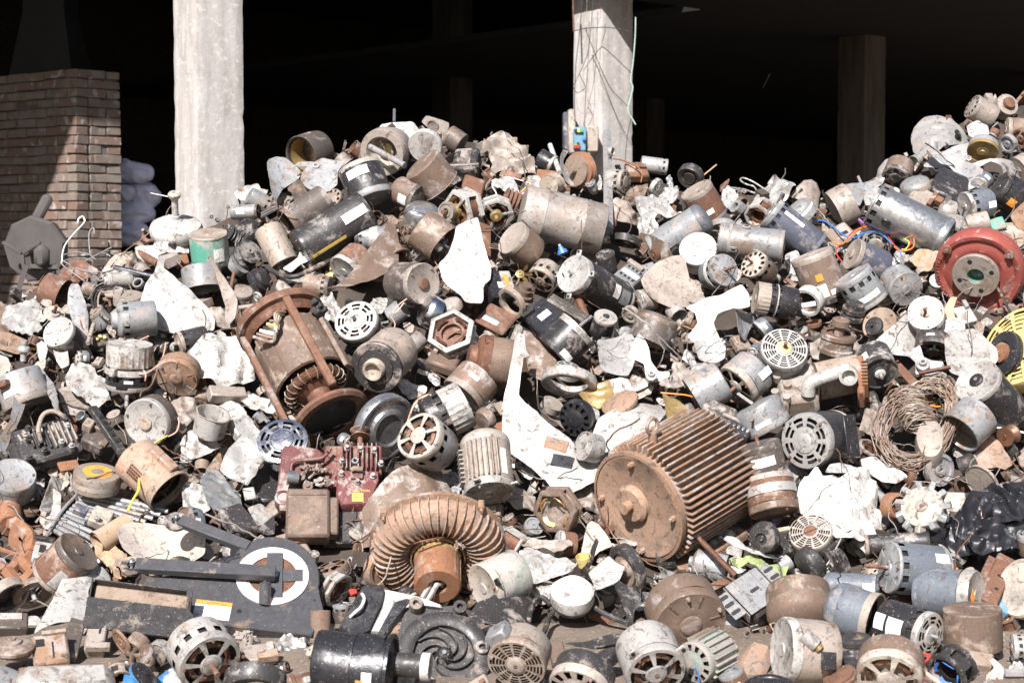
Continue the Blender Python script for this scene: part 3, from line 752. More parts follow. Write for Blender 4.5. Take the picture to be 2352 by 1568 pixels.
# ---------------------------------------------------------------- sacks, mixer, boxes, cables
def sack(label,x0,y0,x1,y1,D,tilt,seed,mk='sackm'):
    u0,v0=UV(x0,y0);u1,v1=UV(x1,y1); s=D/F; w=(u1-u0)*s; h=(v1-v0)*s
    vs=[];fs=[];NU,NV=60,44
    for i in range(NU+1):
        a=PI*i/NU
        for j in range(NV):
            b=2*PI*j/NV; ca=math.cos(a); sa=math.sin(a)
            x=math.copysign(abs(ca)**.75,ca)*w/2; k=abs(sa)**.62
            y=math.cos(b)*k*h*.62; z=math.sin(b)*k*h/2*(1-.10*math.cos(2*a))
            q=noise.noise((x*5+seed,y*5,z*5)); w2=abs(noise.noise((x*5+seed,z*14,y*5)))+.5*abs(noise.noise((x*14+z*9+seed,z*12,y*14)))+max(0,ca)*.3*(1+math.cos(b*5))*.3
            f=1+.2*q-.42*w2; vs.append((x,y*f,z*f))
    for i in range(NU):
        for j in range(NV): fs.append((i*NV+j,i*NV+(j+1)%NV,(i+1)*NV+(j+1)%NV,(i+1)*NV+j))
    mb=MB(); mb.add(vs,fs); o=mb.build('sack',mk,ang=70); o.location=unproj((u0+u1)/2,(v0+v1)/2,D); o.rotation_euler=(0,rad(tilt),rad(8))
    return tag(o,label,'sack','woven sacks stacked behind the brick pier')
tile(0,0,1.742)
sack('lilac woven sack on top of the stack, pointed end to the right',720,1062,1030,1232,13.5,8,1)
sack('grey lilac sack second in the stack, sticking out furthest to the right',790,1210,1080,1385,13.6,14,2)
sack('lilac sack with a tied knot squeezed between the two upper sacks',740,1240,905,1350,13.3,-4,3)
sack('smooth bulging lilac sack below the grey one',730,1345,1040,1512,13.55,2,4)
sack('lowest visible lilac sack just behind the white stemmed motor',730,1490,1010,1650,13.5,-3,5)
# control boxes on the second column
tile(1600,300,2.614)
def wbox(name,x0,y0,x1,y1,D,dp,mk,parent=None,rz=0,b=.01):
    u0,v0=UV(x0,y0);u1,v1=UV(x1,y1); s=D/F; mb=MB(); mb.box((0,0,0),((u1-u0)*s,dp,(v1-v0)*s),b=b)
    p=unproj((u0+u1)/2,(v0+v1)/2,D); M=Matrix.Rotation(rad(rz),4,'Z'); M.translation=p
    if parent:
        o=mb.build(name,mk,parent); o.matrix_local=parent.matrix_world.inverted()@M; return o
    return mb.build(name,mk,None,M=M)
M0=Matrix.Translation(unproj(*UV(1700,620),12.98))
cb=thing('control_box','blue fronted electrical control box with push buttons on the column',"control box",M0)
wbox('front_panel',1580,496,1708,738,12.90,.05,'sky',cb,4); wbox('enclosure',1700,490,1822,748,13.0,.16,'cream',cb,4)
for (x,y,c) in((1603,530,'blk'),(1630,530,'wyel'),(1658,530,'grn'),(1597,668,'grn'),(1624,664,'blk'),(1597,690,'redp'),(1624,690,'redp'),(1682,610,'wblu')):
    mb=MB(); mb.cyl((0,.0,0),(0,-.03,0),.013,14); o=mb.build('push_button',c,cb); o.matrix_local=cb.matrix_world.inverted()@Matrix.Translation(unproj(*UV(x,y),12.875))
tag(wbox('cable_trunking',1520,322,1592,762,13.2,.14,'cream',None,4),'tall plain dusty metal trunking beside the blue control box','cable trunking')
tag(wbox('cable_trunking',1472,348,1520,722,13.3,.1,'blp',None,4),'narrow blue grey metal strip at the column edge','cable trunking')
tile(2200,0,2.24)
def hang(label,pts,mk,w,D=12.95,cat='cable',name='hanging_cable'): rod(label,pts,w,mk,0,name,cat,6,6,at=D)
hang('dark cable hanging straight down the left edge of the column',[(82,-60),(78,90),(60,300),(30,560),(22,760),(18,960),(30,1075)],'wblk',7)
hang('dark cable bent outward from the column and back to the left',[(180,-60),(168,150),(140,420),(95,560),(30,700),(10,745),(40,800),(100,770),(108,740),(60,640)],'wblk',6)
hang('thin grey cable looping down to the control box',[(125,-60),(125,280),(135,600),(118,820),(160,930),(125,980),(60,960),(35,860)],'wire',4)
hang('long dark cable swinging across the column to the green cord',[(110,240),(150,350),(250,600),(330,760),(410,850),(485,925)],'wblk',7)
hang('thin grey cable running beside the long swinging one',[(245,60),(240,150),(200,300),(200,520),(265,650),(345,800),(470,935)],'wire',4)
hang('pale green cord tied along the right edge of the column',[(545,150),(540,330),(520,560),(503,690),(520,760),(492,880),(480,930),(485,970),(525,1040),(545,1075)],'gnc',11,12.85,'cord','plastic_cord')
hang('dark lead dropping from the green cord towards the heap',[(500,960),(505,1030),(480,1130),(462,1280),(455,1400)],'wblk',6)
hang('brown rusty pipe at the top left corner of the second column',[(4,-60),(8,120),(12,275)],'rus',16,13.0,'pipe','steel_pipe')
hang('dark tie strap wound round the top of the column',[(8,270),(120,245),(275,238),(400,250),(505,275)],'wblk',8,12.93,'strap','tie_strap')
hang('thin dark rod leaning against the right hand column',[(1640,760),(1700,640)],'wire',6,14,'rod','steel_rod')
# mixer machine in the shade at far left
tile(0,700,3.484)
D=10.6; s=K()*D/F
M=frame(*UV(470,900),D,a=200,t=62,ref='right'); MX=thing('mixing_drum','dusty grey polygonal drum machine on legs standing in the shade','machine',M)
mb=MB(); mb.revolve([(0,-.5*480*s),(380*s,-.5*480*s),(455*s,-.1*480*s),(455*s,0),(430*s,.02),(0,.03)],9,a0=.3); mb.build('drum','mixm',MX,ang=20)
mb=MB(); mb.cyl((0,0,.02),(0,0,.14),60*s,16); mb.build('hub','mixm',MX)
for k in range(3):
    mb=MB(); mb.box((160*s,0,.17),(300*s,45*s,.02),b=.004,M=Matrix.Rotation(k*2.1+.6,4,'Z')); mb.build('paddle','mixm',MX)
def absrod(name,pts,w,par,mk='mixm'):
    P=[par.matrix_world.inverted()@unproj(*UV(x,y),d) for x,y,d in pts]; mb=MB()
    for p,q in zip(P,P[1:]): mb.tube([p,q],w*s/2,4)
    return mb.build(name,mk,par)
absrod('leg',[(345,1130,10.1),(190,1640,9.9)],85,MX); absrod('leg',[(740,1110,10.2),(820,1300,10.2)],70,MX); absrod('cross_beam',[(400,1140,10.12),(760,1150,10.2)],90,MX)
mb=MB(); mb.box((0,0,0),(190*s,190*s,.14),b=.03); o=mb.build('gearbox','mixm',MX); o.matrix_local=MX.matrix_world.inverted()@Matrix.Translation(unproj(*UV(560,1000),10.15))
mb=MB(); mb.box((0,0,0),(150*s,110*s,.3),b=.02); o=mb.build('feed_chute','mixm',MX); o.matrix_local=MX.matrix_world.inverted()@(Matrix.Translation(unproj(*UV(510,460),10.6))@Matrix.Rotation(.5,4,'Y'))
# ---------------------------------------------------------------- the pieces that stand out
FR=(0,0,.5975611)
PAL['dkg']=((.07,.07,.075),.30,.04,.1,.4,.15,.2)
def fanset(label,hx,hy,hr,blades,a=90,t=50,hub='st',dz=.08,name='fan_blade_wheel',group=None):
    R,s=root(name,label,'fan',hx,hy,hr,a,t,0,dz,group=group,cov=0)
    mb=MB(); r=hr*s; mb.revolve([(0,-.3*r),(r,-.3*r),(r,.25*r),(.8*r,.35*r),(.6*r,.35*r),(.55*r,.9*r),(.3*r,.9*r),(.28*r,.3*r),(0,.3*r)],20); mb.build('hub',hub,R)
    for B in blades:
        mk,pts,ba,bt=B[:4]; kw=dict(B[4]) if len(B)>4 else {}
        nm=kw.pop('name','blade'); kw.setdefault('cr',.2); kw.setdefault('dz',dz)
        sheet('',pts,ba,bt,mk,name=nm,parent=R,**kw)
        us=[UV(*p) for p in pts]; cu=sum(p[0] for p in us)/len(us); cv=sum(p[1] for p in us)/len(us)
        cover(cu,cv,.4*min(max(p[0] for p in us)-min(p[0] for p in us),max(p[1] for p in us)-min(p[1] for p in us)),label)
    return R
def pt(R,s,x0,y0,sy=1.):
    return lambda x,y,z=0: Vector(((x-x0)*s,-(y-y0)*s*sy,z*s))
SUBS={'bolt':('cylinder_head','block'),'spark_plug_port':('cylinder_head',),'label_print':('caution_label',),'warning_triangle':('shroud',),'mounting_lug':('air_filter_box',),'wheel_hub':('roller_wheel',),'axle_bolt':('roller_wheel',),'label_header':('warning_label',),'label_triangle':('warning_label',),'bolt_hole':('flange','base_shell'),'impeller_eye':('throat',),'hub_screw':('impeller_hub',),'axle_nut':('spoke',),'nozzle_ring':('nozzle',),'winding_tie':('winding',),'flange_recess':('end_flange',),'slot':('bracket_plate',),'capacitor_terminal':('capacitor',),'lug_slot':('cradle_lug',),'rubber_plug':('motor_cover',),'stem_cap':('stem',),'frame_gasket':('metal_frame',),'handle':('side_cover',),'filler_neck':('fuel_tank',),'clamp_bolt':('rim_flange',),'cooling_fin':('cylinder_head',)}
def part(R,name,mk,fn,dent=0):
    mb=MB(); fn(mb)
    if dent: mb.dent(dent,20,random.random()*30)
    par=R
    if name in SUBS:
        for ch in R.children:
            if ch.name.split('.')[0] in SUBS[name]: par=ch
    return mb.build(name,mk,par)
# big brown finned motor
tile(*FR)
R=motor('huge dust brown finned electric motor with eyebolt, the largest motor of the heap',1462,1166,1640,1064,250,.66,'ob','obl',fs='flat',shaft=.0,fins=29,bolts=4,bell=.07,L=262,dz=.10,bmat='ob',cat='motor')
r=R['r'];L=R['L']
part(R,'hub','obl',lambda m:m.revolve([(.36*r,L/2-.03*r),(.36*r,L/2+.05*r),(.3*r,L/2+.1*r),(.16*r,L/2+.1*r),(0,L/2+.1*r)],28,M=Matrix.Translation((-.05*r,.1*r,0))))
part(R,'shaft','ob',lambda m:m.cyl((-.05*r,.1*r,L/2),(-.05*r,.1*r,L/2+.26*r),.11*r,16))
part(R,'rim','ob',lambda m:m.revolve([(1.0*r,L/2-.1*r),(1.06*r,L/2-.1*r),(1.06*r,L/2-.0*r),(1.0*r,L/2+.01*r)],56))
Mi=R.matrix_world.inverted(); up=(Mi.to_3x3()@Vector((0,-.25,1))); up.z=0; up.normalize()
part(R,'eyebolt','ob',lambda m:(m.cyl(up*1.0*r+Vector((0,0,.25*L)),up*1.3*r+Vector((0,0,.25*L)),.08*r,12),m.tube([up*(1.42+.14*math.cos(q*PI/8))*r+Vector((0,0,.25*L+.14*r*math.sin(q*PI/8))) for q in range(16)],.035*r,7,closed=True)))
dn=-up
part(R,'mounting_foot','ob',lambda m:(m.box((0,0,0),(.18*r,1.9*r,L*.86),b=.03*r,M=Matrix.Translation(dn*1.12*r)@Matrix.Rotation(math.atan2(dn.y,dn.x),4,'Z'))))
rod('long thin brown steel rod leaning on the huge brown finned motor',[(1552,1182,.24),(1690,1322,.2)],13,'rus')
# ring blower
tile(1300,1900,3.1357)
R,s=root('ring_blower','orange brown ring blower with finned horseshoe casing and bare wound core','blower',1200,660,760,-90,47,0,.10)
RR,rh=555*s,225*s
prof=[(RR+rh*math.cos(a),rh*math.sin(a)*.95) for a in [k*2*PI/14 for k in range(15)]]
part(R,'casing','obl',lambda m:m.revolve(prof,64),.004)
part(R,'rim_flange','ob',lambda m:m.revolve([(RR+.9*rh,-.55*rh),(RR+1.2*rh,-.5*rh),(RR+1.2*rh,-.3*rh),(RR+.95*rh,-.2*rh)],64))
mb=MB(); q=[(RR+1.13*rh*math.cos(a),1.15*rh*math.sin(a)) for a in [rad(-10+20*k) for k in range(11)]]+[(RR+.8*rh*math.cos(a),.8*rh*math.sin(a)) for a in [rad(190-20*k) for k in range(11)]]
mb.prism([(x,z) for x,z in q],-.022*rh,.022*rh,M=Matrix.Rotation(PI/2,4,'X'))
f0=mb.build('cooling_fin','obl',R); f0.rotation_euler.z=0
for k in range(1,44):
    f=f0.copy(); COL.objects.link(f); f.parent=R; f.rotation_euler.z=2*PI*k/44
for k in range(4):
    a=k*PI/2+.9; part(R,'clamp_bolt','ob',lambda m:(m.box(((RR+1.2*rh)*math.cos(a),(RR+1.2*rh)*math.sin(a),-.3*rh),(.34*rh,.34*rh,.6*rh),b=.05*rh),m.cyl(((RR+1.2*rh)*math.cos(a),(RR+1.2*rh)*math.sin(a),0),((RR+1.2*rh)*math.cos(a),(RR+1.2*rh)*math.sin(a),.25*rh),.1*rh,6)))
part(R,'hub_housing','ob',lambda m:m.revolve([(RR*.75,-.4*rh),(.62*RR,-.1*rh),(.6*RR,.75*rh),(.56*RR,.8*rh),(.55*RR,.2*rh),(0,.1*rh)],40),.002)
part(R,'laminated_core','ruo',lambda m:(m.revolve([(.50*RR,.2*rh),(.50*RR,1.0*rh),(.505*RR,1.05*rh),(.505*RR,2.75*rh),(.46*RR,2.85*rh),(.2*RR,2.85*rh),(.2*RR,1.*rh)],36),[m.box((.508*RR,0,1.9*rh),(.012*RR,.03*RR,1.6*rh),M=Matrix.Rotation(rad(-70+28*k),4,'Z')) for k in range(6)]),.001)
mb=MB()
for k in range(7): mb.tube([((.47+.02*math.sin(k*2+j))*RR*math.cos(j*PI/16),(.47+.02*math.sin(k*2+j))*RR*math.sin(j*PI/16),(.72+.035*k)*rh+.02*rh*math.sin(j*2.3+k)) for j in range(32)],.035*RR,5,closed=True)
mb.build('winding','bron',R)
mb=MB()
for k in range(16):
    p=Vector((.45*RR,.55*RR,.9*rh)); P=[]
    for j in range(8):
        p=p+Vector((random.uniform(-.25,.3),random.uniform(-.3,.3),random.uniform(-.25,.35)))*.35*rh; P.append(p)
    mb.tube(smooth(P,3),.014*RR,4)
mb.build('lead_wire','wire',R)
part(R,'lifting_hook','rus',lambda m:m.tube(smooth([Vector((.2*RR,.62*RR,.75*rh)),Vector((-.0*RR,.74*RR,1.1*rh)),Vector((-.35*RR,.74*RR,1.35*rh)),Vector((-.5*RR,.62*RR,1.2*rh))],5),.022*RR,6))
# red engine
tile(1000,1650,3.1367)
R,s=root('small_engine','dark red small petrol engine caked in dirt with finned head and air filter box','engine',850,600,560,90,58,0,.09)
sy=1/math.sin(rad(58)); P=pt(R,s,850,600,sy)
pl=lambda L:[tuple(P(x,y)[:2]) for x,y in L]
part(R,'fuel_tank','dred',lambda m:m.prism(pl([(240,900),(195,860),(225,600),(250,260),(300,200),(420,205),(690,250),(770,310),(740,480),(560,560),(420,640),(345,730),(330,990),(260,985)][::-1]),-150*s,60*s,b=24*s),.0025)
part(R,'filler_neck','dred',lambda m:m.revolve([(70*s,-80*s),(105*s,-80*s),(100*s,70*s),(72*s,75*s),(70*s,-40*s),(0,-60*s)],26,M=Matrix.Translation(P(290,850))))
part(R,'cylinder_head','dred',lambda m:(m.box(P(1190,370,-40),(560*s,360*s*sy,120*s),b=20*s),m.box(P(860,440,-60),(170*s,520*s*sy,120*s),b=20*s)),.002)
for x in(990,1040,1085,1180,1235,1290,1345,1400):
    part(R,'cooling_fin','dred',lambda m:m.box(P(x,365,60),(16*s,300*s*sy,110*s),b=4*s))
part(R,'shroud','dred',lambda m:m.prism(pl([(925,520),(1430,530),(1440,640),(1330,900),(1290,935),(985,945),(915,850)][::-1]),-120*s,70*s,b=20*s),.002)
for (x,y) in((1045,270),(1205,285),(1375,300),(985,425),(1455,460),(978,580),(1355,610),(1170,680)):
    part(R,'bolt','st',lambda m:(m.cyl(P(x,y,40),P(x,y,95),38*s,14),m.cyl(P(x,y,95),P(x,y,140),27*s,6)))
part(R,'spark_plug_port','sil',lambda m:m.revolve([(22*s,0),(24*s,130*s),(42*s,130*s),(46*s,30*s)],20,M=Matrix.Translation(P(1140,445,10))))
part(R,'fuel_pipe','dred',lambda m:m.tube(smooth([P(375,560,90),P(385,490,120),P(440,450,130),P(560,435,130),P(720,420,130),P(790,380,135),P(850,300,140)],5),23*s,10))
part(R,'choke_cup','sil',lambda m:m.revolve([(0,0),(80*s,0),(92*s,140*s),(80*s,140*s),(70*s,20*s),(0,20*s)],18,M=Matrix.Translation(P(460,620,60))@Matrix.Rotation(-1.35,4,'Y')))
mb=MB(); rn=random.Random(4)
for k in range(46):
    c=P(rn.uniform(480,880),rn.uniform(470,740),rn.uniform(10,130)); q=Matrix.Translation(c)@Matrix.Rotation(rn.uniform(0,3),4,(rn.random(),rn.random(),1))
    if k%3: mb.box((0,0,0),(rn.uniform(25,110)*s,rn.uniform(15,60)*s,rn.uniform(15,50)*s),b=4*s,M=q)
    else: mb.cyl((0,0,-30*s),(0,0,rn.uniform(20,60)*s),rn.uniform(10,32)*s,10,M=q)
mb.build('carburettor','br',R)
ab=part(R,'air_filter_box','br',lambda m:(m.box(P(585,1060,40),(520*s,560*s*sy,230*s),b=30*s),m.box(P(880,1070,10),(130*s,420*s*sy,170*s),b=20*s),m.box(P(590,860,160),(430*s,24*s,16*s),b=6*s)),.003)
part(R,'mounting_lug','br',lambda m:(m.cyl(P(580,760,60),P(580,760,150),60*s,18),m.cyl(P(580,760,150),P(580,760,175),24*s,8)))
part(R,'crankcase','bkd',lambda m:m.box(P(1060,1090,-160),(640*s,420*s*sy,160*s),b=30*s))
part(R,'cover_bracket','dred',lambda m:m.box(P(1160,600,100),(150*s,110*s,30*s),b=8*s))
part(R,'rubber_grommet','mud',lambda m:m.tube([P(1090,575,150),P(1130,555,160),P(1180,560,160),P(1225,560,150)],34*s,10))
M2=Matrix.Translation(P(1205,190,0))@Matrix.Rotation(-PI/2+.0,4,'X')
part(R,'pulley','ru',lambda m:(m.cyl((0,0,-40*s),(0,0,190*s*sy),34*s,12,M=M2),m.revolve([(34*s,110*s),(125*s,110*s),(118*s,128*s),(70*s,150*s),(70*s,180*s),(118*s,205*s),(125*s,222*s),(34*s,222*s)],28,M=M2)))
st=part(R,'caution_label','stky',lambda m:m.box(P(1172,850,73),(135*s,100*s*sy,4*s)))
text('⚠' if 0 else 'CAUTION',46*s,R,P(1212,778,74),(0,0,0),'stky',.0004)
part(R,'warning_triangle','stky',lambda m:m.prism([tuple(P(1128,790)[:2]),tuple(P(1158,790)[:2]),tuple(P(1143,762)[:2])],71*s,75*s))
for k in range(5): part(R,'label_print','blk',lambda m:m.box(P(1170,818+17*k,76),((110-14*(k%2))*s,5*s,2*s)))
# rusty frame motor
tile(*FR)
R,s=root('frame_mounted_motor','long rusty brown motor in a two bar steel frame with bare copper winding','motor',702,848,150,-62,34,0,.16,ref='view')
rv=lambda pr,n=44:(lambda m:m.revolve([(a*s,b*s) for a,b in pr],n))
part(R,'end_ring','ru',rv([(100,-160),(108,-158),(108,-138),(100,-136),(88,-137),(86,-150),(100,-160)]),.001)
part(R,'back_plate','rus',rv([(0,-152),(88,-150),(96,-140),(96,-120),(90,-112)]),.002)
part(R,'casing','br',lambda m:(m.revolve([(0,-104*s),(74*s,-104*s),(84*s,-100*s),(86*s,-60*s),(86*s,40*s),(90*s,44*s),(84*s,46*s),(82*s,20*s)],44,),[m.box((87*s,0,-30*s),(3*s,5*s,140*s),M=Matrix.Rotation(rad(-80+27*k),4,'Z')) for k in range(7)]),.003)
mb=MB()
for k in range(12):
    ro=60+9*math.cos(k*PI/6); zo=58+9*math.sin(k*PI/6)
    mb.tube([((ro+1.5*math.sin(j*1.7+k))*s*math.cos(j*PI/20),(ro+1.5*math.sin(j*1.7+k))*s*math.sin(j*PI/20),(zo+1.5*math.sin(j*2.1+k))*s) for j in range(40)],3.4*s,5,closed=True)
mb.build('winding','cud',R)
mb=MB()
for k in range(22):
    a=k*2*PI/22; mb.tube([(.001+(60+15*math.cos(b))*s*math.cos(a),(60+15*math.cos(b))*s*math.sin(a),(58+15*math.sin(b))*s) for b in [j*PI/5 for j in range(10)]],1.3*s,4,closed=True)
mb.build('winding_tie','cream',R)
part(R,'rotor','rus',rv([(50,20),(50,70),(30,80),(28,100),(44,128),(30,130)],30),.001)
part(R,'end_flange','ru',rv([(30,126),(70,128),(90,140),(92,150),(84,156),(64,152),(60,146),(0,142)]),.001)
part(R,'flange_recess','blk',rv([(0,144),(58,147),(60,149),(0,146)]))
for an,z0,z1 in((72,-152,150),(-22,-152,132)):
    part(R,'frame_bar','ru',lambda m:m.box((99*s,0,(z0+z1)/2*s),(14*s,19*s,(z1-z0)*s),b=2.5*s,M=Matrix.Rotation(rad(an),4,'Z')),.001)
part(R,'terminal_block','bkd',lambda m:[m.box(((94+6*(k%3))*s,(-18+12*(k//3))*s,(-118+9*(k%4))*s),(16*s,12*s,14*s),b=2*s,M=Matrix.Rotation(rad(-62),4,'Z')) for k in range(9)])
for k,mk in enumerate(('wire','mud','wwht','bkd','ye','wire')):
    P0=Vector(((60+5*k)*s,(10-6*k)*s,(-108)*s)); Q=[P0,P0+Vector((40,-14+7*k,18))*s,P0+Vector((52-4*k,6+5*k,46))*s,P0+Vector((30,26,60-5*k))*s,P0+Vector((40,60-4*k,30))*s]
    part(R,'lead_wire',mk,lambda m:m.tube(smooth(Q,5),(3.2 if k%2 else 4.2)*s,7))
part(R,'side_channel','br',lambda m:m.box((92*s,0,-10*s),(12*s,30*s,150*s),b=2*s,M=Matrix.Rotation(rad(-75),4,'Z')))
# exercise machine base
tile(600,1900,2.166)
R,s=root('exercise_machine_base','black exercise machine base with a white ring disc and two long roller arms','exercise machine',900,850,500,90,52,0,.17)
sy=1/math.sin(rad(52)); P=pt(R,s,900,850,sy); pl=lambda L:[tuple(P(x,y)[:2]) for x,y in L]
arc=[(965+395*math.cos(rad(q)),690-355*math.sin(rad(q))) for q in range(-14,176,10)]
part(R,'base_shell','dkg',lambda m:m.prism(pl(arc+[(560,640),(-80,690),(-150,950),(300,1025),(640,1085),(1290,1160),(1400,1000)]),-110*s,0,b=9*s),.0015)
cx,cy=P(965,680).x,P(965,680).y; T=Matrix.Translation((cx,cy,0))
part(R,'ring_disc','pink',lambda m:m.revolve([(205*s,2*s),(205*s,14*s),(302*s,16*s),(306*s,12*s),(306*s,2*s)],72,M=T))
part(R,'crank_recess','rus',lambda m:m.revolve([(204*s,12*s),(200*s,4*s),(0,3*s)],48,M=T))
part(R,'spoke','dkg',lambda m:(m.box((cx+18*s,cy,18*s),(135*s,470*s,24*s),b=4*s),m.box((cx+20*s,cy,12*s),(470*s,130*s,16*s),b=4*s)))
part(R,'axle_nut','sil',lambda m:m.revolve([(52*s,28*s),(52*s,50*s),(36*s,60*s),(30*s,46*s),(18*s,46*s),(16*s,62*s),(0,62*s)],18,M=T))
def arm(x0,y0,x1,y1,wd,z0,z1,wr):
    a,b=P(x0,y0,z0),P(x1,y1,z1); d=b-a; ln=d.length; M=Matrix.Translation((a+b)/2)@Matrix.Rotation(math.atan2(d.y,d.x),4,'Z')@Matrix.Rotation(-math.asin((z1-z0)*s/ln),4,'Y')
    part(R,'roller_arm','dkg',lambda m:m.box((0,0,0),(ln,wd*s,wd*.62*s),b=6*s,M=M),.001)
    w=part(R,'roller_wheel','rub',lambda m:m.revolve([(.42*wr*s,-26*s),(.86*wr*s,-30*s),(wr*s,-14*s),(wr*s,14*s),(.86*wr*s,30*s),(.62*wr*s,26*s),(.42*wr*s,22*s)],32,M=Matrix.Translation(P(x0-30,y0-5,z0-20))))
    part(R,'wheel_hub','plas',lambda m:(m.revolve([(.44*wr*s,20*s),(.2*wr*s,34*s),(0,34*s)],20,skip=lambda i,j:i==0 and j%4<2,M=Matrix.Translation(P(x0-30,y0-5,z0-20))),m.cyl(P(x0-30,y0-5,z0-40),P(x0-30,y0-5,z0+2),.3*wr*s,14)))
    part(R,'axle_bolt','sil',lambda m:(m.cyl(P(x0-28,y0-12,z0),P(x0-28,y0-12,z0+50),.26*wr*s,14),m.cyl(P(x0-28,y0-12,z0+50),P(x0-28,y0-12,z0+66),.15*wr*s,8)))
arm(-165,635,990,715,120,70,95,98); arm(165,190,760,420,105,-20,-20,100)
part(R,'stay_tube','plas',lambda m:m.cyl(P(290,620,-40),P(690,500,-30),42*s,14))
part(R,'pedal_peg','dkg',lambda m:(m.cyl(P(908,905,10),P(905,825,130),52*s,20),m.cyl(P(905,825,130),P(904,818,140),44*s,20),m.cyl(P(904,818,140),P(903,812,152),14*s,10)))
part(R,'oval_tube','br',lambda m:m.revolve([(80*s,-120*s),(84*s,60*s),(84*s,120*s),(72*s,120*s),(70*s,-60*s),(0,-60*s)],28,M=Matrix.Translation(P(1362,1075,-10))@Matrix.Rotation(-.85,4,'X')@Matrix.Scale(.62,4,(0,1,0))))
part(R,'warning_label','stk',lambda m:m.box(P(478,975,3),(298*s,112*s*sy,3*s),M=Matrix.Translation(P(478,975))@Matrix.Rotation(rad(-8),4,'Z')@Matrix.Translation(-P(478,975))))
part(R,'label_header','stko',lambda m:m.box(P(492,905,3.5),(298*s,34*s*sy,4*s),M=Matrix.Translation(P(492,905))@Matrix.Rotation(rad(-8),4,'Z')@Matrix.Translation(-P(492,905))))
text('WARNING',24*s,R,P(505,907,6),(0,0,rad(-8)),'brk',.0003)
part(R,'label_triangle','brk',lambda m:m.prism(pl([(430,912),(452,914),(442,892)]),5*s,7*s))
for (x,y,q) in((722,430,20),(698,968,22),(1318,878,12)): part(R,'bolt_hole','blk',lambda m:m.revolve([(0,1.5*s),(q*s,1.5*s),(q*s,-6*s)],16,M=Matrix.Translation(P(x,y))))
part(R,'torn_foam','be',lambda m:[m.box(P(700+random.uniform(-20,150),1120+random.uniform(-30,60),-60+random.uniform(-20,20)),(random.uniform(20,70)*s,random.uniform(15,60)*s,20*s),b=5*s) for k in range(12)],.003)
# impeller blower
tile(1300,1850,2.026)
R,s=root('vacuum_blower','black plastic blower unit with an open spiral impeller and pale metal frame','blower',830,1260,420,82,64,0,.14)
sy=1/math.sin(rad(64)); P=pt(R,s,830,1260,sy); pl=lambda L:[tuple(P(x,y)[:2]) for x,y in L]
O=Vector(P(825,1340)); T=Matrix.Translation(O)
part(R,'impeller_housing','bkd',lambda m:(m.revolve([(330*s,-160*s),(372*s,-130*s),(366*s,0),(330*s,22*s),(262*s,20*s),(240*s,8*s),(236*s,-60*s),(0,-70*s)],56,M=T),m.prism(pl([(420,1330),(520,1010),(590,930),(700,970),(930,940),(1010,1010),(1120,1180),(1160,1290),(1130,1400),(900,1560),(600,1560)][::-1]),-170*s,-40*s)),.002)
mb=MB()
for k in range(7):
    pp=[]
    for j in range(12):
        f=j/11; a=k*2*PI/7+f*1.75; rr=(60+168*f)*s; pp.append((rr*math.cos(a),rr*math.sin(a)))
    vs=[];fs=[]
    for j,(x,y) in enumerate(pp):
        nx,ny=-y,x; l=math.hypot(nx,ny); th=7*s
        h=(10-12*j/11)*s
        q=math.hypot(x,y)
        for sg in(-1,1):
            vs.append((x*(1+sg*th/q),y*(1+sg*th/q),-66*s)); vs.append((x*(1+sg*th/q),y*(1+sg*th/q),h))
    for j in range(11):
        a=j*4
        fs+=[(a,a+4,a+5,a+1),(a+2,a+3,a+7,a+6),(a+1,a+5,a+7,a+3)]
    mb.add(vs,fs,M=T)
mb.build('impeller','bkd',R)
part(R,'impeller_hub','bk',lambda m:m.revolve([(88*s,-60*s),(60*s,6*s),(40*s,24*s),(0,26*s)],28,M=T))
part(R,'hub_screw','sil',lambda m:m.cyl(O+Vector((0,0,20*s)),O+Vector((0,0,44*s)),17*s,10))
for (x,y) in((598,975),(945,992),(1118,1300)):
    part(R,'rubber_mount','rub',lambda m:m.revolve([(30*s,-80*s),(56*s,-80*s),(54*s,34*s),(26*s,36*s),(24*s,-10*s),(0,-10*s)],20,M=Matrix.Translation(P(x,y,20))))
part(R,'metal_frame','alb',lambda m:m.prism(pl([(345,850),(420,860),(640,900),(800,960),(810,985),(640,965),(520,985),(440,1080),(370,1200),(250,1190),(330,1000)][::-1]),-150*s,10*s,b=14*s),.002)
part(R,'side_cover','plas',lambda m:m.prism(pl([(0,1180),(170,850),(210,825),(320,830),(352,880),(345,940),(240,1200),(120,1260)][::-1]),-130*s,40*s,b=14*s),.001)
part(R,'frame_gasket','plas',lambda m:m.prism(pl([(430,960),(520,930),(560,935),(440,1090),(340,1230),(300,1220)][::-1]),0,22*s))
part(R,'handle','wwht',lambda m:m.tube(smooth([P(172,915,50),P(192,975,95),P(168,1040,100),P(130,1075,95),P(88,1098,50)],5),12*s,9))
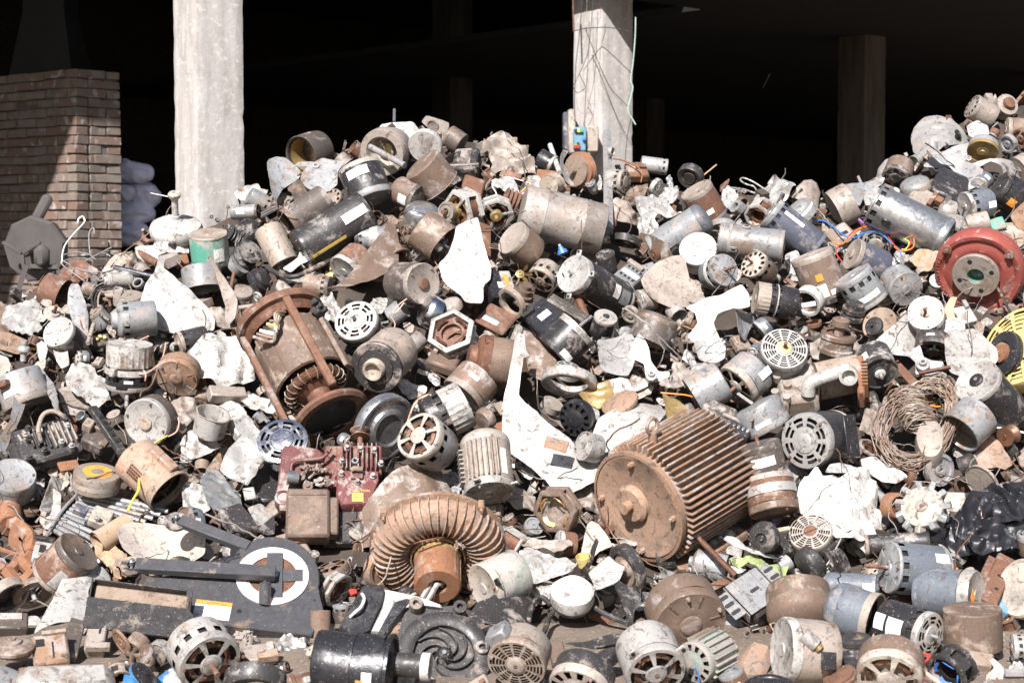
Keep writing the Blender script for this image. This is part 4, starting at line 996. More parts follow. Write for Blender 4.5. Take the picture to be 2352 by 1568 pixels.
# canister in front
R=motor('large dark navy plastic canister lying at the bottom edge with torn orange label',420,1470,-170,1420,520,.2,'plas','plas',fs='pot',bolts=0,stk=[(28,.16,14,.10,'stko'),(20,.25,26,.13,'stk')],band=(.02,.02,'plas'),dz=.06,name='vacuum_canister',cat='canister',bell=.1,dent=.02)
r=R['r'];L=R['L']
part(R,'nozzle','bkd',lambda m:m.cyl((-.1*r,-.2*r,L/2-.1*r),(-.1*r,-.2*r,L/2+.9*r),.36*r,24)); part(R,'nozzle_ring','wh',lambda m:m.revolve([(.36*r,L/2+.86*r),(.42*r,L/2+.86*r),(.42*r,L/2+1.12*r),(.34*r,L/2+1.12*r),(.32*r,L/2+.7*r),(0,L/2+.7*r)],24,M=Matrix.Translation((-.1*r,-.2*r,0))))
for k in range(2): part(R,'torn_flange','plas',lambda m:m.revolve([(1.0*r,L/2-.15*r),(1.1*r,L/2-.1*r),(1.1*r,L/2),(.96*r,L/2)],40,skip=lambda i,j:(j+k*20)%40>19))
text('NG',.15*r,R,(1.045*r*math.cos(rad(28)),1.045*r*math.sin(rad(28)),.155*L),(PI/2,rad(90),rad(118)),'blk')
# red pump
tile(3300,650,2.412)
R,s=root('pump_casing','large round red and rust pump casing with pale bolted flange and teal throat','pump',1112,965,430,-112,60,0,.10)
r=415*s
part(R,'volute','red',lambda m:m.revolve([(0,-.55*r),(.8*r,-.52*r),(.97*r,-.38*r),(1.0*r,-.18*r),(.985*r,-.02*r),(.93*r,.06*r),(.85*r,.06*r),(.78*r,.0),(.68*r,.04*r),(.56*r,.06*r),(.44*r,.0),(.3*r,0)],64),.003)
fo=Vector((-.02*r,.04*r,0)); T=Matrix.Translation(fo)
part(R,'flange','be',lambda m:m.revolve([(.42*r,0),(.42*r,.12*r),(.52*r,.13*r),(.525*r,.22*r),(.51*r,.24*r),(.19*r,.24*r),(.18*r,.2*r),(.18*r,-.05*r)],48,M=T))
part(R,'throat','te',lambda m:m.revolve([(.18*r,.18*r),(.175*r,-.05*r),(.1*r,-.09*r),(0,-.06*r)],24,M=T))
part(R,'impeller_eye','sky',lambda m:(m.box((.03*r,.02*r,-.02*r),(.12*r,.02*r,.08*r),M=T),m.cyl(fo+Vector((.05*r,-.06*r,-.05*r)),fo+Vector((.05*r,-.06*r,.02*r)),.05*r,12)))
for k in range(4):
    a=k*PI/2+.35; part(R,'bolt_hole','blk',lambda m:m.revolve([(0,.243*r),(.055*r,.243*r),(.055*r,.22*r)],16,M=Matrix.Translation(fo+Vector((.37*r*math.cos(a),.37*r*math.sin(a),0)))))
for a in(2.45,5.55,.7):
    part(R,'rim_bolt','ru',lambda m:(m.cyl((.88*r*math.cos(a),.88*r*math.sin(a),.0),(.88*r*math.cos(a),.88*r*math.sin(a),.1*r),.1*r,18),m.cyl((.88*r*math.cos(a),.88*r*math.sin(a),.1*r),(.88*r*math.cos(a),.88*r*math.sin(a),.16*r),.045*r,6)))
part(R,'outlet','red',lambda m:m.box((.25*r,-1.05*r,-.2*r),(.5*r,.6*r,.36*r),b=.08*r),.003)
mb=MB()
for i,ch in enumerate('PATTERSON PUMP CO'):
    if ch==' ': continue
    a=rad(160+5.4*i); q=text(ch,.125*r,R,(.905*r*math.cos(a),.905*r*math.sin(a),.062*r),(0,0,a-PI/2+PI),'red',.004); 
    for v in q.data.vertices: pass
    q.name='lettering'
wire('thin dark steel bar leaning on the lower right of the red pump',[(1285,1090,.16),(1420,1350,.14),(1500,1470,.1)],'bkd',w=22,name='steel_bar',cat='bar')
wire('dark twisted cable lying over the top edge of the red pump',[(890,540,.12),(960,560,.17),(1000,640,.2),(1070,745,.2)],'bkd',w=36)
wire('second dark cable end curled above the red pump',[(900,580,.12),(960,545,.14),(1000,570,.14),(1040,600,.14)],'bkd',w=28)
# tangle of wire
tile(3300,1250,2.2406)
R,s=root('wire_tangle','big tangle of stiff rusty brown wire wound around a broken motor','wire tangle',500,870,330,90,50,0,.12)
part(R,'motor_core','be',lambda m:(m.revolve([(0,-60*s),(120*s,-60*s),(130*s,0),(110*s,110*s),(60*s,140*s),(0,140*s)],26,M=Matrix.Translation((110*s,-220*s,0))@Matrix.Scale(1.9,4,(0,1,0))),m.cyl((-60*s,60*s,20*s),(0,330*s,40*s),80*s,18)),.004)
rn=random.Random(11)
for grp in range(4):
    mb=MB()
    for k in range(15):
        A=rn.uniform(-.25,.25); rx=rn.uniform(215,330); ry=rn.uniform(380,540); cx0=rn.uniform(-30,40); z0=rn.uniform(-20,130); t0=rn.uniform(0,6); span=rn.uniform(3,6.2)
        pp=[]
        for j in range(22):
            a=t0+span*j/21; x=rx*math.cos(a); y=ry*math.sin(a); x,y=x*math.cos(.38)+y*math.sin(-.38)*-1,y*math.cos(.38)+x*math.sin(-.38)*1
            pp.append(Vector((x+cx0+rn.uniform(-16,16),y+rn.uniform(-18,18),z0+40*math.sin(a*2+A)+rn.uniform(-18,18)))*s)
        mb.tube(smooth(pp,2),5.2*s,5)
    for k in range(7):
        yy=rn.uniform(-60,330); w=rn.uniform(110,170)
        pp=[Vector((-(yy*.42)+30+w*math.cos(a)+rn.uniform(-10,10),yy+rn.uniform(-14,14)+30*math.cos(a),60+w*.75*math.sin(a)))*s for a in [j*PI/9 for j in range(19)]]
        mb.tube(smooth(pp,2),5.2*s,5)
    mb.build('wire_bundle','wire',R)
# black bag
tile(3200,1850,2.026)
BG=dict(cr=1.7,fold=1.1,seed=21)
R,s=root('plastic_bag','crumpled glossy black plastic bag at the right edge of the heap','bag',1200,330,250,90,50,0,.14)
for pts,a,t,sd,cc in(([(880,320),(1000,215),(1080,60),(1230,50),(1320,15),(1520,0),(1530,520),(1250,570),(1180,625),(960,575),(880,460)],90,48,21,1.0),([(1180,60),(1330,20),(1500,60),(1500,300),(1300,330),(1200,200)],120,50,33,.8),([(1060,330),(1250,270),(1400,400),(1390,520),(1150,570),(1060,480)],60,48,45,.8)):
    sheet('',pts,a,t,'bag',cr=cc,fold=1.5,seed=sd,name='bag_film' ,parent=R,dz=.12+.05*(sd>21),th=.001,roundc=2,step=.006)
# gearbox
tile(2800,1250,2.24)
R,s=root('gearbox','dusty brown cast gearbox with a pale bent outlet pipe and corner bolts','gearbox',760,540,330,95,45,0,.13)
sy=1/math.sin(rad(45)); P=pt(R,s,760,540,1.0)
part(R,'housing','mud',lambda m:(m.box(P(595,560,-40),(330*s,330*s,230*s),b=45*s,M=Matrix.Rotation(.12,4,'Z')),m.box(P(470,600,-40),(60*s,330*s,250*s),b=25*s,M=Matrix.Rotation(.12,4,'Z'))),.004)
part(R,'cylinder_barrel','mud',lambda m:m.cyl(P(760,430,-30),P(1120,340,-40),165*s,28),.004)
part(R,'end_plate','ruo',lambda m:(m.box(P(1135,480,0),(60*s,460*s,200*s),b=14*s),[m.box(P(1170,350+40*k,40),(50*s,14*s,160*s)) for k in range(8)]))
part(R,'outlet_pipe','al',lambda m:(m.tube(smooth([P(690,690,70),P(720,640,160),P(850,600,190),P(960,560,200),P(1030,520,200)],5),62*s,16),m.revolve([(60*s,-90*s),(72*s,-90*s),(72*s,60*s),(78*s,66*s),(56*s,70*s),(50*s,20*s),(0,10*s)],24,M=Matrix.Translation(P(1040,590,190))@Matrix.Rotation(1.0,4,'X'))),.002)
for (x,y) in((430,490),(520,590),(415,670),(515,740),(825,440)): part(R,'bolt','be',lambda m:(m.cyl(P(x,y,60),P(x,y,120),34*s,12),))
part(R,'flange_cover','be',lambda m:m.revolve([(0,-30*s),(150*s,-30*s),(150*s,10*s),(110*s,30*s),(0,30*s)],26,M=Matrix.Translation(P(630,400,20))))
# white stemmed motor
tile(0,750,2.614)
R,s=root('ceiling_fan_motor','round white ceiling fan motor with an upright stem standing on the left slope','fan motor',1770,360,270,92,24,0,.05,ref='view')
part(R,'motor_cover','wh',lambda m:(m.revolve([(0,-100*s),(180*s,-100*s),(235*s,-70*s),(262*s,-30*s),(268*s,30*s),(250*s,70*s),(200*s,95*s),(70*s,110*s),(60*s,130*s),(0,130*s)],48),[m.box((140*s,0,99*s),(110*s,9*s,8*s),M=Matrix.Rotation(k*PI/9,4,'Z')) for k in range(18)]),.0025)
part(R,'stem','wh',lambda m:(m.cyl((0,0,110*s),(0,0,360*s),33*s,18),m.cyl((0,0,120*s),(0,0,170*s),46*s,18)))
part(R,'stem_cap','cream',lambda m:m.revolve([(0,340*s),(40*s,345*s),(62*s,375*s),(66*s,400*s),(50*s,420*s),(24*s,420*s),(20*s,395*s),(0,395*s)],22))
part(R,'rubber_plug','rub',lambda m:m.cyl((252*s,-40*s,-20*s),(300*s,-60*s,-30*s),34*s,16))
wire('thin grey lead running from the white stem cap down to the left',[(1790,55,.1),(1700,130,.14),(1640,240,.12),(1450,420,.05),(1250,570,.05),(1110,720,.06)],'wire',w=9)
wire('thin curled lead sticking out left of the white stem cap',[(1790,40,.08),(1700,18,.1),(1590,-5,.1),(1510,-20,.1)],'wwht',w=9)
# slotted bracket motor
tile(2700,1850,2.0257)
R,s=root('slotted_bracket_motor','grey bent bracket plate with oval slots around a square motor','motor',395,850,190,90,56,38,.16)
part(R,'motor_core','bkd',lambda m:m.box((0,-40*s,-120*s),(260*s,300*s,190*s),b=30*s),.002)
part(R,'bracket_plate','gyl',lambda m:(m.box((0,0,0),(300*s,330*s,9*s),b=3*s),m.box((-165*s,0,-50*s),(9*s,330*s,110*s),b=3*s,M=Matrix.Translation((0,0,0))),m.box((165*s,30*s,-40*s),(9*s,240*s,90*s),b=3*s),m.box((-60*s,0,6*s),(14*s,330*s,10*s),b=3*s),m.box((90*s,0,6*s),(14*s,330*s,10*s),b=3*s),m.box((-215*s,0,-4*s),(110*s,250*s,9*s),b=3*s),m.box((205*s,40*s,-4*s),(90*s,200*s,9*s),b=3*s)),.0015)
for (x,y,ro) in((15,0,0),(-225,85,0),(-225,10,0),(-225,-70,0),(215,80,0),(215,0,0)):
    part(R,'slot','blk',lambda m:m.prism([(x*s+(26*s if abs(a)<1.58 else -26*s)+16*s*math.cos(a),y*s+16*s*math.sin(a)) for a in [rad(-180+20*k) for k in range(18)]],4*s,7*s))
part(R,'shaft','st',lambda m:m.cyl((60*s,-150*s,-110*s),(80*s,-330*s,-110*s),24*s,12))
part(R,'lead_wire','lime',lambda m:m.tube(smooth([Vector((40,-170,-10))*s,Vector((70,-190,30))*s,Vector((110,-170,20))*s,Vector((90,-200,0))*s,Vector((130,-190,10))*s],5),6*s,5))
# yellow grille and black rim
tile(3300,1250,2.2406)
motor('yellow round slotted motor cover at the right edge of the heap',1400,190,1470,240,740,.72,'ye','ye',fs='grid',bolts=3,L=200,dz=.07,name='motor_cover',cat='cover',bmat='st',inner='ye')
lathe('black wheel rim with a rusty round hub beside the yellow cover',1215,235,1290,262,400,.6,[('rim',[(.2,-.6),(1,-.8),(1.02,-.4),(.94,-.2),(1.0,0),(1.0,.5),(.93,.7),(.55,.7),(.5,.4),(0,.4)],'plas'),('hub',[(.46,.4),(.46,1.0),(.2,1.05),(.18,1.2),(0,1.2)],'ruo')],name='wheel_rim',cat='wheel',dz=.12)
# grey louvre tubes
tile(0,1900,2.166)
R=thing('louvre_panel','fanned row of pale grey metal tubes behind the cardboard roll','metal panel',Matrix.Translation(unproj(*UV(750,180),SD(*UV(750,180)))))
for k in range(12):
    f=k/11; x0,y0=720-300*f,-10+290*f; ln=1.0-.45*f
    x1,y1=x0+680*ln-80*f,y0+150+40*f
    pts=path3([(x0,y0,.07),((x0+x1)/2,(y0+y1)/2-6,.085),(x1,y1,.07)],k=4); Mi=R.matrix_world.inverted()
    part(R,'slat','gyl',lambda m:m.tube([Mi@p for p in pts],20*K()*SD(*UV(x0,y0))/F,8))
part(R,'edge_frame','gyl',lambda m:m.tube([Mi@p for p in path3([(640,0,.1),(520,130,.1),(440,250,.1),(380,360,.1)],k=5)],.006,8))
cover(*UV(600,180),45,'pale grey tubes'); cover(*UV(1000,90),35,'pale grey tubes')
# rusty cast frame at the left edge
R=thing('cast_iron_frame','rust orange cast iron frame with open sides at the left edge','machine frame',Matrix.Translation(unproj(*UV(130,400),SD(*UV(130,400))))); Mi=R.matrix_world.inverted()
for pts,w in(([(-60,160,.05),(40,190,.1),(150,260,.12),(255,360,.12),(250,470,.12),(205,560,.1),(275,640,.1)],.026),([(150,260,.12),(120,400,.08),(190,470,.06),(120,600,.06),(40,620,.06),(-60,560,.05)],.022),([(275,640,.1),(170,740,.08),(60,640,.08)],.024),([(-60,430,.05),(80,480,.06),(170,510,.06)],.008)):
    part(R,'frame_rail','ruo',lambda m:m.tube([Mi@p for p in path3(pts,k=3)],w,6),.003)
part(R,'spout','ruo',lambda m:m.tube([Mi@p for p in path3([(60,90,.1),(70,170,.1),(90,260,.1)],k=2)],lambda f:.052-.01*f,14),.003)
cover(*UV(130,400),60,'rust orange cast frame')
# cardboard roll, trough
R,s=root('cardboard_roll','torn brown cardboard tube with ragged open end on the heap','cardboard',930,330,170,212,25,0,.1,ref='view')
part(R,'roll','card',lambda m:[m.revolve([((95-16*k)*s,-190*s),((98-16*k)*s,60*s+10*k*s),((104-15*k)*s+6*s*(k%2),150*s)],26,M=Matrix.Scale(.8,4,(1,0,0))) for k in range(3)],.006)
sheet('crumpled brown cardboard flap hanging below the cardboard tube',[(770,340),(900,330),(960,440),(1060,500),(1050,560),(960,580),(1020,690),(960,690),(880,560),(800,540)],100,35,'card',cr=1.3,name='cardboard_flap',cat='cardboard',dz=.11)
u,v=UV(1165,920); R,s=root('metal_trough','dirt filled dark metal trough lying in front of the exercise machine','trough',1165,930,330,84,60,-7,.33)
part(R,'tray','bkd',lambda m:(m.box((0,-20*s,-60*s),(830*s,330*s,14*s),b=4*s),m.box((-20*s,160*s,0),(760*s,14*s,150*s),b=4*s),m.box((-415*s,0,0),(14*s,330*s,170*s),b=4*s),m.box((405*s,0,0),(14*s,330*s,170*s),b=4*s)),.005)
part(R,'front_panel','bkd',lambda m:m.prism([(-430*s,-20*s),(400*s,-10*s),(440*s,-60*s),(470*s,-290*s),(-420*s,-300*s)][::-1],70*s,86*s,b=6*s),.008)
part(R,'dirt_fill','mud',lambda m:m.box((0,40*s,-20*s),(790*s,230*s,80*s),b=20*s),.006)
# ---------------------------------------------------------------- upper heap, left to right
mo,la,sh=motor,lathe,sheet
tile(900,300,2.614)
la('pale dirty pump casing with an open brass lined mouth at the peak of the heap',1500,745,1600,690,480,.88,[('flange',[(.62,.3),(.62,.8),(.7,1),(.97,1),(1,.8),(1,.1),(.9,-.1),(.8,-.9),(0,-1)],'be'),('inner_bowl',[(.62,.75),(.6,.5),(.34,.1),(.34,.4),(.28,.45),(.26,-.2),(0,-.3)],'cream'),('brass_ring',[(.26,0),(.2,.05),(.18,-.2),(0,-.2)],'ye')],name='pump_casing',cat='pump',L=330)
rod('grey steel tube handle lying diagonally across the pale pump casing',[(1365,690,.22),(1715,880,.2)],62,'st',name='steel_tube',n=16)
sh('bright white curved sheet on the very top of the heap',[(1430,500),(1480,430),(1620,450),(1800,430),(1890,490),(1910,560),(1760,640),(1600,560),(1440,560)],95,40,'wh',cr=.3,bend=-.3,dz=-.05)
rod('short upright steel pin above the white sheet at the top of the heap',[(1608,440,-.03),(1610,318,-.03)],30,'sil',name='steel_pin',n=12)
la('round dirty white cover disc below the top bracket',1915,690,1925,675,350,.9,[('cover',[(0,-1),(1,-1),(1,.6),(.95,1),(.4,.9),(0,1.4)],'al')],name='cover_disc',cat='cover',L=60,dz=.1)
mo('black upright motor with vent slots and a torn paper sticker near the peak',1385,1225,1255,890,440,.32,'bk','gyl',fs='flat',slots='r',stk=(10,-.18,60,.24),dz=.12,bmat='st',rear='be')
la('open round brown shell with a brass lined rim against the dark shed',725,760,800,735,400,.75,[('shell',[(0,-.9),(.95,-1),(1,-.5),(1,.9),(.96,1),(.9,.9),(.9,-.6),(0,-.7)],'dk'),('liner',[(.89,.6),(.8,.75),(.74,.4),(.74,-.5)],'bron')],name='open_shell',cat='shell',L=300)
sh('grey leaf shaped fan blade standing upright at the left shoulder of the heap',[(325,860),(345,820),(420,790),(500,815),(640,965),(650,1030),(490,1110),(440,1200),(385,1305),(360,1180)],70,45,'gyl',cr=.15,bend=.3,ba=20,name='fan_blade',cat='fan blade',dz=.12)
fanset('two bladed grey galvanised fan with a riveted arm beside the open brown shell',820,910,60,[('gyl',[(690,960),(760,880),(880,800),(1000,830),(1130,850),(1040,950),(1040,1080),(950,1140),(860,1160),(720,1110),(670,1040)],95,58,dict(cr=.12,bend=.15)),('gyl',[(580,900),(650,840),(800,840),(880,880),(860,960),(790,960),(740,890),(660,890)],90,60,dict(cr=.1,name='arm',dz=.14))],dz=.1)
sh('dark brown torn sheet under the two bladed grey fan',[(530,1100),(660,1010),(720,1110),(860,1160),(720,1240),(610,1260),(590,1180)],80,40,'dk',cr=.4,dz=.05)
mo('small grey motor with square slots beneath the upright leaf blade',345,1290,150,1180,190,-.2,'gyl','be',slots='f',bolts=0)
sh('flat dented aluminium sheet at the foot of the tall column',[(0,1150),(60,1090),(240,1060),(270,1120),(340,1120),(330,1165),(110,1240),(20,1210)],90,40,'al',cr=.5)
mo('grey box shaped motor with a small white sticker at the foot of the tall column',245,1340,-20,1350,150,.35,'gyl','dk',fs='spoke',stk=(-10,-.1,50,.3,'stk'),bolts=0)
mo('rust brown short motor with black end and white tag below the peak',1855,1220,1640,1120,290,.5,'br','dk',fs='flat',stk=(30,.1,40,.35,'stk'),dz=.05)
la('shiny domed grey cap half buried under the rust brown short motor',1900,1300,1880,1400,360,.5,[('dome',[(0,-1),(1,-1),(1,0),(.9,.5),(.6,.85),(.3,1),(0,1)],'sil')],name='domed_cap',cat='cap',L=170)
for k in range(7):
    y=1250+26*k; wire(['thick black cable','second black cable','grey dusty cable','thin black cable','blue grey cable','short dark cable','lowest black cable'][k]+' in the bundle left of the two long black cylinders',[(270,1410-10*k),(420,1330-8*k),(560,1275+8*k),(700,1230+16*k)],['wblk','bkd','wire','wblk','blp','wire','bkd'][k],w=15,name='cable',cat='cable',dz=.05,group='cables bundled left of the long black cylinders')
tile(700,750,2.614)
mo('large long black cylinder motor with long white sticker and worn paint',1190,560,1850,150,420,.22,'bkd','bk',fs='flat',stk=[(8,-.28,26,.34),(-32,.20,10,.5,'stky')],dz=.13,rear='bk',rearfs='pot',bolts=2)
mo('dark brown long cylinder with a toothed open end behind the large black one',1060,300,1450,40,330,.3,'dk','br',fs='open',dz=.03,bolts=0)
mo('teal green motor with white rating plate and rusty patches on the left slope',262,385,285,690,385,.3,'te','be',fs='flat',slots='F',stk=(28,-.08,34,.42),dz=.12,rear='gn',bolts=0,bell=.06)
la('open grey can standing under the teal motor',215,950,185,720,400,.25,[('can',CUP,'gyl')],name='open_can',cat='can',dz=.05)
sh('dark pointed fan blade standing on edge right of the open grey can',[(342,690),(375,680),(440,830),(570,1060),(560,1250),(545,1385),(480,1280),(410,1030)],150,40,'be',cr=.3,bend=.4,ba=70,name='fan_blade',cat='fan blade',dz=.12)
la('dusty blue brown metal tube canister with brass nozzle left of the long black cylinder',1030,690,855,330,285,.3,[('tube',[(0,-1),(.9,-1),(1,-.9),(1,.97),(.94,1),(.92,.8),(0,.7)],'be'),('nozzle',[(.0,-1.2),(.12,-1.2),(.12,-.9)],'bron')],name='tube_canister',cat='canister',dz=.1)
la('black ribbed pulley cap at the top of the black pulley stack',445,375,520,440,195,.6,[('cap',PUL2,'bkd')],name='pulley',cat='pulley',dz=.06)
la('wide black flange disc behind the black ribbed pulley cap',600,370,640,400,330,.55,[('disc',DISC,'bkd')],name='flange_disc',cat='disc',L=60)
la('black dusty wheel with a central hole right of the teal motor',675,575,640,610,270,.7,[('wheel',PUL,'bkd')],name='wheel',cat='wheel',L=110,dz=.05)
la('black rounded knob shaped pulley stack below the dusty wheel',850,810,740,890,270,.4,[('knob',[(0,-1),(.95,-1),(1,-.7),(.9,-.6),(.9,-.3),(1,-.2),(1,.1),(.85,.2),(.85,.4),(.8,.8),(.5,1),(0,1)],'bk')],name='pulley_stack',cat='pulley',dz=.05)
la('small white plastic cap below the black dusty wheel',575,690,540,720,230,.5,[('cap',CAN,'gyl')],name='plastic_cap',cat='cap',L=80)
mo('pale grey squat pot motor with a thin upright shaft left of the rusty framed motor',600,960,590,1060,220,.6,'be','be',shaft=.0,bolts=0)
rod('short rusty upright shaft left of the rusty framed motor',[(490,930,.14),(520,780,.14)],34,'ru',n=12)
mo('grey slotted motor with a pale strap lying under the long dark fan blade',1740,430,2150,440,250,-.05,'gy','bkd',fs='spoke',slots='fr',band=(.05,.2,'alb'),dz=.06,rear='bkd')
sh('white narrow propeller blade below the large long black cylinder',[(1000,750),(1165,625),(1180,565),(1250,555),(1305,600),(1290,660),(1190,695),(1090,780)],100,50,'wh',cr=.15,bend=.2,name='propeller_blade',cat='fan blade',dz=.12)
block('yellow plastic terminal piece under the long dark fan blade',1520,690,90,110,50,80,45,10,'ye',name='plastic_terminal')
block('second yellow plastic clip near the dark wavy hose',1490,790,110,50,40,80,55,-10,'ye',name='plastic_clip')
mo('brown rusty drum motor with a pale round end under the long dark fan blade',1625,770,1800,610,350,.55,'ru','al',fs='flat',dz=.03)
rod('thick dusty black hose wavering under the long black cylinders',[(850,730,.1),(990,800,.12),(1150,815,.13),(1350,720,.12),(1600,610,.1)],52,'bkd',name='rubber_hose',cat='hose',k=5,n=10)
sh('long dark brown twisted fan blade right above the rusty framed motor',[(1265,1085),(1400,1050),(1540,960),(1830,610),(2040,425),(2150,540),(2180,700),(1880,900),(1500,1100),(1380,1060)],70,38,'br',cr=.18,bend=.5,ba=-60,name='fan_blade',cat='fan blade',dz=.2)
mo('round vented end cover with a steel hub right of the rusty framed motor',1745,1260,1790,1330,450,.82,'bkd','al',fs='vent',shaft=.25,sh='st',hub='st',dz=.06,bolts=0,L=160)
sh('small crumpled white scrap between the hose and the brown drum motor',[(960,800),(1100,850),(1240,800),(1420,770),(1440,850),(1300,900),(1130,900),(1000,870)],90,45,'al',cr=.8)
mo('dark motor with a slotted brown casing behind the rusty framed motor',1480,930,1230,900,230,.2,'br','dk',slots='f')
tile(1600,300,2.614)
sh('square pale bracket plate tilted at the top of the heap',[(50,440),(100,375),(250,420),(325,450),(325,500),(265,640),(225,560),(150,530)],140,45,'be',cr=.1,dz=-.03,name='bracket_plate',cat='bracket')
la('round recess ring set on the square pale bracket plate',160,490,175,480,130,.8,[('ring',[(.0,-1),(1,-1),(1,1),(.85,1),(.8,.2),(0,.2)],'br')],name='recess_ring',cat='ring',L=20,dz=.02)
mo('brown dusty cylinder leaning behind the dark transformer block at the peak',320,580,460,670,230,-.3,'dk','br',bolts=0,dz=-.02)
block('dark square transformer block with a strap near the peak',495,800,250,230,190,100,35,-6,'bkd',name='transformer',cat='transformer',dz=.05,extra=[('strap',0,0,4,110,240,12,'dk'),('base_strip',0,-125,-10,290,26,40,'be')])
sh('large crumpled beige sheet metal standing at the top beside the transformer block',[(650,690),(725,570),(850,550),(935,548),(1010,610),(1025,650),(1112,680),(1130,760),(1195,870),(1210,1010),(1100,960),(900,935),(740,970),(760,860),(700,780)],95,40,'be',cr=1.25,dz=.07,seed=3)
lathe('brown open box shaped can lying on its side below the peak',245,1080,50,860,420,-.25,[('can',CUP,'br')],name='open_can',cat='can',dz=.12)
mo('small black smeared motor right of the crumpled beige sheet',1380,880,1230,800,200,.25,'bk','al',slots='f')
rod('white painted bar leaning right of the crumpled beige sheet',[(1345,675,.08),(1440,950,.1)],52,'wh',name='painted_bar',cat='bar')
sh('twisted narrow grey strip left of the yellow brown toothed stator',[(1430,800),(1480,715),(1525,740),(1465,850),(1560,980),(1570,1110),(1500,1030),(1440,910)],10,40,'gyl',cr=.3,bend=.5,dz=.13,name='metal_strip',cat='strip')
la('yellow brown stator with a ragged toothed rim and a short shaft',1590,930,1700,925,360,.72,[('core',[(0,-1),(.86,-1),(.86,.9),(.5,1),(.2,1),(.18,1.8),(0,1.8)],'mud'),('toothed_rim',[(.86,-.7),(1.02,-.6),(.92,-.45),(1.04,-.3),(.92,-.15),(1.02,0),(.94,.15),(1.04,.3),(.86,.5)],'ruo')],name='toothed_stator',cat='motor core',dz=.03)
rod('grey flat topped steel post rising out of the heap before the second column',[(1915,555,.0),(1925,1000,.06),(1932,1540,.14)],98,'st',name='steel_post',cat='post',n=6)
la('small hose clip ring on the grey steel post',1965,740,1955,740,90,.5,[('ring',RING,'al')],name='clip_ring',cat='clip',dz=.12,L=40)
block('rust brown core block with a pale crumpled top under the transformer block',575,1085,220,220,120,70,40,-10,'ru',name='core_block',cat='motor core')
sh('flattened silver can sheet right of the rust brown core block',[(730,1060),(800,1010),(960,990),(1020,1080),(1030,1175),(930,1160),(840,1110)],90,50,'alb',cr=.6)
for k,(mk,nm) in enumerate((('wyel','yellow'),('wred','red'),('wpur','purple'),('wwht','white'))):
    wire(nm+' wire among the thin wires above the big beige drum',[(960,985+6*k,.1),(1080,1010+9*k,.12),(1150,1060+4*k,.12),(1110,1090+14*k,.12),(1050,1150+8*k,.1)],mk,w=11)
wire('thin white lead drooping down left of the silver can sheet',[(770,1030,.1),(765,1090,.11),(800,1150,.11),(810,1205,.1)],'wwht',w=12)
stator('cast grey motor frame with an open copper coil and a round bearing hub',410,1330,560,1295,400,.62,'al','rus','copg',hubcap=True,dz=.12)
la('cream ringed bearing cap with a threaded stub on the cast grey frame',285,1345,340,1335,190,.8,[('cap',BEAR,'be'),('stub',[(0,.4),(.16,.4),(.16,2.0),(.26,2.1),(.26,2.8),(0,2.8)],'ru')],name='bearing_cap',cat='cap',dz=.22,L=60)
stator('square dark cast frame with a broken three arm bracket',800,1370,790,1320,350,.85,'al','dark','rus',n=8,hubcap=True,dz=.1)
la('rusty red triple groove pulley upright behind the square dark cast frame',890,1200,1010,1250,230,.2,[('pulley',PUL2,'ru')],name='pulley',cat='pulley',dz=.06)
la('small round cream capacitor end above the big beige drum',1330,1080,1400,1055,210,.85,[('body',CAN,'cream')],name='capacitor',cat='capacitor',dz=.05)
block('orange rusty winding lump behind the cream capacitor',1310,960,200,90,80,80,40,0,'ruo',name='winding_lump',cat='scrap part')
block('orange brown casting behind the twisted grey strip',1440,1010,180,150,100,70,40,20,'ob',name='casting')
sh('curled silver scrap right of the grey steel post top',[(1800,980),(1850,975),(1870,1040),(1860,1120),(1810,1130)],120,40,'al',cr=.6)
tile(2100,750,2.614)
la('big beige dented drum lying on its side in the middle of the upper heap',560,345,-250,150,520,-.12,[('drum',[(0,-1),(.97,-1),(1,-.97),(1,-.5),(1.012,-.49),(1.012,-.47),(1,-.46),(1,.45),(1.012,.46),(1.012,.48),(1,.49),(1,.97),(.97,1),(0,.98)],'be'),('end_disc',[(0,1.0),(.9,1.0),(.9,1.02)],'bkd')],name='steel_drum',cat='drum',dz=.16,dent=.02)
sh('crumpled bright white sheet with folded corners right of the grey post',[(890,30),(930,0),(1030,10),(1190,10),(1230,60),(1250,130),(1335,205),(1200,230),(1140,180),(1060,295),(970,240),(900,120)],95,42,'alb',cr=1.0,dz=.12)
sh('bent pale cone shaped sheet right beside the grey post',[(655,60),(720,0),(800,50),(900,160),(1000,300),(880,295),(760,260),(660,200)],80,45,'be',cr=.5,bend=-.5,dz=.08)
mo('rust brown upright drum motor with slotted grey base and white label',1500,-60,1670,230,340,.3,'ru','be',slots='rr',fs='flat',stk=(-8,-.15,50,.16,'stk'),rear='gyl',lugs=0,dz=.08)
mo('dark grey cylinder motor with a dented black end cap under the white crumple',1080,560,1560,240,330,-.1,'gy','gy',rear='bl',rearfs='dome',bolts=0,dz=.07)
mo('round white motor face with a yellow wire bunch on top',1520,535,1545,650,375,.86,'wh','wh',fs='flat',bolts=0,dz=.13,stk=None)
for k in range(3): wire(['yellow wire loop','second yellow wire loop','lowest yellow wire loop'][k]+' above the round white motor face',[(1400,400,.18),(1350+10*k,350-8*k,.17),(1450+20*k,330+10*k,.17),(1530,350+8*k,.17),(1420+20*k,380,.18)],'wyel',w=10)
sh('square cornered dark brown plate bracket left of the round white motor face',[(930,370),(1060,400),(1200,480),(1275,620),(1190,640),(1100,680),(1020,590)],140,35,'br',cr=.2,dz=.12,name='bracket_plate',cat='bracket')
la('small rusty coil pulley under the dark brown plate bracket',1075,610,1110,590,130,.5,[('pulley',PUL2,'ru')],name='pulley',cat='pulley',dz=.17)
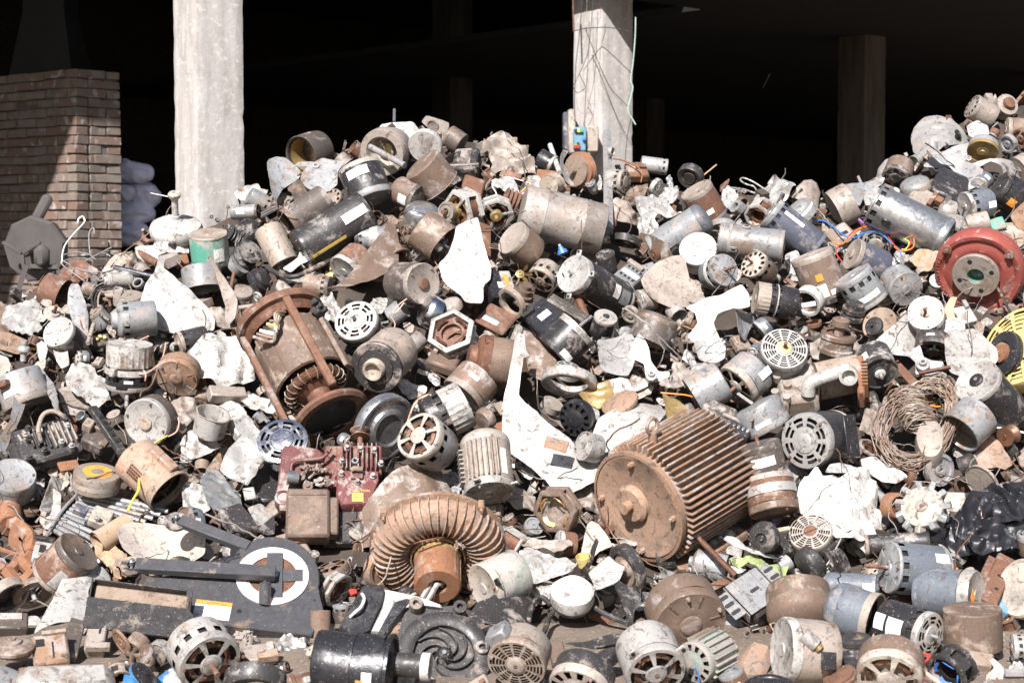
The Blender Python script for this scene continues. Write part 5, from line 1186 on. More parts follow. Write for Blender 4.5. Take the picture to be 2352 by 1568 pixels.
mo('dark burnt can motor behind the white faced cast motor',590,590,625,760,190,.5,'bkd','bkd',fs='flat',bolts=0,dz=.03)
R=mo('black motor with a square white cast flange and a thin steel shaft',270,790,740,1060,400,.72,'bk','alb',fs='flat',shaft=.16,sh='sil',lugs=4,stk=[(20,-.12,40,.12),(15,-.3,44,.18,'gyl')],rear='wh',dz=.14,bell=.2,slots='r',bolts=0)
rod('thick brown round bar standing against the white cast flange motor',[(232,850,.26),(320,1040,.24),(400,1220,.2)],74,'rus',n=14,cov=True)
block('dark ribbed shaft piece lying across below the brown round bar',215,1125,460,95,70,90,50,-38,'dk',name='ribbed_shaft',cat='shaft',dz=.16,extra=[('rib',0,-36+18*k,3,450,7,8,'bkd') for k in range(5)])
block('grey slotted motor box with white sticker left of the beige fan blade',845,790,230,290,200,65,35,-30,'gy',name='motor_box',cat='motor',dz=.05,extra=[('slot',-70+47*k,-80,1,26,34,6,'blk') for k in range(4)]+[('slot',-70+47*k,95,1,26,34,6,'blk') for k in range(4)]+[('sticker',0,0,1,190,70,5,'prt'),('torn_flap',-30,150,20,180,60,30,'be')])
la('tiny blue plastic cone with a white tip beside the big beige drum',140,520,170,590,110,-.2,[('cone',[(0,1.3),(.3,1.3),(.3,1),(.45,1),(.6,.1),(.9,0),(1,-1),(0,-1)],'wblu'),('tip',[(.28,1.2),(.24,1.7),(0,1.7)],'wh')],name='plastic_cone',cat='cone',dz=.12)
fanset('large four bladed fan with one big dusty beige blade and a bolted spider hub',1610,1120,48,[('be',[(945,860),(1000,770),(1100,680),(1250,625),(1350,620),(1385,660),(1440,850),(1610,1040),(1440,1120),(1260,1155),(1080,1080),(985,980)],85,55,dict(bend=.25,ba=60,cr=.12,dz=.2)),('alb',[(1400,1130),(1500,1085),(1600,1030),(1760,1000),(1860,940),(1960,895),(2035,990),(2045,1120),(1960,1140),(1860,1140),(1720,1190),(1680,1290),(1770,1500),(1740,1545),(1600,1460),(1480,1480),(1425,1420),(1520,1280),(1500,1190)],95,60,dict(name='spider',dz=.22,cr=.1)),('alb',[(1470,1470),(1600,1460),(1740,1440),(1800,1545),(1790,1650),(1700,1690),(1530,1660)],95,60,dict(dz=.17,bend=.2)),('gyl',[(1870,1150),(1960,1180),(2090,1190),(2000,1470),(1930,1390),(1900,1250)],60,40,dict(dz=.14,bend=.2))],dz=.2)
mo('blue grey motor with smooth disc end and long brown shaft near the white face',1845,735,1600,815,330,.8,'gy','gyl',fs='plain',slots='f',band=(.05,.16,'wh'),shaft=.55,dz=.13,L=240,bmat='st')
la('dusty brown black drum with a spoked open end below the ribbed shaft',1020,1500,1130,1230,430,.2,[('drum',[(0,-.95),(.93,-1),(1,-.92),(1,.95),(1.03,1),(.95,1),(.92,.85),(.9,.4),(0,.3)],'dk'),('end_spider',[(.92,.8),(.8,.86),(.3,.8),(.26,1),(0,1)],'cream'),('label_patch',[(1.006,-.75),(1.006,-.45)],'br')],name='motor_drum',cat='drum',dz=.1)
mo('small aluminium motor with a black hub standing upright among dark ones',600,1220,545,1390,235,.62,'bk','al',hub='bk',dz=.16,bolts=0,stk=(30,-.3,40,.12))
rod('short grey pin sticking out left of the small aluminium motor',[(330,1320,.2),(450,1220,.2)],36,'st',n=12)
mo('big black cylinder motor with white label and pale rim below the ribbed shaft',325,1345,70,1590,430,-.12,'bk','al',band=(.47,.05,'al'),stk=(30,-.34,40,.2,'stk'),rear='bkd',bolts=0,dz=.13)
la('small pale flywheel right of the small aluminium motor',835,1210,860,1180,180,.75,[('flywheel',DISC,'be')],name='flywheel',cat='wheel',dz=.12,L=50)
tile(1400,750,2.614)
block('black plastic controller box with a white paper label',1790,1200,330,330,160,115,45,35,'plas',name='controller_box',cat='box',dz=.14,extra=[('sticker',10,-20,1,130,90,4,'prt'),('cap',-90,130,20,150,80,60,'bk')])
la('dusty brown bucket shaped casing open to the lower right with a chrome pulley',800,500,570,320,440,.25,[('bucket',CUP,'br'),('rotor_pulley',[(0,-.4),(.12,-.4),(.12,.5),(.3,.55),(.3,.7),(.22,.78),(.3,.86),(.3,1.0),(.1,1.05),(.08,1.4),(0,1.4)],'sil')],name='motor_casing',cat='casing',dz=.12,dent=.03)
mo('dusty round ended motor with a rusty brown disc in its pale face',605,890,330,870,410,.8,'dk','be',fs='flat',dz=.16,L=420,hub='ru',bolts=4,bmat='be')
wire('pink twisted wire pair dropping from the round ended motor',[(430,1040,.24),(350,1100,.22),(290,1180,.2),(330,1170,.2),(400,1080,.23)],'wpk',w=13)
wire('thin pinkish wire hooked over the long neck motor',[(265,1220,.2),(310,1290,.24),(290,1360,.24)],'wpk',w=12)
fanset('large white cross shaped fan blade with a creased middle in the upper centre',1000,800,20,[('wh',[(915,425),(1010,400),(1130,372),(1185,520),(1240,650),(1275,760),(1270,840),(1215,900),(1190,960),(1195,1080),(1170,1190),(1065,1252),(1000,1170),(960,1030),(850,930),(790,850),(745,700),(850,610),(890,520)],92,50,dict(cr=.3,bend=.35,ba=90,fold=.8,dz=.24))],hub='al',dz=.2)
mo('tilted rusty beige can motor with a round dished end left of the big beige drum',1480,425,1690,590,370,.5,'br','be',fs='flat',bolts=0,dz=.12,dent=.02)
block('rusty red channel bracket above the white cross blade',1220,440,150,280,110,40,40,0,'ru',name='channel_bracket',cat='bracket',dz=.07)
block('black plastic unit with an orange label window under the white cross blade',1370,880,260,270,170,70,45,14,'plas',name='control_unit',cat='box',dz=.14,extra=[('metal_frame',70,30,6,110,230,20,'al'),('orange_label',60,20,18,42,150,8,'stko'),('sticker',-10,-30,3,50,80,6,'stk')])
fan('small brass pump impeller with curved vanes right of the white cross blade',1565,790,130,75,60,0,n=7,hubd=.35,wd=.5,mk='bron',hub='bron',name='pump_impeller',cat='impeller',dz=.12,pitch=70,cup=.3)
la('rust brown stepped cone stack below the brass impeller',1640,900,1560,1050,270,.5,[('cone',[(0,-1),(1,-1),(1,-.6),(.8,-.5),(.8,-.1),(.6,0),(.55,.5),(.4,.55),(.38,1),(0,1)],'br')],name='stepped_cone',cat='scrap part',dz=.1)
la('rusty open ring half buried below the black plastic unit',1470,1090,1500,1070,330,.55,[('ring',RING,'mud')],name='iron_ring',cat='ring',dz=.1,L=60)
mo('dusty slotted motor with a spoked open end left of the white cast flange',1775,860,1860,740,300,.62,'be','be',fs='spoke',slots='f',shaft=.12,dz=.06,bolts=0)
la('chrome dish shaped cover below the round ended motor',610,1140,700,1190,340,.35,[('dish',[(0,-1),(1,-1),(1,.2),(.93,.5),(.8,.9),(.4,1),(0,1)],'chrome')],name='dish_cover',cat='cover',dz=.1,L=140)
la('dusty beige dome right of the chrome dish cover',850,1060,880,1140,240,.45,[('dome',[(0,-1),(1,-1),(1,0),(.86,.6),(.5,.95),(0,1)],'be')],name='domed_cap',cat='cap',dz=.12)
stator('six sided cast stator frame with brown copper wire in the centre',870,1370,900,1440,480,.85,'al','rus','cud',n=6,dz=.1)
for k in range(9): wire(['bent copper wire','loose copper strand','thin copper strand','short copper strand','long copper strand','curled copper strand','dull copper strand','upper copper strand','lower copper strand'][k]+' spilling inside the six sided stator frame',[(830+14*k,1440-8*k,.17),(890+10*k,1390-4*k,.2),(960+8*k,1370+8*k,.2),(1030,1360+16*k,.17)],'cud',w=11,group='copper strands in the six sided frame')
block('flat brown panel with a blue and white torn sticker below the white blade',1330,1230,330,250,40,80,45,-30,'ru',name='painted_panel',cat='panel',dz=.08,extra=[('sticker',-30,-70,1,170,60,3,'stk'),('blue_stripe',-40,-40,1.5,160,18,3,'sky')])
la('small pale knob below the brown panel',1210,1430,1240,1480,150,.5,[('knob',CAN,'be')],name='knob',cat='cap',dz=.08)
for (x,y,d,mk,l) in((1720,330,110,'cream','small cream bobbin near the rusty beige can motor'),(720,500,80,'be','little pipe elbow socket on the bucket shaped casing')):
    la(l,x,y,x+30,y+30,d,.5,[('ring',BEAR,mk)],name='ring_bush',cat='bush',dz=.2,L=80)
tile(0,750,2.614)
for k,P in enumerate(([(780,290),(790,240),(830,215),(850,250),(840,285),(700,440),(640,540),(620,680)],[(610,680),(650,720),(760,800),(860,870),(880,840)],[(640,600),(760,575),(880,590),(950,640),(1000,700)],[(650,655),(770,630),(900,650),(1010,720)],[(720,800),(760,720),(900,640),(1120,525)],[(620,650),(740,720),(880,770),(1040,770),(1170,735)],[(905,590),(895,470),(900,370),(940,330),(950,390)])):
    wire(['hooked white wire of the wire frame rising above the left slope','lowest short wire of the wire frame on the left slope','upper curved wire of the wire frame on the left slope','second curved wire of the wire frame on the left slope','long straight wire of the wire frame pointing up right','long lower wire of the wire frame sweeping right','upright hooked wire of the wire frame before the brick pier'][k],[(x,y,.06) for x,y in P],'st' if k else 'wwht',w=[18,15,13,12,18,14,17][k],name='bent_wire',cat='wire',group='bent steel wires on the left slope')
la('rusty red brown open can at the left edge of the slope',640,1010,450,930,330,.4,[('can',CUP,'ru')],name='open_can',cat='can',dz=.06)
mo('small rusty dark motor right of the rusty red open can',960,970,830,930,150,.2,'br','bkd',bolts=0)
sh('rust stained torn sheet under the bent wires',[(560,830),(640,760),(790,655),(900,690),(985,745),(970,830),(840,850),(700,880)],90,42,'ru',cr=.9)
sh('torn bright sheet with a peeled corner at the far left of the slope',[(0,1270),(60,1130),(130,1100),(250,1075),(340,1050),(410,1080),(430,1180),(400,1300),(440,1350),(300,1405),(140,1370)],95,45,'alb',cr=.9,dz=.1)
fan('cream painted fan hub with a rusty stub at the far left',545,1190,210,75,48,30,n=4,hubd=.5,wd=.55,mk='cream',hub='cream',shaft=.6,dz=.16,pitch=8)
sh('grey upright ribbed blade with rivet dots left of the stacked pulleys',[(690,930),(720,885),(790,890),(830,1000),(860,1080),(890,1190),(885,1450),(800,1420),(720,1260),(675,1080)],60,40,'gyl',cr=.2,bend=-.4,ribs=2,dz=.16,name='ribbed_blade',cat='fan blade')
mo('slate grey slotted motor with a shaft pointing left on the left slope',1215,1255,1560,1235,360,.1,'gy','gyl',fs='cone',slots='f',shaft=.15,dz=.14,stk=(0,.4,40,.2,'al'),bolts=0,bell=.06)
la('dusty flat pulley with a bolt in its centre above the slate grey motor',1290,1000,1290,1090,300,.35,[('pulley',[(0,-1),(1,-1),(1,.8),(.95,1),(.2,1),(.18,1.3),(0,1.3)],'be')],name='flat_pulley',cat='pulley',dz=.08)
la('thin dusty disc leaning behind the flat pulley',1140,960,1150,990,190,.4,[('disc',DISC,'be')],name='disc',cat='disc',L=20,dz=.06)
for k in range(3): wire(['wide black drive belt','inner black drive belt','dusty drive belt'][k]+' looped left of the flat pulley',[(1140-20*k,1260,.1),(1000+10*k,1200,.1),(925+30*k,1080,.1),(950+30*k,980,.1),(1060,915+30*k,.1),(1280,905+40*k,.1)],['bkd','bkd','be'][k],w=26,name='drive_belt',cat='belt')
rod('polished chrome bar pointing right across the left slope',[(1150,725,.1),(1540,815,.1)],52,'chrome',name='chrome_bar',n=14)
rod('short rusty tube above the chrome bar',[(1380,580,.1),(1590,690,.1)],80,'ru',name='steel_tube',n=14,cov=True)
sh('cream curved plastic cover left of the short rusty tube',[(1030,720),(1130,600),(1340,540),(1380,600),(1420,660),(1240,690),(1200,760),(1100,790)],95,45,'cream',cr=.3,bend=-.4,dz=.04)
sh('smooth white sheet under the ceiling fan motor',[(1350,520),(1560,500),(1800,580),(1770,660),(1640,690),(1470,690),(1380,620)],90,45,'wh',cr=.25,dz=.05)
sh('folded white paper thin sheet just below the ceiling fan motor',[(1550,465),(1740,465),(1890,520),(1900,590),(1700,570),(1540,530)],90,48,'wh',cr=.4,dz=.1)
block('orange rusty lump left of the teal motor',1830,630,140,110,80,70,45,10,'ruo',name='rusty_lump')
mo('pale grey pipe shaped motor end under the chrome bar',1090,860,1320,850,170,.2,'al','al',fs='cone',bolts=0)
la('small dark eye bolt lever right of the flat pulley',1385,880,1400,900,110,.7,[('eye',RING,'st')],name='eye_lever',cat='lever',dz=.13,L=50)
sh('large bright white fan blade bending over the left slope below the teal motor',[(1550,780),(1590,640),(1620,585),(1665,610),(1650,720),(1730,780),(1880,930),(2091,1110),(2165,1240),(2160,1330),(2090,1395),(1900,1385),(1700,1305),(1510,1235),(1415,1050),(1475,860)],95,50,'wh',cr=.4,bend=-.4,ba=45,fold=.9,dz=.22,name='fan_blade',cat='fan blade')
mo('round dirty motor face with a mottled white end at the left below the torn sheet',585,1370,740,1520,330,.75,'bkd','al',fs='flat',dz=.1,bolts=3)
sh('dull orange board lying at the left edge',[(-20,1370),(100,1380),(300,1470),(340,1540),(180,1600),(-20,1540)],90,45,'ob',cr=.1)
rod('grey dusty stick lying upright left of the slate grey motor',[(940,1300,.1),(880,1490,.12)],44,'be',name='stick')
block('torn black wiring board with yellow clips below the slate grey motor',1010,1450,200,120,60,80,50,20,'dk',name='wiring_board',extra=[('clip',-40+40*k,20*(k%2),20,30,40,30,'ye') for k in range(3)])
# ---------------------------------------------------------------- right side of the upper heap
tile(2200,0,2.24)
mo('light steel slotted motor right of the grey post at the skyline',815,1440,590,1410,140,-.1,'gyl','al',slots='rf',bolts=0)
block('rusty stepped casting in front of the light steel slotted motor',560,1450,190,130,90,80,40,10,'ru',name='casting',extra=[('boss',30,20,10,90,60,40,'ru')])
wire('thin rust brown rod curving from the post to the rusty casting',[(345,1365,.1),(450,1385,.1),(560,1440,.1),(600,1500,.1),(590,1568,.1)],'ruo',w=14,name='thin_rod',cat='rod')
la('grey rubber wheel with rusty centre at the skyline',1010,1530,1030,1500,230,.75,[('wheel',[(.3,-1),(.9,-1),(1,-.6),(1,.6),(.9,1),(.62,.8),(.5,.2),(.48,.9),(.2,.9),(0,.9)],'bkd'),('rim',[(.6,.82),(.5,.3),(.46,.95)],'ru')],name='rubber_wheel',cat='wheel',L=90,dz=-.03)
rod('short dry stick rising above the skyline right of the rubber wheel',[(1130,1510,.0),(1240,1420,.0)],14,'wood',name='stick',cat='stick')
tile(2800,650,2.6133)
for k in range(3): wire(['bent grey rod ends','long grey rod','short grey rod'][k]+' poking from the valley of the skyline',[(0,160+25*k,-.1),(120+20*k,190+10*k,-.1),(230,230,-.1),(280,260-10*k,-.1)] if k else [(360,200,-.1),(250,130,-.1),(150,90,-.1),(120,110,-.1),(170,150,-.1),(260,180,-.1),(290,250,-.1)],'st',w=18,name='bent_rod',cat='rod')
sh('folded pale metal shade with curled edge at the valley of the skyline',[(245,315),(330,230),(400,170),(395,140),(470,72),(560,90),(640,120),(680,160),(620,230),(600,280),(480,340),(440,400),(330,330)],95,42,'alb',cr=.9,dz=.03)
sh('bent beige shovel shaped sheet right of the folded pale shade',[(635,230),(690,170),(760,110),(840,100),(920,140),(952,190),(930,270),(910,420),(840,425),(760,340)],80,48,'be',cr=.45,bend=-.5,dz=.06)
la('grey domed pot with a white paper band right of the valley',640,370,760,500,340,.25,[('pot',[(0,-1),(1,-1),(1,.1),(.93,.5),(.75,.8),(.4,.97),(0,1)],'gyl'),('paper_band',[(1.01,-.25),(1.01,.02)],'stk')],name='domed_pot',cat='pot',dz=.08)
mo('long slate blue motor with moulded stripes and a white label strip',420,440,880,800,340,.06,'blp','gy',slots='f',stk=(35,.12,14,.4,'stk'),dz=.1,bolts=0,rear='bl')
R=mo('grey horizontal motor with cradle lugs and vent slots on the right upper heap',-90,700,550,780,330,-.05,'gyl','gyl',slots='FR',dz=.14,band=(.33,.05,'be'),rear='be')
for k,(a,z) in enumerate(((62,-.1),(-30,-.25),(-30,.12))):
    r=R['r'];L=R['L']; part(R,'cradle_lug','gyl',lambda m:m.box((1.06*r,0,-z*L),(.08*r,.34*r,.5*r),b=.02*r,M=Matrix.Rotation(rad(a),4,'Z'))); part(R,'lug_slot','blk',lambda m:m.box((1.11*r,0,-z*L),(.02*r,.1*r,.24*r),M=Matrix.Rotation(rad(a),4,'Z')))
mo('cream faced motor with radial slots and a brown shaft pointing left',250,950,380,1070,290,.72,'br','cream',fs='slot',slots='f',shaft=.5,dz=.14,bolts=0,hub='be')
mo('dusty brown upright motor with two white labels and a grille at its foot',830,850,1010,1330,430,.12,'br','be',stk=[(-14,-.22,44,.26,'stk'),(28,-.30,28,.10,'stk'),(-2,.05,18,.14,'stko')],dz=.12,fs='flat',bolts=0,rear='bk',rearfs='pot',slots='r')
mo('navy black cylinder with a pale ragged end plate on the right upper heap',1245,850,1560,990,330,.42,'blp','be',fs='flat',hub='be',bolts=0,dz=.12)
mo('black motor with a ridged aluminium end and oval slots left of the brown upright motor',270,1290,680,1360,330,.2,'bk','be',fs='flat',crown=.5,slots='2r',band=(.02,.03,'al'),dz=.17,bolts=0)
la('open white ring frame with copper inside right of the ridged aluminium motor',790,1340,830,1300,300,.75,[('ring',RING,'wh'),('winding',[(.7,-.5),(.62,0),(.7,.4),(.8,.2)],'cud'),('inner_core',[(0,-.6),(.55,-.6),(.55,-.2),(0,-.2)],'dark')],name='ring_frame',cat='motor core',dz=.12,L=110)
block('white arm crossing the open ring frame',790,1360,180,55,25,90,60,12,'wh',name='frame_arm',cat='bracket',dz=.22)
mo('grey motor with a white barcode band and square vents on the right heap',1240,1060,1430,1350,400,.2,'gy','gyl',fs='flat',slots='fr',stk=(-6,-.2,96,.17),dz=.17,rear='al',bolts=0)
la('brown black bearing stack with a rounded top on the right heap',1280,1340,1240,1500,240,.4,[('stack',[(0,-1),(1,-1),(1,-.5),(.85,-.4),(.85,-.2),(.98,-.1),(.98,.3),(.8,.4),(.8,.9),(.6,1),(0,1)],'bkd')],name='bearing_stack',cat='bearing',dz=.2)
block('tan dusty casting with a bolt hole between the coloured wires',1130,640,260,200,110,90,45,35,'mud',name='casting',extra=[('bolt_slot',20,-20,2,90,40,8,'blk')],dz=.02)
la('broad dusty beige pot lid behind the tan casting',1060,420,1230,330,420,.2,[('pot',[(0,-1),(1,-1),(1,.5),(.96,1),(.9,.9),(0,.7)],'be')],name='pot_lid',cat='pot',dz=-.02)
for k,(mk,nm,P) in enumerate((('wblu','blue',[(850,525),(950,520),(1040,570),(1150,660),(1260,690),(1400,640),(1560,680)]),('wred','red',[(1140,930),(1090,860),(1090,790),(1180,720),(1240,640),(1370,565)]),('worg','orange',[(1040,735),(1130,755),(1220,690),(1300,610),(1450,570),(1568,620)]),('wpur','purple',[(1310,500),(1380,560),(1450,610),(1500,630)]),('wyel','yellow',[(1480,550),(1470,590),(1520,640),(1568,660)]))):
    wire(nm+' insulated wire looping across the right upper heap',[(x,y,.13) for x,y in P],mk,w=15)
for k,(mk,P) in enumerate((('wyel',[(1570,980),(1610,1030),(1660,1060)]),)):
    pass
tile(2900,0,1.9604)
sh('curled white plastic hood sheet high on the right hand pile',[(1185,960),(1210,905),(1290,865),(1400,865),(1500,885),(1590,930),(1650,990),(1630,1040),(1480,1090),(1350,1140),(1250,1120),(1205,1060)],95,42,'alb',cr=.35,bend=-.5,ba=10,dz=.05)
sh('small white torn disc right of the curled white hood',[(1595,950),(1680,905),(1760,950),(1770,1010),(1700,1050),(1620,1030)],90,45,'alb',cr=.4)
fanset('long grey fan with sweeping thin blades on the right hand pile',1615,1195,22,[('gyl',[(1225,1040),(1290,1060),(1400,1150),(1560,1200),(1650,1260),(1720,1320),(1690,1420),(1610,1450),(1560,1380),(1480,1260),(1330,1180),(1260,1110)],70,45,dict(bend=.3,dz=.14)),('gyl',[(1270,1290),(1330,1200),(1500,1100),(1750,1060),(1640,1130),(1600,1210),(1480,1260)],95,45,dict(bend=.2,dz=.1)),('gyl',[(1640,1200),(1760,1190),(1900,1195),(2031,1210),(2031,1370),(1900,1400),(1870,1260),(1780,1205),(1660,1260)],80,45,dict(bend=-.4,dz=.12))],dz=.15)
mo('grey motor with a dished brass coloured end high on the right pile',1720,1150,1730,1090,230,.72,'gyl','bron',fs='pot',bolts=0,dz=.12)
la('toothed alternator fan with a rusty hub at the top of the right pile',1920,775,1860,830,170,.75,[('body',[(0,-1),(1,-1),(1,.6),(0,.8)],'be'),('hub',[(.55,.8),(.5,1.2),(.2,1.3),(0,1.3)],'ru')],name='alternator',cat='alternator',L=120)
motor('beige alternator with a slotted end at the top of the right pile',1640,800,1790,890,190,.35,'be','be',fs='slot',slots='F',bolts=0)
block('pale flat iron bracket behind the alternators on the right pile',1790,760,60,110,40,60,40,20,'be',name='bracket')
mo('dusty grey vented motor leaning behind the grey dome on the right pile',1070,1330,1100,1250,210,.7,'br','bkd',fs='vent',bolts=0,dz=.08,L=150)
sh('big grey curved sheet behind the vented motor on the right pile',[(905,1360),(930,1270),(990,1200),(1040,1190),(1030,1280),(985,1370)],80,40,'gyl',cr=.2,bend=.3,dz=.02)
la('blue grey domed cap in front of the vented motor on the right pile',1200,1350,1220,1430,230,.4,[('dome',[(0,-1),(1,-1),(1,0),(.95,.35),(.75,.75),(.4,.97),(0,1)],'gyl')],name='domed_cap',cat='cap',dz=.1)
sh('long grey bent sheet pointing left before the vented motor',[(640,1430),(690,1390),(970,1355),(960,1400),(830,1470),(790,1560),(700,1480)],90,45,'gyl',cr=.25,bend=.2,dz=.05)
sh('pale round flap below the long grey bent sheet',[(820,1490),(870,1420),(940,1410),(960,1500),(900,1550),(840,1545)],90,45,'alb',cr=.3)
sh('tan crumpled sheet at the right edge of the heap skyline',[(1740,830),(1800,730),(1815,705),(1830,760),(1830,880),(1780,900)],60,40,'mud',cr=.4,dz=-.02)
block('large dark open box behind the long grey fan blades',1480,1380,260,220,160,70,40,-20,'bk',name='open_box',cat='box')
la('tan drum end at the right edge of the frame high on the pile',1990,1290,2060,1250,220,.5,[('drum',CAN,'be')],name='drum',cat='drum',dz=.02)
mo('brown grey can motor below the torn white disc on the right pile',1900,980,2050,990,190,.2,'br','be',bolts=0)
for (x,y,d,l) in((2000,1050,150,'rust stained flange below the alternators'),(1900,1090,140,'grey round plate left of the rust stained flange')): la(l,x,y,x+30,y-20,d,.7,[('disc',DISC,'gyl' if d==140 else 'ru')],name='flange_disc',cat='disc',L=40,dz=.08)
tile(3300,650,2.412)
R=mo('large bright steel cylinder motor with a row of square slots slanting down right',140,320,800,650,400,-.05,'sil','sil',slots='f',dz=.16,bolts=0,band=(-.43,.03,'sil'),rear='sil',bell=.05)
r=R['r'];L=R['L']; part(R,'mounting_clip','bk',lambda m:m.box((1.05*r,0,.24*L),(.1*r,.26*r,.42*r),b=.03*r,M=Matrix.Rotation(rad(-28),4,'Z')))
for k,(mk,nm,P) in enumerate((('worg','orange',[(250,600),(320,560),(430,580),(510,650),(500,730),(400,760),(330,720)]),('wred','red',[(210,570),(290,560),(410,590),(480,630),(470,710),(380,750),(260,610)]),('wblu','blue',[(0,610),(120,580),(220,610),(300,680),(380,750),(395,800)]),('wyel','yellow',[(300,625),(400,640),(470,680),(440,740),(400,745)]),('wpur','purple',[(0,470),(90,530),(180,570)]))):
    wire(nm+' wire loop hanging under the bright steel cylinder',[(x,y,.2) for x,y in P],mk,w=12)
mo('cream slotted motor end in shadow under the wire loops',170,690,200,640,280,.8,'be','al',fs='vent',bolts=0,L=120)
mo('slate blue motor with a white sticker and brass slots on the right pile',990,350,1210,300,270,.5,'bl','al',fs='flat',slots='fr',stk=(-14,-.3,26,.3,'stk'),dz=.14,shaft=.12,bolts=0)
mo('black finned motor with an orange and white tag at the right edge',1300,160,1490,290,330,.3,'bk','bkd',fs='flat',slots='F',stk=(-20,-.1,26,.3,'stko'),dz=.1,bolts=0)
la('blue grey cylinder behind the bright steel motor',540,110,520,230,270,.35,[('pot',[(0,-1),(1,-1),(1,.1),(.95,.4),(.7,.85),(0,1)],'gyl')],name='domed_pot',cat='pot',dz=.05)
block('tan motor base with rusty iron flange above the bright steel cylinder',600,250,230,170,120,70,45,-25,'be',name='motor_base',dz=.08,extra=[('flange',90,0,20,40,200,60,'ru'),('pulley',150,10,30,70,70,60,'ruo'),('lug',210,60,30,50,110,20,'dk')])
la('clean grey cast bearing housing right of the tan motor base',760,360,860,400,210,.4,[('housing',[(0,-1),(1,-1),(1,-.2),(.7,.1),(.5,.9),(.3,1),(0,1)],'al')],name='bearing_housing',cat='bearing',dz=.1)
mo('dirty cream motor with an orange rust stain above the red pump',1000,530,1200,480,200,.2,'be','be',bolts=0,dz=.08)
block('green circuit board corner above the red pump',1290,500,140,120,20,80,55,20,'te',name='circuit_board',cat='board',dz=.07)
sh('dented tan sheet at the right edge above the red pump',[(1290,570),(1360,490),(1534,520),(1534,700),(1460,740),(1400,640)],90,42,'mud',cr=.6)
sh('torn brown cardboard piece under the bright steel cylinder',[(450,830),(560,730),(660,760),(760,750),(700,880),(640,950),(560,920)],90,50,'card',cr=.7,dz=.1,name='cardboard_piece',cat='cardboard')
mo('pale grey motor with a round socket in its ribbed face left of the red pump',440,1110,340,1030,330,.82,'gyl','gyl',fs='plain',hub='st',dz=.16,L=240)
mo('round white motor disc with a bronze shaft left of the red pump foot',620,1320,640,1380,335,.93,'wh','alb',fs='flat',shaft=.36,hub='cream',dz=.2,L=120,bolts=4,bmat='al')
la('cream ring disc behind the barcode motor',260,1160,230,1130,260,.75,[('disc',DISC,'cream')],name='ring_disc',cat='disc',L=50,dz=.1)
la('black pulley with a rusty centre bolt on a tan plate',130,1450,150,1460,185,.8,[('pulley',[(0,-1),(1,-1),(1,0),(.94,.5),(.6,1),(.3,1),(.28,.7),(.16,.7),(.14,2.2),(0,2.2)],'bkd')],name='pulley',cat='pulley',dz=.22,L=40)
mo('tan dusty motor face behind the black pulley',180,1420,260,1500,330,.8,'be','mud',fs='flat',dz=.1,L=150)
sh('curled brown cardboard scrap at the foot of the red pump',[(790,1300),(850,1190),(915,1180),(880,1290),(900,1400),(830,1410)],70,45,'card',cr=.6,dz=.2,name='cardboard_piece',cat='cardboard')
block('silver cast valve block below the red pump',990,1340,160,170,80,80,50,25,'al',name='valve_block',dz=.15,extra=[('stub',40,90,20,40,90,40,'st')])
la('small slotted white end cap below the white motor disc',870,1470,880,1500,230,.8,[('cap',DISC,'al')],name='end_cap',cat='cap',L=50,dz=.1)
mo('blue edged motor at the right frame edge beside the red pump',1500,1190,1560,1150,140,.3,'bl','al',bolts=0)
# ---------------------------------------------------------------- middle band
tile(0,1300,2.4125)
sh('white curled blade tip at the left edge under the mottled motor face',[(340,60),(385,20),(430,50),(447,110),(420,190),(372,225),(350,150)],110,45,'alb',cr=.25,bend=.4,dz=.14,name='fan_blade',cat='fan blade')
sh('second white curled blade right of the first at the left edge',[(465,-10),(560,30),(630,120),(648,260),(570,285),(510,180)],110,45,'alb',cr=.25,bend=.4,dz=.14,name='fan_blade',cat='fan blade')
la('pale threaded tube with a dusty ball joint at the left edge',225,20,215,210,70,.15,[('tube',[(0,-1),(.8,-1),(.8,-.2),(1.7,-.05),(1.8,.2),(1.5,.4),(.85,.5),(1.0,.6),(1.0,1),(.6,1),(.5,.7),(0,.7)],'st')],name='ball_joint',cat='joint',dz=.12)
mo('big slate grey motor with a rusty side and white plate at the left edge',260,620,150,330,450,.2,'gyl','be',fs='flat',stk=(30,.1,34,.2,'stk'),dz=.08,bolts=0,cap=(34,-.2,.5,.2,'ru'))
sh('tall thin grey bent strip crossing the left edge motor',[(130,312),(205,315),(225,420),(262,520),(190,740),(110,900),(45,1055),(0,1045),(-5,920),(110,720)],30,40,'gyl',cr=.2,bend=.3,dz=.2,name='metal_strip',cat='strip')
sh('folded dark grey blade standing right of the slate grey left edge motor',[(345,275),(400,290),(440,350),(510,430),(605,695),(525,705),(460,540),(400,440)],140,35,'gyl',cr=.3,bend=.5,dz=.16,name='fan_blade',cat='fan blade')
sh('crumpled silver sheet between the grey blade and the banded black motor',[(590,340),(720,205),(790,215),(850,235),(900,330),(980,365),(995,500),(1035,560),(960,620),(890,650),(760,560),(640,490)],95,45,'al',cr=1.1,dz=.1)
sh('flat dull sheet under the crumpled silver one',[(530,470),(640,440),(760,540),(850,640),(720,720),(600,700)],90,45,'be',cr=.3,dz=.03)
R=mo('upright black motor with ribbed aluminium top and a bright clamp band',1205,50,1190,460,425,.22,'bk','al',fs='flat',crown=.62,slots='2r',band=(-.08,.13,'al'),dz=.16,bolts=2,rear='al',stk=(0,-.26,22,.07,'stk'),cap=(-35,-.05,.3,.2,'al'))
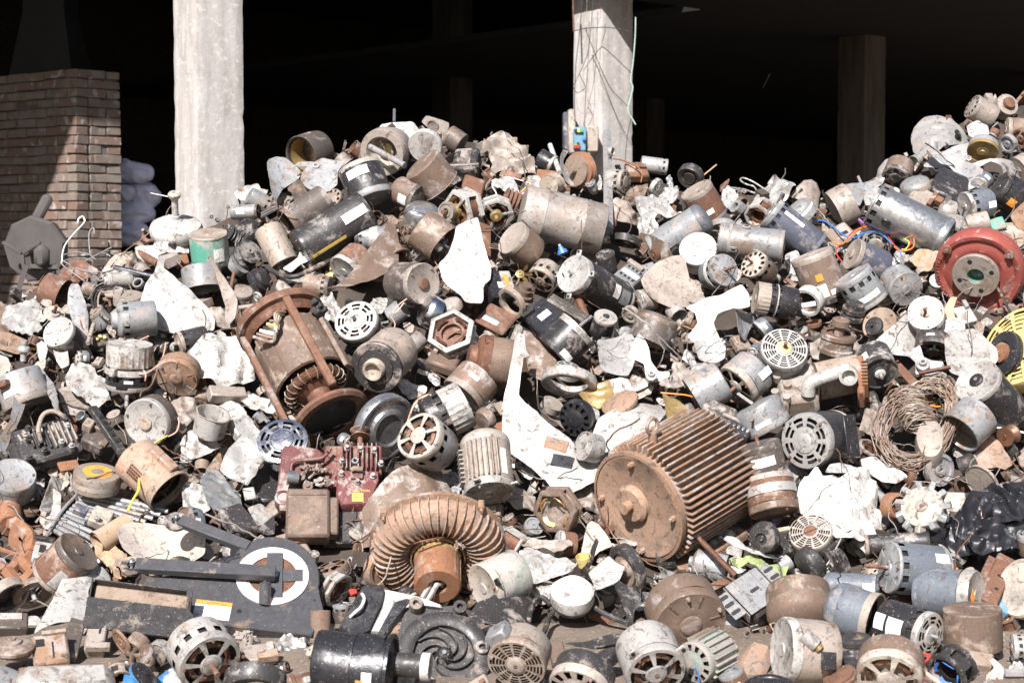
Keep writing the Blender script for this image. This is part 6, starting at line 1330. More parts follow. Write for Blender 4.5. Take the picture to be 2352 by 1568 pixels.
for k,P in enumerate(([(1380,-20),(1240,60),(1230,190),(1300,260),(1350,330),(1345,390)],[(1540,40),(1500,200),(1400,300),(1310,330),(1250,300),(1250,200),(1300,120)],[(1480,210),(1450,320),(1400,440),(1320,490),(1300,540)])): wire(['pink lead','brown lead','grey lead'][k]+' hanging over the upright banded black motor',[(x,y,.27) for x,y in P],['wpk','wpk','wire'][k],w=15)
rod('thin steel shaft under the upright banded black motor',[(1180,490,.14),(1172,640,.14)],36,'st',n=12)
mo('rust orange alternator with ribbed round face and toothed edge',1625,395,1690,250,400,.75,'ob','ob',fs='plain',hub='ob',dz=.12,L=170,bolts=3)
la('rusty toothed gear ring behind the rust orange alternator',1800,380,1830,360,230,.6,[('gear',[(0,-1),(1,-1),(1,1),(.8,1),(.7,.5),(.2,.5),(.2,1),(0,1)],'ruo')],name='gear',cat='gear',L=40,dz=.06)
R,s=root('cylinder_block','black finned engine cylinder block with bolts lying at the left','engine part',430,950,330,95,50,18,.12)
part(R,'block','bkd',lambda m:(m.box((0,0,-60*s),(560*s,440*s,160*s),b=30*s),m.box((-260*s,-60*s,-80*s),(160*s,380*s,140*s),b=40*s)),.003)
for k in range(9): part(R,'cooling_fin','be' if k>3 else 'bkd',lambda m:m.box(((-130+48*k)*s,(10 if k>2 else 40)*s,30*s),(20*s,(300-16*abs(k-5))*s,60*s),b=7*s),.0015)
for (x,y) in((-120,150),(-150,30),(-60,-150),(110,-110),(220,60),(215,170),(-210,-190),(180,-190)): part(R,'bolt','st' if x>0 else 'bkd',lambda m:(m.cyl((x*s,y*s,10*s),(x*s,y*s,75*s),30*s,12),m.cyl((x*s,y*s,75*s),(x*s,y*s,95*s),20*s,6)))
text('15',110*s,R,(-190*s,90*s,24*s),(0,0,rad(8)),'be',.004,bold=.002)
part(R,'spark_lead','rub',lambda m:m.tube(smooth([Vector((-60,-60,60))*s,Vector((-50,60,120))*s,Vector((40,190,150))*s,Vector((150,190,150))*s,Vector((230,90,110))*s],5),22*s,9))
block('dirty carburettor body with a flat cover right of the finned cylinder block',900,900,220,180,130,80,45,-25,'dk',name='carburettor',cat='carburettor',dz=.12,extra=[('cover',-20,120,20,130,150,60,'br'),('disc_cap',60,70,60,90,90,30,'bkd'),('pipe',-110,40,40,90,110,90,'be'),('bracket',110,-40,30,50,170,30,'br')])
block('ribbed dark rail standing diagonally right of the carburettor',1010,840,90,420,60,60,40,32,'bkd',name='ribbed_rail',cat='rail',dz=.14,extra=[('notch',0,-150+75*k,2,50,36,8,'blk') for k in range(5)])
mo('round dirty white pot motor with a small hub opening and bolts',1340,790,1470,720,445,.84,'dk','alb',fs='flat',hub='cream',dz=.14,L=230,bolts=4)
wire('dark pink lead running round the edge of the round dirty white pot motor',[(1620,660,.2),(1660,760,.22),(1640,860,.22),(1560,910,.2)],'wpk',w=14)
sh('crushed beige cup shaped sheet right of the round dirty white pot motor',[(1580,570),(1680,535),(1800,545),(1840,620),(1820,720),(1680,862),(1640,760),(1620,640)],80,42,'be',cr=.8,bend=-.5,dz=.1)
R=mo('long dusty tan motor with a square vent grid and coiled spring in its open end',1570,1420,1230,1090,440,.42,'obl','mud',fs='open',dz=.14,bolts=0,dent=.015)
r=R['r'];L=R['L']
for i in range(4):
    for j in range(6): part(R,'vent_hole','rus',lambda m:m.box((r*.99,0,-.06*L-.115*r*j+.26*r),(.06*r,.085*r,.085*r),M=Matrix.Rotation(rad(16+7.5*i),4,'Z')))
part(R,'terminal_channel','obl',lambda m:m.box((1.05*r,0,.1*L),(.3*r,.5*r,.62*L),b=.05*r,M=Matrix.Rotation(rad(-48),4,'Z')))
wire('long yellow cable hanging over the long dusty tan motor',[(1550,905,.26),(1400,1000,.28),(1310,1120,.28),(1290,1280,.27),(1285,1400,.26),(1230,1500,.22),(1185,1600,.2)],'wyel',w=20,name='yellow_cable',cat='cable')
la('flat oval grey can with an orange warning sticker and white labels',905,1235,890,1390,440,.42,[('can',[(0,-1),(.93,-1),(1,-.9),(1,.75),(.96,.95),(.88,1),(0,1)],'be'),('orange_sticker',[(.28,1.012),(.62,1.012)],'stko'),('lower_vent',[(1.005,-.4),(1.005,.1)],'cream')],name='capacitor_can',cat='can',dz=.12)
mo('large round lidded grey drum at the left edge below the cylinder block',120,1240,105,1450,420,.72,'gyl','gyl',fs='flat',dz=.12,bolts=2,L=240,stk=(20,-.2,20,.1,'be'))
sh('dark blue plastic sheet corner behind the lidded grey drum',[(280,1320),(400,1370),(300,1480),(200,1560),(180,1480)],90,45,'blp',cr=.2)
sh('thin upright grey folded strip right of the lidded grey drum',[(365,1590),(470,1300),(490,1270),(595,1310),(545,1450),(455,1620)],60,42,'al',cr=.3,dz=.1,name='metal_strip',cat='strip')
block('rusty flat bracket beneath the finned cylinder block',640,1170,190,90,40,80,45,18,'ruo',name='bracket',cat='bracket',dz=.12)
la('pale smooth bump cap beside the ribbed dark rail',1050,700,1080,760,130,.5,[('cap',CAN,'be')],name='small_cap',cat='cap')
block('stack of brown laminations under the yellow cable',1150,1450,230,130,110,70,40,-10,'rus',name='lamination_stack',cat='core',extra=[('lamination',-80+32*k,0,4,12,120,10,'ru') for k in range(6)])
tile(700,1250,2.24)
sh('big crushed white sheet metal left of the rusty framed motor',[(35,240),(120,150),(210,60),(340,70),(480,90),(520,170),(560,280),(645,430),(610,500),(470,510),(330,545),(235,480),(90,405)],95,45,'wh',cr=1.5,dz=.17,seed=14)
block('crumpled brown tin under the big crushed white sheet',400,560,330,90,110,70,40,12,'be',name='crushed_tin',cat='can',dz=.08)
sh('long folded silver strip left of the rusty frame bar',[(460,620),(560,585),(700,620),(790,660),(830,770),(700,745),(560,700)],90,45,'al',cr=.8,dz=.06)
la('crushed grey can with a bent wire rim lying open',270,760,230,930,290,.5,[('can',CUP,'al'),('rim_wire',[(1,.98),(1.06,1.05),(1.0,1.1),(.94,1.04)],'be')],name='crushed_can',cat='can',dz=.14,dent=.06)
sh('stained white sheet under the crushed grey can',[(-10,985),(60,900),(140,880),(250,960),(340,1040),(290,1080),(180,1120),(80,1160),(-10,1100)],90,45,'al',cr=.6,dz=.09,seed=5)
sh('stained pale sheet left of the chrome vented dome',[(300,700),(420,640),(520,700),(560,760),(500,800),(430,880),(400,800)],95,45,'alb',cr=.7,dz=.08)
block('white metal box corner with a round plug hole left of the chrome dome',520,860,190,150,100,70,45,30,'alb',name='box_corner',cat='box',dz=.12,extra=[('plug',30,10,2,40,40,8,'ye')])
sh('bright folded white sheet in front of the chrome vented dome',[(505,790),(560,770),(600,800),(700,950),(728,1080),(650,1250),(560,1395),(440,1325),(325,1230),(370,1110),(430,1020),(545,930)],95,45,'alb',cr=.75,dz=.22,seed=8)
mo('polished chrome dome with a ring of slots and dark cup below',862,990,885,1080,450,.84,'chrome','chrome',fs='vent',bolts=0,dz=.13,L=170,bell=.2)
sh('brown torn sheet left of the bright folded white sheet',[(200,1250),(270,1150),(330,1080),(350,1200),(280,1290)],80,45,'ob',cr=.5)
sh('crumpled cream sheet at the foot of the tan motor',[(0,1370),(80,1340),(180,1380),(230,1480),(240,1600),(100,1640),(0,1560)],90,45,'alb',cr=.9,dz=.12)
sh('dented dark steel sheet with a sharp top corner',[(150,1330),(240,1215),(330,1270),(420,1370),(500,1450),(520,1568),(420,1640),(280,1600),(210,1480)],80,42,'gy',cr=.5,dz=.1)
block('small bright bracket plate with two rivets left of the red engine',580,1440,100,110,30,90,50,10,'al',name='bracket_plate',cat='bracket',dz=.12)
R=lathe('dusty long neck motor with a big black ring face and a pale central neck',1610,420,1900,150,450,.84,[('casing',[(0,-1),(.86,-1),(.94,-.93),(.96,-.2),(.9,-.1),(.9,.5),(1.0,.56),(1.0,.9)],'be'),('rubber_ring',[(1.0,.78),(1.03,.82),(1.03,.97),(1.0,1.0),(.72,1.0),(.70,.95)],'bkd'),('end_plate',[(.70,.97),(.68,1.03),(.42,1.05),(.2,1.05)],'bkd'),('neck',[(.42,1.0),(.42,1.3),(.38,1.38),(.3,1.36),(.26,1.2),(0,1.15)],'cream')],name='long_neck_motor',cat='motor',dz=.18,L=430)
block('black motor housing under the bright folded white sheet',730,1360,260,300,120,80,40,10,'bk',name='motor_housing',cat='housing',dz=-.02)
tile(1400,1250,2.24)
la('large round polished alloy cover with raised centre ring below the long neck motor',240,920,140,850,600,.72,[('cover',[(0,-1),(1,-1),(1.0,.0),(.97,.25),(.9,.3),(.86,.1),(.62,.2),(.58,.6),(.5,.75),(.44,.5),(.2,.45),(0,.5)],'sil')],name='alloy_cover',cat='cover',dz=.06,L=150)
mo('black slotted motor with a ribbed aluminium crown between cream and grey motors',860,680,560,830,420,-.12,'bk','al',crown=.6,slots='fr',bolts=0,dz=.16,rear='bk',L=360)
mo('dusty grey motor with slots near its far rim above the ribbed aluminium crown',840,620,1000,440,400,.35,'br','be',fs='flat',slots='rr',dz=.1,stk=(10,-.05,26,.16,'stk'),bolts=1)
for k in range(3): wire(['pink lead','second pink lead','beige lead'][k]+' bunched over the black slotted crown motor',[(375,830+10*k,.26),(430,690-8*k,.28),(540,610-6*k,.28),(660,625+8*k,.28),(780,720+14*k,.27),(850,770+6*k,.26)],['wpk','wpk','wire'][k],w=18)
mo('cream spoked wheel faced motor with a grey slotted body in the centre',465,945,640,1085,430,.76,'gyl','cream',fs='spoke',slots='f',hub='cream',dz=.24,L=330,bolts=3,shaft=0)
R=mo('grey aluminium finned motor standing on end in the centre',1085,1480,1035,980,430,.45,'be','al',fs='plain',fins=0,dz=.17,lugs=4,bolts=3,rear='be',rearfs='dome',L=480,bmat='st',stk=(-42,.05,16,.5,'stk'),dent=.004)
r=R['r'];L=R['L']
for k in range(7): part(R,'cooling_fin','be',lambda m:m.box((1.06*r,0,-.02*L),(.20*r,.06*r,.74*L),b=.02*r,M=Matrix.Rotation(rad(-2+11*(k-2)),4,'Z')))
for k in range(8): part(R,'cooling_fin','al',lambda m:m.box((1.06*r,0,(-.40+.1*k)*L*.9+.05*L),(.2*r,.5*r,.05*r),b=.01*r,M=Matrix.Rotation(rad(78),4,'Z')))
sh('large folded brown blade with a curved rib leaning on the ring blower',[(-10,1490),(90,1400),(180,1300),(300,1220),(430,1155),(560,1125),(640,1110),(695,1170),(740,1270),(795,1370),(740,1440),(620,1480),(420,1540),(250,1640),(100,1760),(0,1740),(10,1600)],85,45,'br',cr=.35,bend=-.45,ba=30,ribs=1,dz=.21,name='fan_blade',cat='fan blade')
mo('dark brown stepped motor with a shaft sticking out left in the centre',1000,290,1270,340,430,.15,'br','rus',fs='cone',shaft=.12,dz=.12,bolts=0)
sh('long dirty white bracket blade with a narrow neck in the centre',[(1290,140),(1330,85),(1375,95),(1425,280),(1370,300),(1345,450),(1325,600),(1400,690),(1500,770),(1650,870),(1780,980),(1850,1080),(2000,1180),(2150,1262),(2050,1330),(1900,1400),(1740,1480),(1640,1450),(1540,1320),(1440,1210),(1250,1100),(1195,960),(1180,740),(1215,560),(1260,350)],80,48,'alb',cr=.4,dz=.24,fold=.9,name='bracket_blade',cat='bracket',seed=17)
sh('bent brown tin piece with a folded tab behind the long white bracket blade',[(1375,70),(1430,65),(1540,180),(1675,345),(1600,440),(1560,480),(1420,445),(1395,260)],80,40,'br',cr=.35,bend=.4,dz=.16)
sh('twisted tan strip curling below the bent brown tin',[(1380,480),(1420,520),(1440,670),(1560,740),(1700,830),(1790,960),(1730,960),(1640,830),(1480,740),(1390,640)],60,42,'be',cr=.3,bend=.3,dz=.14,name='metal_strip',cat='strip')
block('rusty small plate with two slots on the long white bracket blade',1655,1020,200,110,14,80,50,-14,'ob',name='slotted_plate',cat='plate',dz=.29)
la('dusty round stone coloured knob right of the ribbed aluminium crown',1010,830,1060,790,200,.6,[('knob',[(0,-1),(1,-1),(1,0),(.8,.8),(0,1)],'br')],name='knob',cat='cap',dz=.1)
block('small computer fan motor with a green board beside the long white bracket blade',1090,690,150,130,70,100,45,25,'bk',name='fan_motor',cat='motor',dz=.1,extra=[('circuit_board',60,-80,0,80,150,20,'gn'),('bracket',-40,40,20,100,30,20,'al')])
block('rust stained lump under the green board',1150,850,130,150,60,90,45,0,'ruo',name='rusty_lump')
mo('small dark label tagged motor right of the long neck motor',520,330,480,420,180,.4,'bkd','bkd',stk=(10,.1,60,.4),bolts=0)
block('dirt caked wire terminal mass below the hex stator frame',700,260,260,190,110,80,40,-20,'br',name='terminal_mass',dz=.06,extra=[('clip',-90+60*k,30*(k%2),20,40,50,40,'be') for k in range(4)])
la('pale plastic bottle neck at the lower end of the brown panel',1060,130,1100,60,130,.4,[('neck',[(0,-1),(1,-1),(1,0),(.6,.3),(.6,1),(.4,1),(.4,.6),(0,.6)],'cream')],name='bottle_neck',cat='bottle')
tile(2100,1250,2.24)
fanset('white galvanised fan with a broad bright blade and riveted spider right of centre',905,440,50,[('alb',[(430,150),(530,120),(640,90),(730,85),(790,200),(760,310),(740,380),(700,445),(580,420),(470,395),(450,330)],95,52,dict(dz=.2,bend=.2,cr=.2)),('al',[(700,280),(730,200),(770,100),(800,70),(850,120),(885,205),(900,300),(960,395),(1060,400),(1060,440),(1000,480),(900,490),(855,440),(840,330),(770,300)],95,55,dict(dz=.22,name='spider',cr=.15)),('be',[(1060,235),(1120,290),(1200,360),(1295,405),(1285,500),(1130,545),(1000,520),(980,480),(1060,440),(1100,390)],80,45,dict(dz=.17,cr=.9))],dz=.2)
mo('black round cover with a spoked wheel behind the white galvanised fan',960,170,970,60,280,.55,'bkd','cream',fs='spoke',bolts=0,dz=.07)
sh('thin grey pointed blade right of the crumpled fan blade',[(1200,370),(1270,335),(1370,320),(1475,372),(1440,435),(1290,445)],90,45,'gyl',cr=.2,dz=.1,name='fan_blade',cat='fan blade')
la('large smooth grey can lying below the thin grey pointed blade',1260,620,1520,470,360,.1,[('can',CAN,'gyl')],name='grey_can',cat='can',dz=.05)
fanset('tan galvanised four bladed fan lying over a tan hub above the huge finned motor',620,640,70,[('bron',[(275,610),(330,560),(420,505),(545,478),(585,600),(500,680),(460,725),(340,670)],80,50,dict(dz=.16,bend=.3)),('gyl',[(310,640),(380,690),(455,735),(460,800),(400,840),(340,740)],120,40,dict(dz=.17)),('al',[(385,890),(450,790),(600,715),(740,640),(860,575),(975,515),(1020,620),(1022,700),(985,800),(870,925),(700,1045),(480,1095),(410,1000)],85,48,dict(dz=.24,bend=-.35,ba=55,cr=.1)),('bron',[(990,600),(1130,635),(1225,745),(1120,800),(1000,870),(1020,720)],80,45,dict(dz=.15,bend=.3))],dz=.17,hub='ob')
la('tan rounded fan hub dome behind the front blade of the tan fan',620,640,640,680,330,.5,[('dome',[(0,-1),(1,-1),(1,.0),(.8,.7),(.4,1),(0,1)],'obl')],name='hub_dome',cat='hub',dz=.16)
mo('black plastic fan clutch with grooves and a pale hub left of the tan fan',240,810,300,770,310,.82,'plas','plas',fs='slot',hub='be',bolts=0,dz=.14,L=110)
mo('small silver motor end under the front blade of the tan fan',320,1035,440,1070,250,.6,'al','al',fs='pot',bolts=3,dz=.2)
la('wide pale rim ring lying flat right of the bent brown tin',190,520,200,450,460,.42,[('rim',RING,'al')],name='rim_ring',cat='ring',dz=.1,L=90)
mo('round light machined end with clips above the wide pale rim ring',190,370,170,430,240,.5,'al','gyl',fs='vent',bolts=0,dz=.1)
la('grey dusty drum with rim left of the black fan clutch',60,670,30,720,190,.5,[('drum',CAN,'be')],name='small_drum',cat='drum',dz=.1)
block('dark dusty cast lump right of the tan fan',1480,750,300,220,150,70,45,-20,'dk',name='cast_lump',dz=.06)
block('oily black coil pack with a row of shiny studs above the brown labelled motor',1630,870,290,130,120,70,40,-20,'bk',name='coil_pack',cat='coil pack',dz=.12,extra=[('stud',-100+42*k,0,6,26,40,20,'sil') for k in range(6)]+[('top_strip',0,80,4,300,34,20,'be')])
rod('thin orange lead crossing behind the tan fan',[(985,580,.12),(1100,590,.13),(1200,600,.13),(1280,620,.12)],14,'worg',name='electrical_wire',cat='wire',k=4)
sh('crumpled silver triangle sheet below the white fan blade',[(520,470),(640,450),(740,415),(920,500),(800,560),(700,580),(600,610)],90,45,'al',cr=.5,dz=.12)
sh('greenish tan sheet under the crumpled silver triangle',[(700,520),(800,480),(930,520),(900,590),(780,640),(690,600)],90,45,'cream',cr=.3,dz=.08)
sh('torn thin scrap strip at the upper left of the huge finned motor',[(440,1110),(540,1080),(640,1050),(610,1130),(680,1220),(640,1280),(560,1200)],70,45,'be',cr=.7,dz=.2,name='metal_strip',cat='strip')
tile(2000,1850,2.026)
stator('square steel motor core with two golden copper coils left of the huge finned motor',265,235,330,190,360,.8,'br','be','copg',n=6,dz=.1)
tile(2800,1250,2.24)
mo('motor with a white net pattern grille and yellow ring hub on the right',490,170,425,400,400,.84,'gy','alb',fs='grid',hub='ye',shaft=.22,dz=.18,L=330,bolts=3,bmat='al')
mo('light blue grey motor with white bushing and rusty shaft left of the net grille motor',70,520,235,370,400,.4,'gyl','be',fs='spoke',hub='wh',shaft=.2,dz=.15,stk=(-24,-.3,22,.5),bolts=2)
rod('second flat rusty steel strip below the rusty shaft right of centre',[(80,590,.2),(210,680,.2)],36,'st',n=4)
la('brown stacked pulley with ringed steps below the bearing stack',960,20,920,240,310,.28,[('lower_ring',[(0,-1),(.9,-1),(1,-.9),(1,-.6),(.92,-.5),(.92,.1),(1,.2),(1,.5),(.94,.6),(.7,.6)],'br'),('top_recess',[(.86,.62),(.8,.4),(.3,.4)],'ru'),('top_knob',[(.3,.2),(.3,1.1),(.5,1.15),(.5,1.6),(.4,1.7),(.15,1.7),(.12,1.4),(0,1.4)],'br')],name='stacked_pulley',cat='pulley',dz=.2)
sh('wrinkled grey brown sheet collar around the stacked pulley',[(690,150),(800,110),(1090,120),(1140,200),(1130,340),(1000,260),(850,300),(720,280)],90,45,'be',cr=.9,dz=.1)
mo('pale blue grey motor with white label strip left of the gearbox',350,890,235,680,420,-.1,'gyl','gyl',stk=(8,.18,40,.18),bolts=0,dz=.1,cap=(22,-.15,.12,.1,'ruo'))
R=mo('black motor with a big round white slotted face and bolted black bracket',615,1000,960,960,480,.86,'bk','alb',fs='vent',hub='alb',rear='wh',dz=.20,L=480,bolts=4)
r=R['r'];L=R['L']; part(R,'mounting_bracket','plas',lambda m:(m.box((1.08*r,.0,-.18*L),(.08*r,1.5*r,.42*L),b=.03*r),m.box((1.0*r,-.75*r,-.18*L),(.3*r,.1*r,.4*L),b=.03*r),[m.box((1.13*r,sy_*.5*r,(-.3+.22*k)*L),(.03*r,.36*r,.05*L),b=.01*r) for sy_ in(-1,1) for k in range(2)]))
mo('dark brown upright motor with a big white torn label right of the huge finned motor',255,1020,320,1275,380,.16,'dk','dk',fs='flat',shaft=.22,stk=[(2,-.02,62,.30,'stk')],rear='be',dz=.16,bolts=0,band=(-.47,.05,'be'))
tile(3300,1250,2.2406)
fanset('silver fan with a tall rust stained blade and round hub below the red pump',555,345,58,[('al',[(105,170),(180,90),(300,0),(420,-110),(480,-60),(540,50),(535,170),(470,210),(400,250),(260,225)],80,48,dict(dz=.2,bend=-.3,cr=.15)),('gyl',[(260,225),(400,235),(470,200),(530,170),(560,270),(620,300),(720,310),(740,350),(700,400),(600,430),(490,420),(490,320),(440,270),(290,250)],90,52,dict(dz=.22,name='spider',cr=.1)),('al',[(730,95),(850,50),(990,22),(1060,80),(1190,240),(1195,340),(1140,390),(1060,435),(900,450),(780,420),(740,320)],90,50,dict(dz=.18,bend=.25,cr=.2))],dz=.2)
rod('rusty flat square bar lying right of the silver fan hub',[(520,415,.24),(790,360,.24)],36,'rus',n=4)
mo('black motor with a ribbed round face hidden behind the silver fan arm',640,220,650,110,310,.55,'bkd','bkd',fs='spoke',stk=(12,0,24,.2,'stk'),bolts=1,dz=.09)
mo('black dusty motor with a white plastic bushing right of the gearbox',185,415,110,250,320,.75,'bkd','bkd',fs='pot',hub='wh',shaft=.2,sh='st',stk=[(30,.1,40,.3,'stk')],dz=.17,bolts=0)
sh('black plate flap standing above the white bushing motor',[(150,210),(230,135),(275,240),(280,290),(190,230)],60,45,'bk',cr=.1,dz=.16)
mo('tall black cylinder motor with bare aluminium top and rubber plug near the right edge',1025,475,1265,770,415,.68,'bk','al',fs='flat',hub='bk',shaft=.06,dz=.2,bolts=0,bell=.13)
la('grey rust stained can with an open end and brackets near the right edge',870,930,1040,760,390,.5,[('can',CUP,'gyl'),('inner_plate',[(0,-.2),(.9,-.2),(.9,.1),(.5,.2),(0,.2)],'be')],name='open_can',cat='can',dz=.16)
rod('rusty steel angle bar running under the wire tangle',[(330,340,.14),(500,520,.16),(680,700,.14)],95,'ru',name='angle_bar',cat='bar',n=4,cov=True)
sh('open tan half shell box below the grey rust stained can',[(945,1150),(1020,1060),(1130,945),(1210,990),(1360,1150),(1270,1230),(1180,1220),(1050,1235)],80,40,'obl',cr=.3,bend=-.4,dz=.1)
la('copper wire spool wheel at the right edge under the black cylinder motor',1260,960,1330,930,170,.75,[('spool',PUL,'cud')],name='wire_spool',cat='spool',dz=.13)
la('pale flat round plate left of the black plastic bag',1040,1370,1090,1330,330,.65,[('plate',[(0,-1),(1,-1),(1,1),(.97,1),(.95,.5),(0,.5)],'be')],name='round_plate',cat='plate',L=30,dz=.1)
for k,(mk,P) in enumerate((('wyel',[(550,490),(600,530),(680,530),(770,580)]),('wyel',[(660,530),(640,570),(630,600)]),('wgrn',[(720,720),(770,670),(820,645)]),('worg',[(620,690),(680,700),(740,690)]),('wyel',[(765,710),(800,740),(830,760)]))): wire(['long yellow wire','short yellow wire','green wire end','orange wire end','bare yellow wire end'][k]+' between the rusty angle bar and the open grey can',[(x,y,.17) for x,y in P],mk,w=14)
la('dark rolled metal sleeve below the wire tangle',880,1220,1000,1170,170,-.2,[('sleeve',CUP,'bkd')],name='metal_sleeve',cat='sleeve',dz=.1)
sh('flat grey white sheet behind the big white crumpled sheet',[(0,1160),(120,1120),(240,1170),(330,1230),(430,1300),(330,1360),(200,1350),(60,1250)],90,45,'al',cr=.4,dz=.1)
wire('black and white striped cable at the right edge',[(1170,880,.16),(1280,890,.16),(1430,925,.14)],'wwht',w=18,name='cable',cat='cable')
mo('dusty small motor at the right edge below the yellow cover',1290,500,1360,560,180,.5,'be','be',bolts=0)
sh('tan folded tin at the foot of the white fan face',[(40,800),(60,700),(150,740),(210,900),(200,1050),(90,930),(0,900)],80,42,'be',cr=.5,dz=.08)
# ---------------------------------------------------------------- front band
tile(0,1900,2.166)
block('small silver square motor with a black top clip at the left front',385,450,200,170,120,80,45,-8,'al',name='square_motor',cat='motor',dz=.14,extra=[('rotor_window',10,-10,2,130,90,6,'bk'),('top_clip',-30,90,20,170,40,40,'bkd'),('sticker',30,10,6,60,50,3,'prt')])
mo('tilted red brown drum motor with a pale worn label at the left front',650,470,430,690,390,.5,'ru','dk',fs='flat',stk=(16,-.1,26,.5,'al'),dz=.18,bolts=1,rear='be')
la('dirty cream open ring casing at the left frame edge',90,870,40,800,320,.6,[('ring',CUP,'be'),('liner',[(.9,.7),(.7,.6),(.66,-.3),(0,-.4)],'bkd')],name='ring_casing',cat='casing',dz=.14)
la('brown black flange ring with a shaft right of the cream ring casing',280,840,260,790,330,.6,[('flange',[(.55,-1),(1,-1),(1.02,0),(1,1),(.6,1),(.55,.2),(.55,-1)],'br'),('shaft',[(0,-3),(.12,-3),(.12,3),(0,3)],'st')],name='flange_ring',cat='ring',L=60,dz=.1)
sh('tall bright white tapering sheet blade at the left front',[(590,570),(640,555),(740,560),(860,570),(925,610),(945,680),(870,690),(790,690),(735,790),(745,900),(768,1020),(700,1160),(650,1060),(480,1050),(290,1075),(420,880),(540,650)],90,50,'alb',cr=.2,bend=-.35,dz=.24,name='sheet_blade',cat='scrap sheet')
sh('wide beige curved sheet with a dirt stain behind the long roller arms',[(985,380),(1040,300),(1110,255),(1230,238),(1400,262),(1650,310),(1730,380),(1722,560),(1580,590),(1300,550),(1150,570),(1040,520)],90,48,'cream',cr=.12,bend=.4,ba=10,dz=.13)
la('brown round pump body with stepped lid at the lower left corner',95,1195,105,1340,340,.42,[('body',[(0,-1),(.7,-1),(.95,-.8),(1,-.3),(1.08,-.2),(1.08,.1),(1,.2),(.85,.4),(.5,.5),(.48,.75),(.2,.8),(.18,1),(0,1)],'br')],name='pump_body',cat='pump',dz=.12)
block('white paint stained dark lump above the brown round pump body',90,1040,280,140,110,90,45,0,'dk',name='stained_lump',dz=.08,extra=[('paint_crust',-10,30,6,200,70,20,'alb')])
block('rust orange cracked box at the lower left',420,1270,290,260,180,95,48,6,'ob',name='rusty_box',cat='box',dz=.14,extra=[('slot',-80,60,1,70,80,8,'blk'),('top_strip',40,150,10,200,40,40,'be'),('crack',20,-30,1,14,180,4,'blk')])
block('dark brown upright box beside the rust orange cracked box',620,1180,130,330,150,70,40,-8,'dk',name='dark_box',cat='box',dz=.14)
block('dusty beige handle bracket with a narrow slot at the lower left',800,1150,160,270,120,100,45,-6,'be',name='handle_bracket',cat='bracket',dz=.17,extra=[('slot',30,40,1,18,100,6,'blk'),('front_lip',40,-170,10,200,60,60,'be')])
block('large pale grey rounded casing at the bottom left edge',560,1490,800,300,220,85,50,6,'al',name='rounded_casing',cat='casing',dz=.14,b=.3)
for k in range(4):
    cx,cy=1090+30*k,1080+95*k
    wire(['top brown strap loop','second brown strap loop','third brown strap loop','lowest brown strap loop'][k]+' of the strap wound coil at the lower left',[(cx-90,cy+40,.14),(cx-60,cy-60,.17),(cx+30,cy-80,.17),(cx+90,cy+10,.18),(cx+60,cy+60,.18),(cx-40,cy+70,.16),(cx-90,cy+40,.14)],'br',w=44,name='strap_loop',cat='strap',group='brown strap loops at the lower left')
la('brown coil former inside the strap loops at the lower left',1110,1290,1180,1200,190,.4,[('former',CAN,'br')],name='coil_former',cat='coil',dz=.12)
la('thin round rust flange left of the strap loops',1000,1240,1030,1220,250,.3,[('flange',DISC,'ob')],name='flange_disc',cat='disc',dz=.12,L=24)
la('small pale slotted motor face behind the cage faced motor',1310,1330,1350,1300,210,.75,[('face',BEAR,'al')],name='motor_face',cat='motor',dz=.08,L=80)
wire('yellow wire end left of the cage faced motor',[(1440,1205,.14),(1370,1240,.15),(1320,1310,.14)],'wyel',w=16)
la('dark bottle shaped part with blue plastic base at the bottom edge',1230,1470,1180,1520,260,.5,[('bottle',[(0,-1),(1,-1),(1,0),(.6,.6),(.3,.7),(.3,1),(0,1)],'bk'),('base',[(1.02,-1),(1.05,-.4),(1.02,-.3)],'blu')],name='bottle_part',cat='part',dz=.08)
sh('blue plastic shards at the bottom edge left of the cage faced motor',[(1020,1570),(1040,1480),(1130,1530),(1290,1540),(1440,1420),(1480,1560),(1300,1640),(1080,1640)],90,45,'blu',cr=.6,dz=.06)
block('dark lump with a crumpled tag between the roller arms',1000,620,120,120,60,90,45,0,'bkd',name='dark_lump')
la('ochre stone lump left of the grey metal tubes',290,300,300,330,150,.4,[('lump',[(0,-1),(.8,-1),(1,-.2),(.8,.6),(.3,1),(0,1)],'mud')],name='stone',cat='stone',dent=.08)
sh('crumpled grey strip right of the rust cast iron frame',[(325,220),(370,0),(430,-60),(510,-10),(500,200),(440,290),(370,280)],70,42,'al',cr=.3,dz=.08,name='metal_strip',cat='strip')
block('white socket block with a blue plug on the grey metal tubes',850,170,170,150,90,70,45,-20,'cream',name='socket_block',dz=.14,extra=[('plug',-170,-60,10,110,90,60,'blp'),('screw',-20,-80,30,40,40,20,'st')])
tile(600,1900,2.166)
R=mo('cage faced silver motor with a rusty shaft at the bottom left of centre',450,1400,330,1230,540,.74,'al','al',fs='spoke',slots='f',hub='al',shaft=.3,dz=.17,L=330,bolts=4)
for k,(mk,P) in enumerate((('wblu',[(150,1105),(250,1075),(390,1065),(480,1080)]),('wred',[(410,1090),(500,1170),(590,1240),(640,1340),(635,1450)]),('wire',[(320,1250),(370,1150),(430,1080),(520,1090),(545,1130)]))): wire(['blue','red','brown'][k]+' lead lying over the cage faced silver motor',[(x,y,.26) for x,y in P],mk,w=16)
la('wide black ring with rusty rim at the bottom edge',820,1640,830,1510,520,.45,[('ring',[(.62,-1),(1,-1),(1,.5),(.9,1),(.72,1),(.62,.6),(.62,-1)],'bkd')],name='ring_casing',cat='ring',dz=.1)
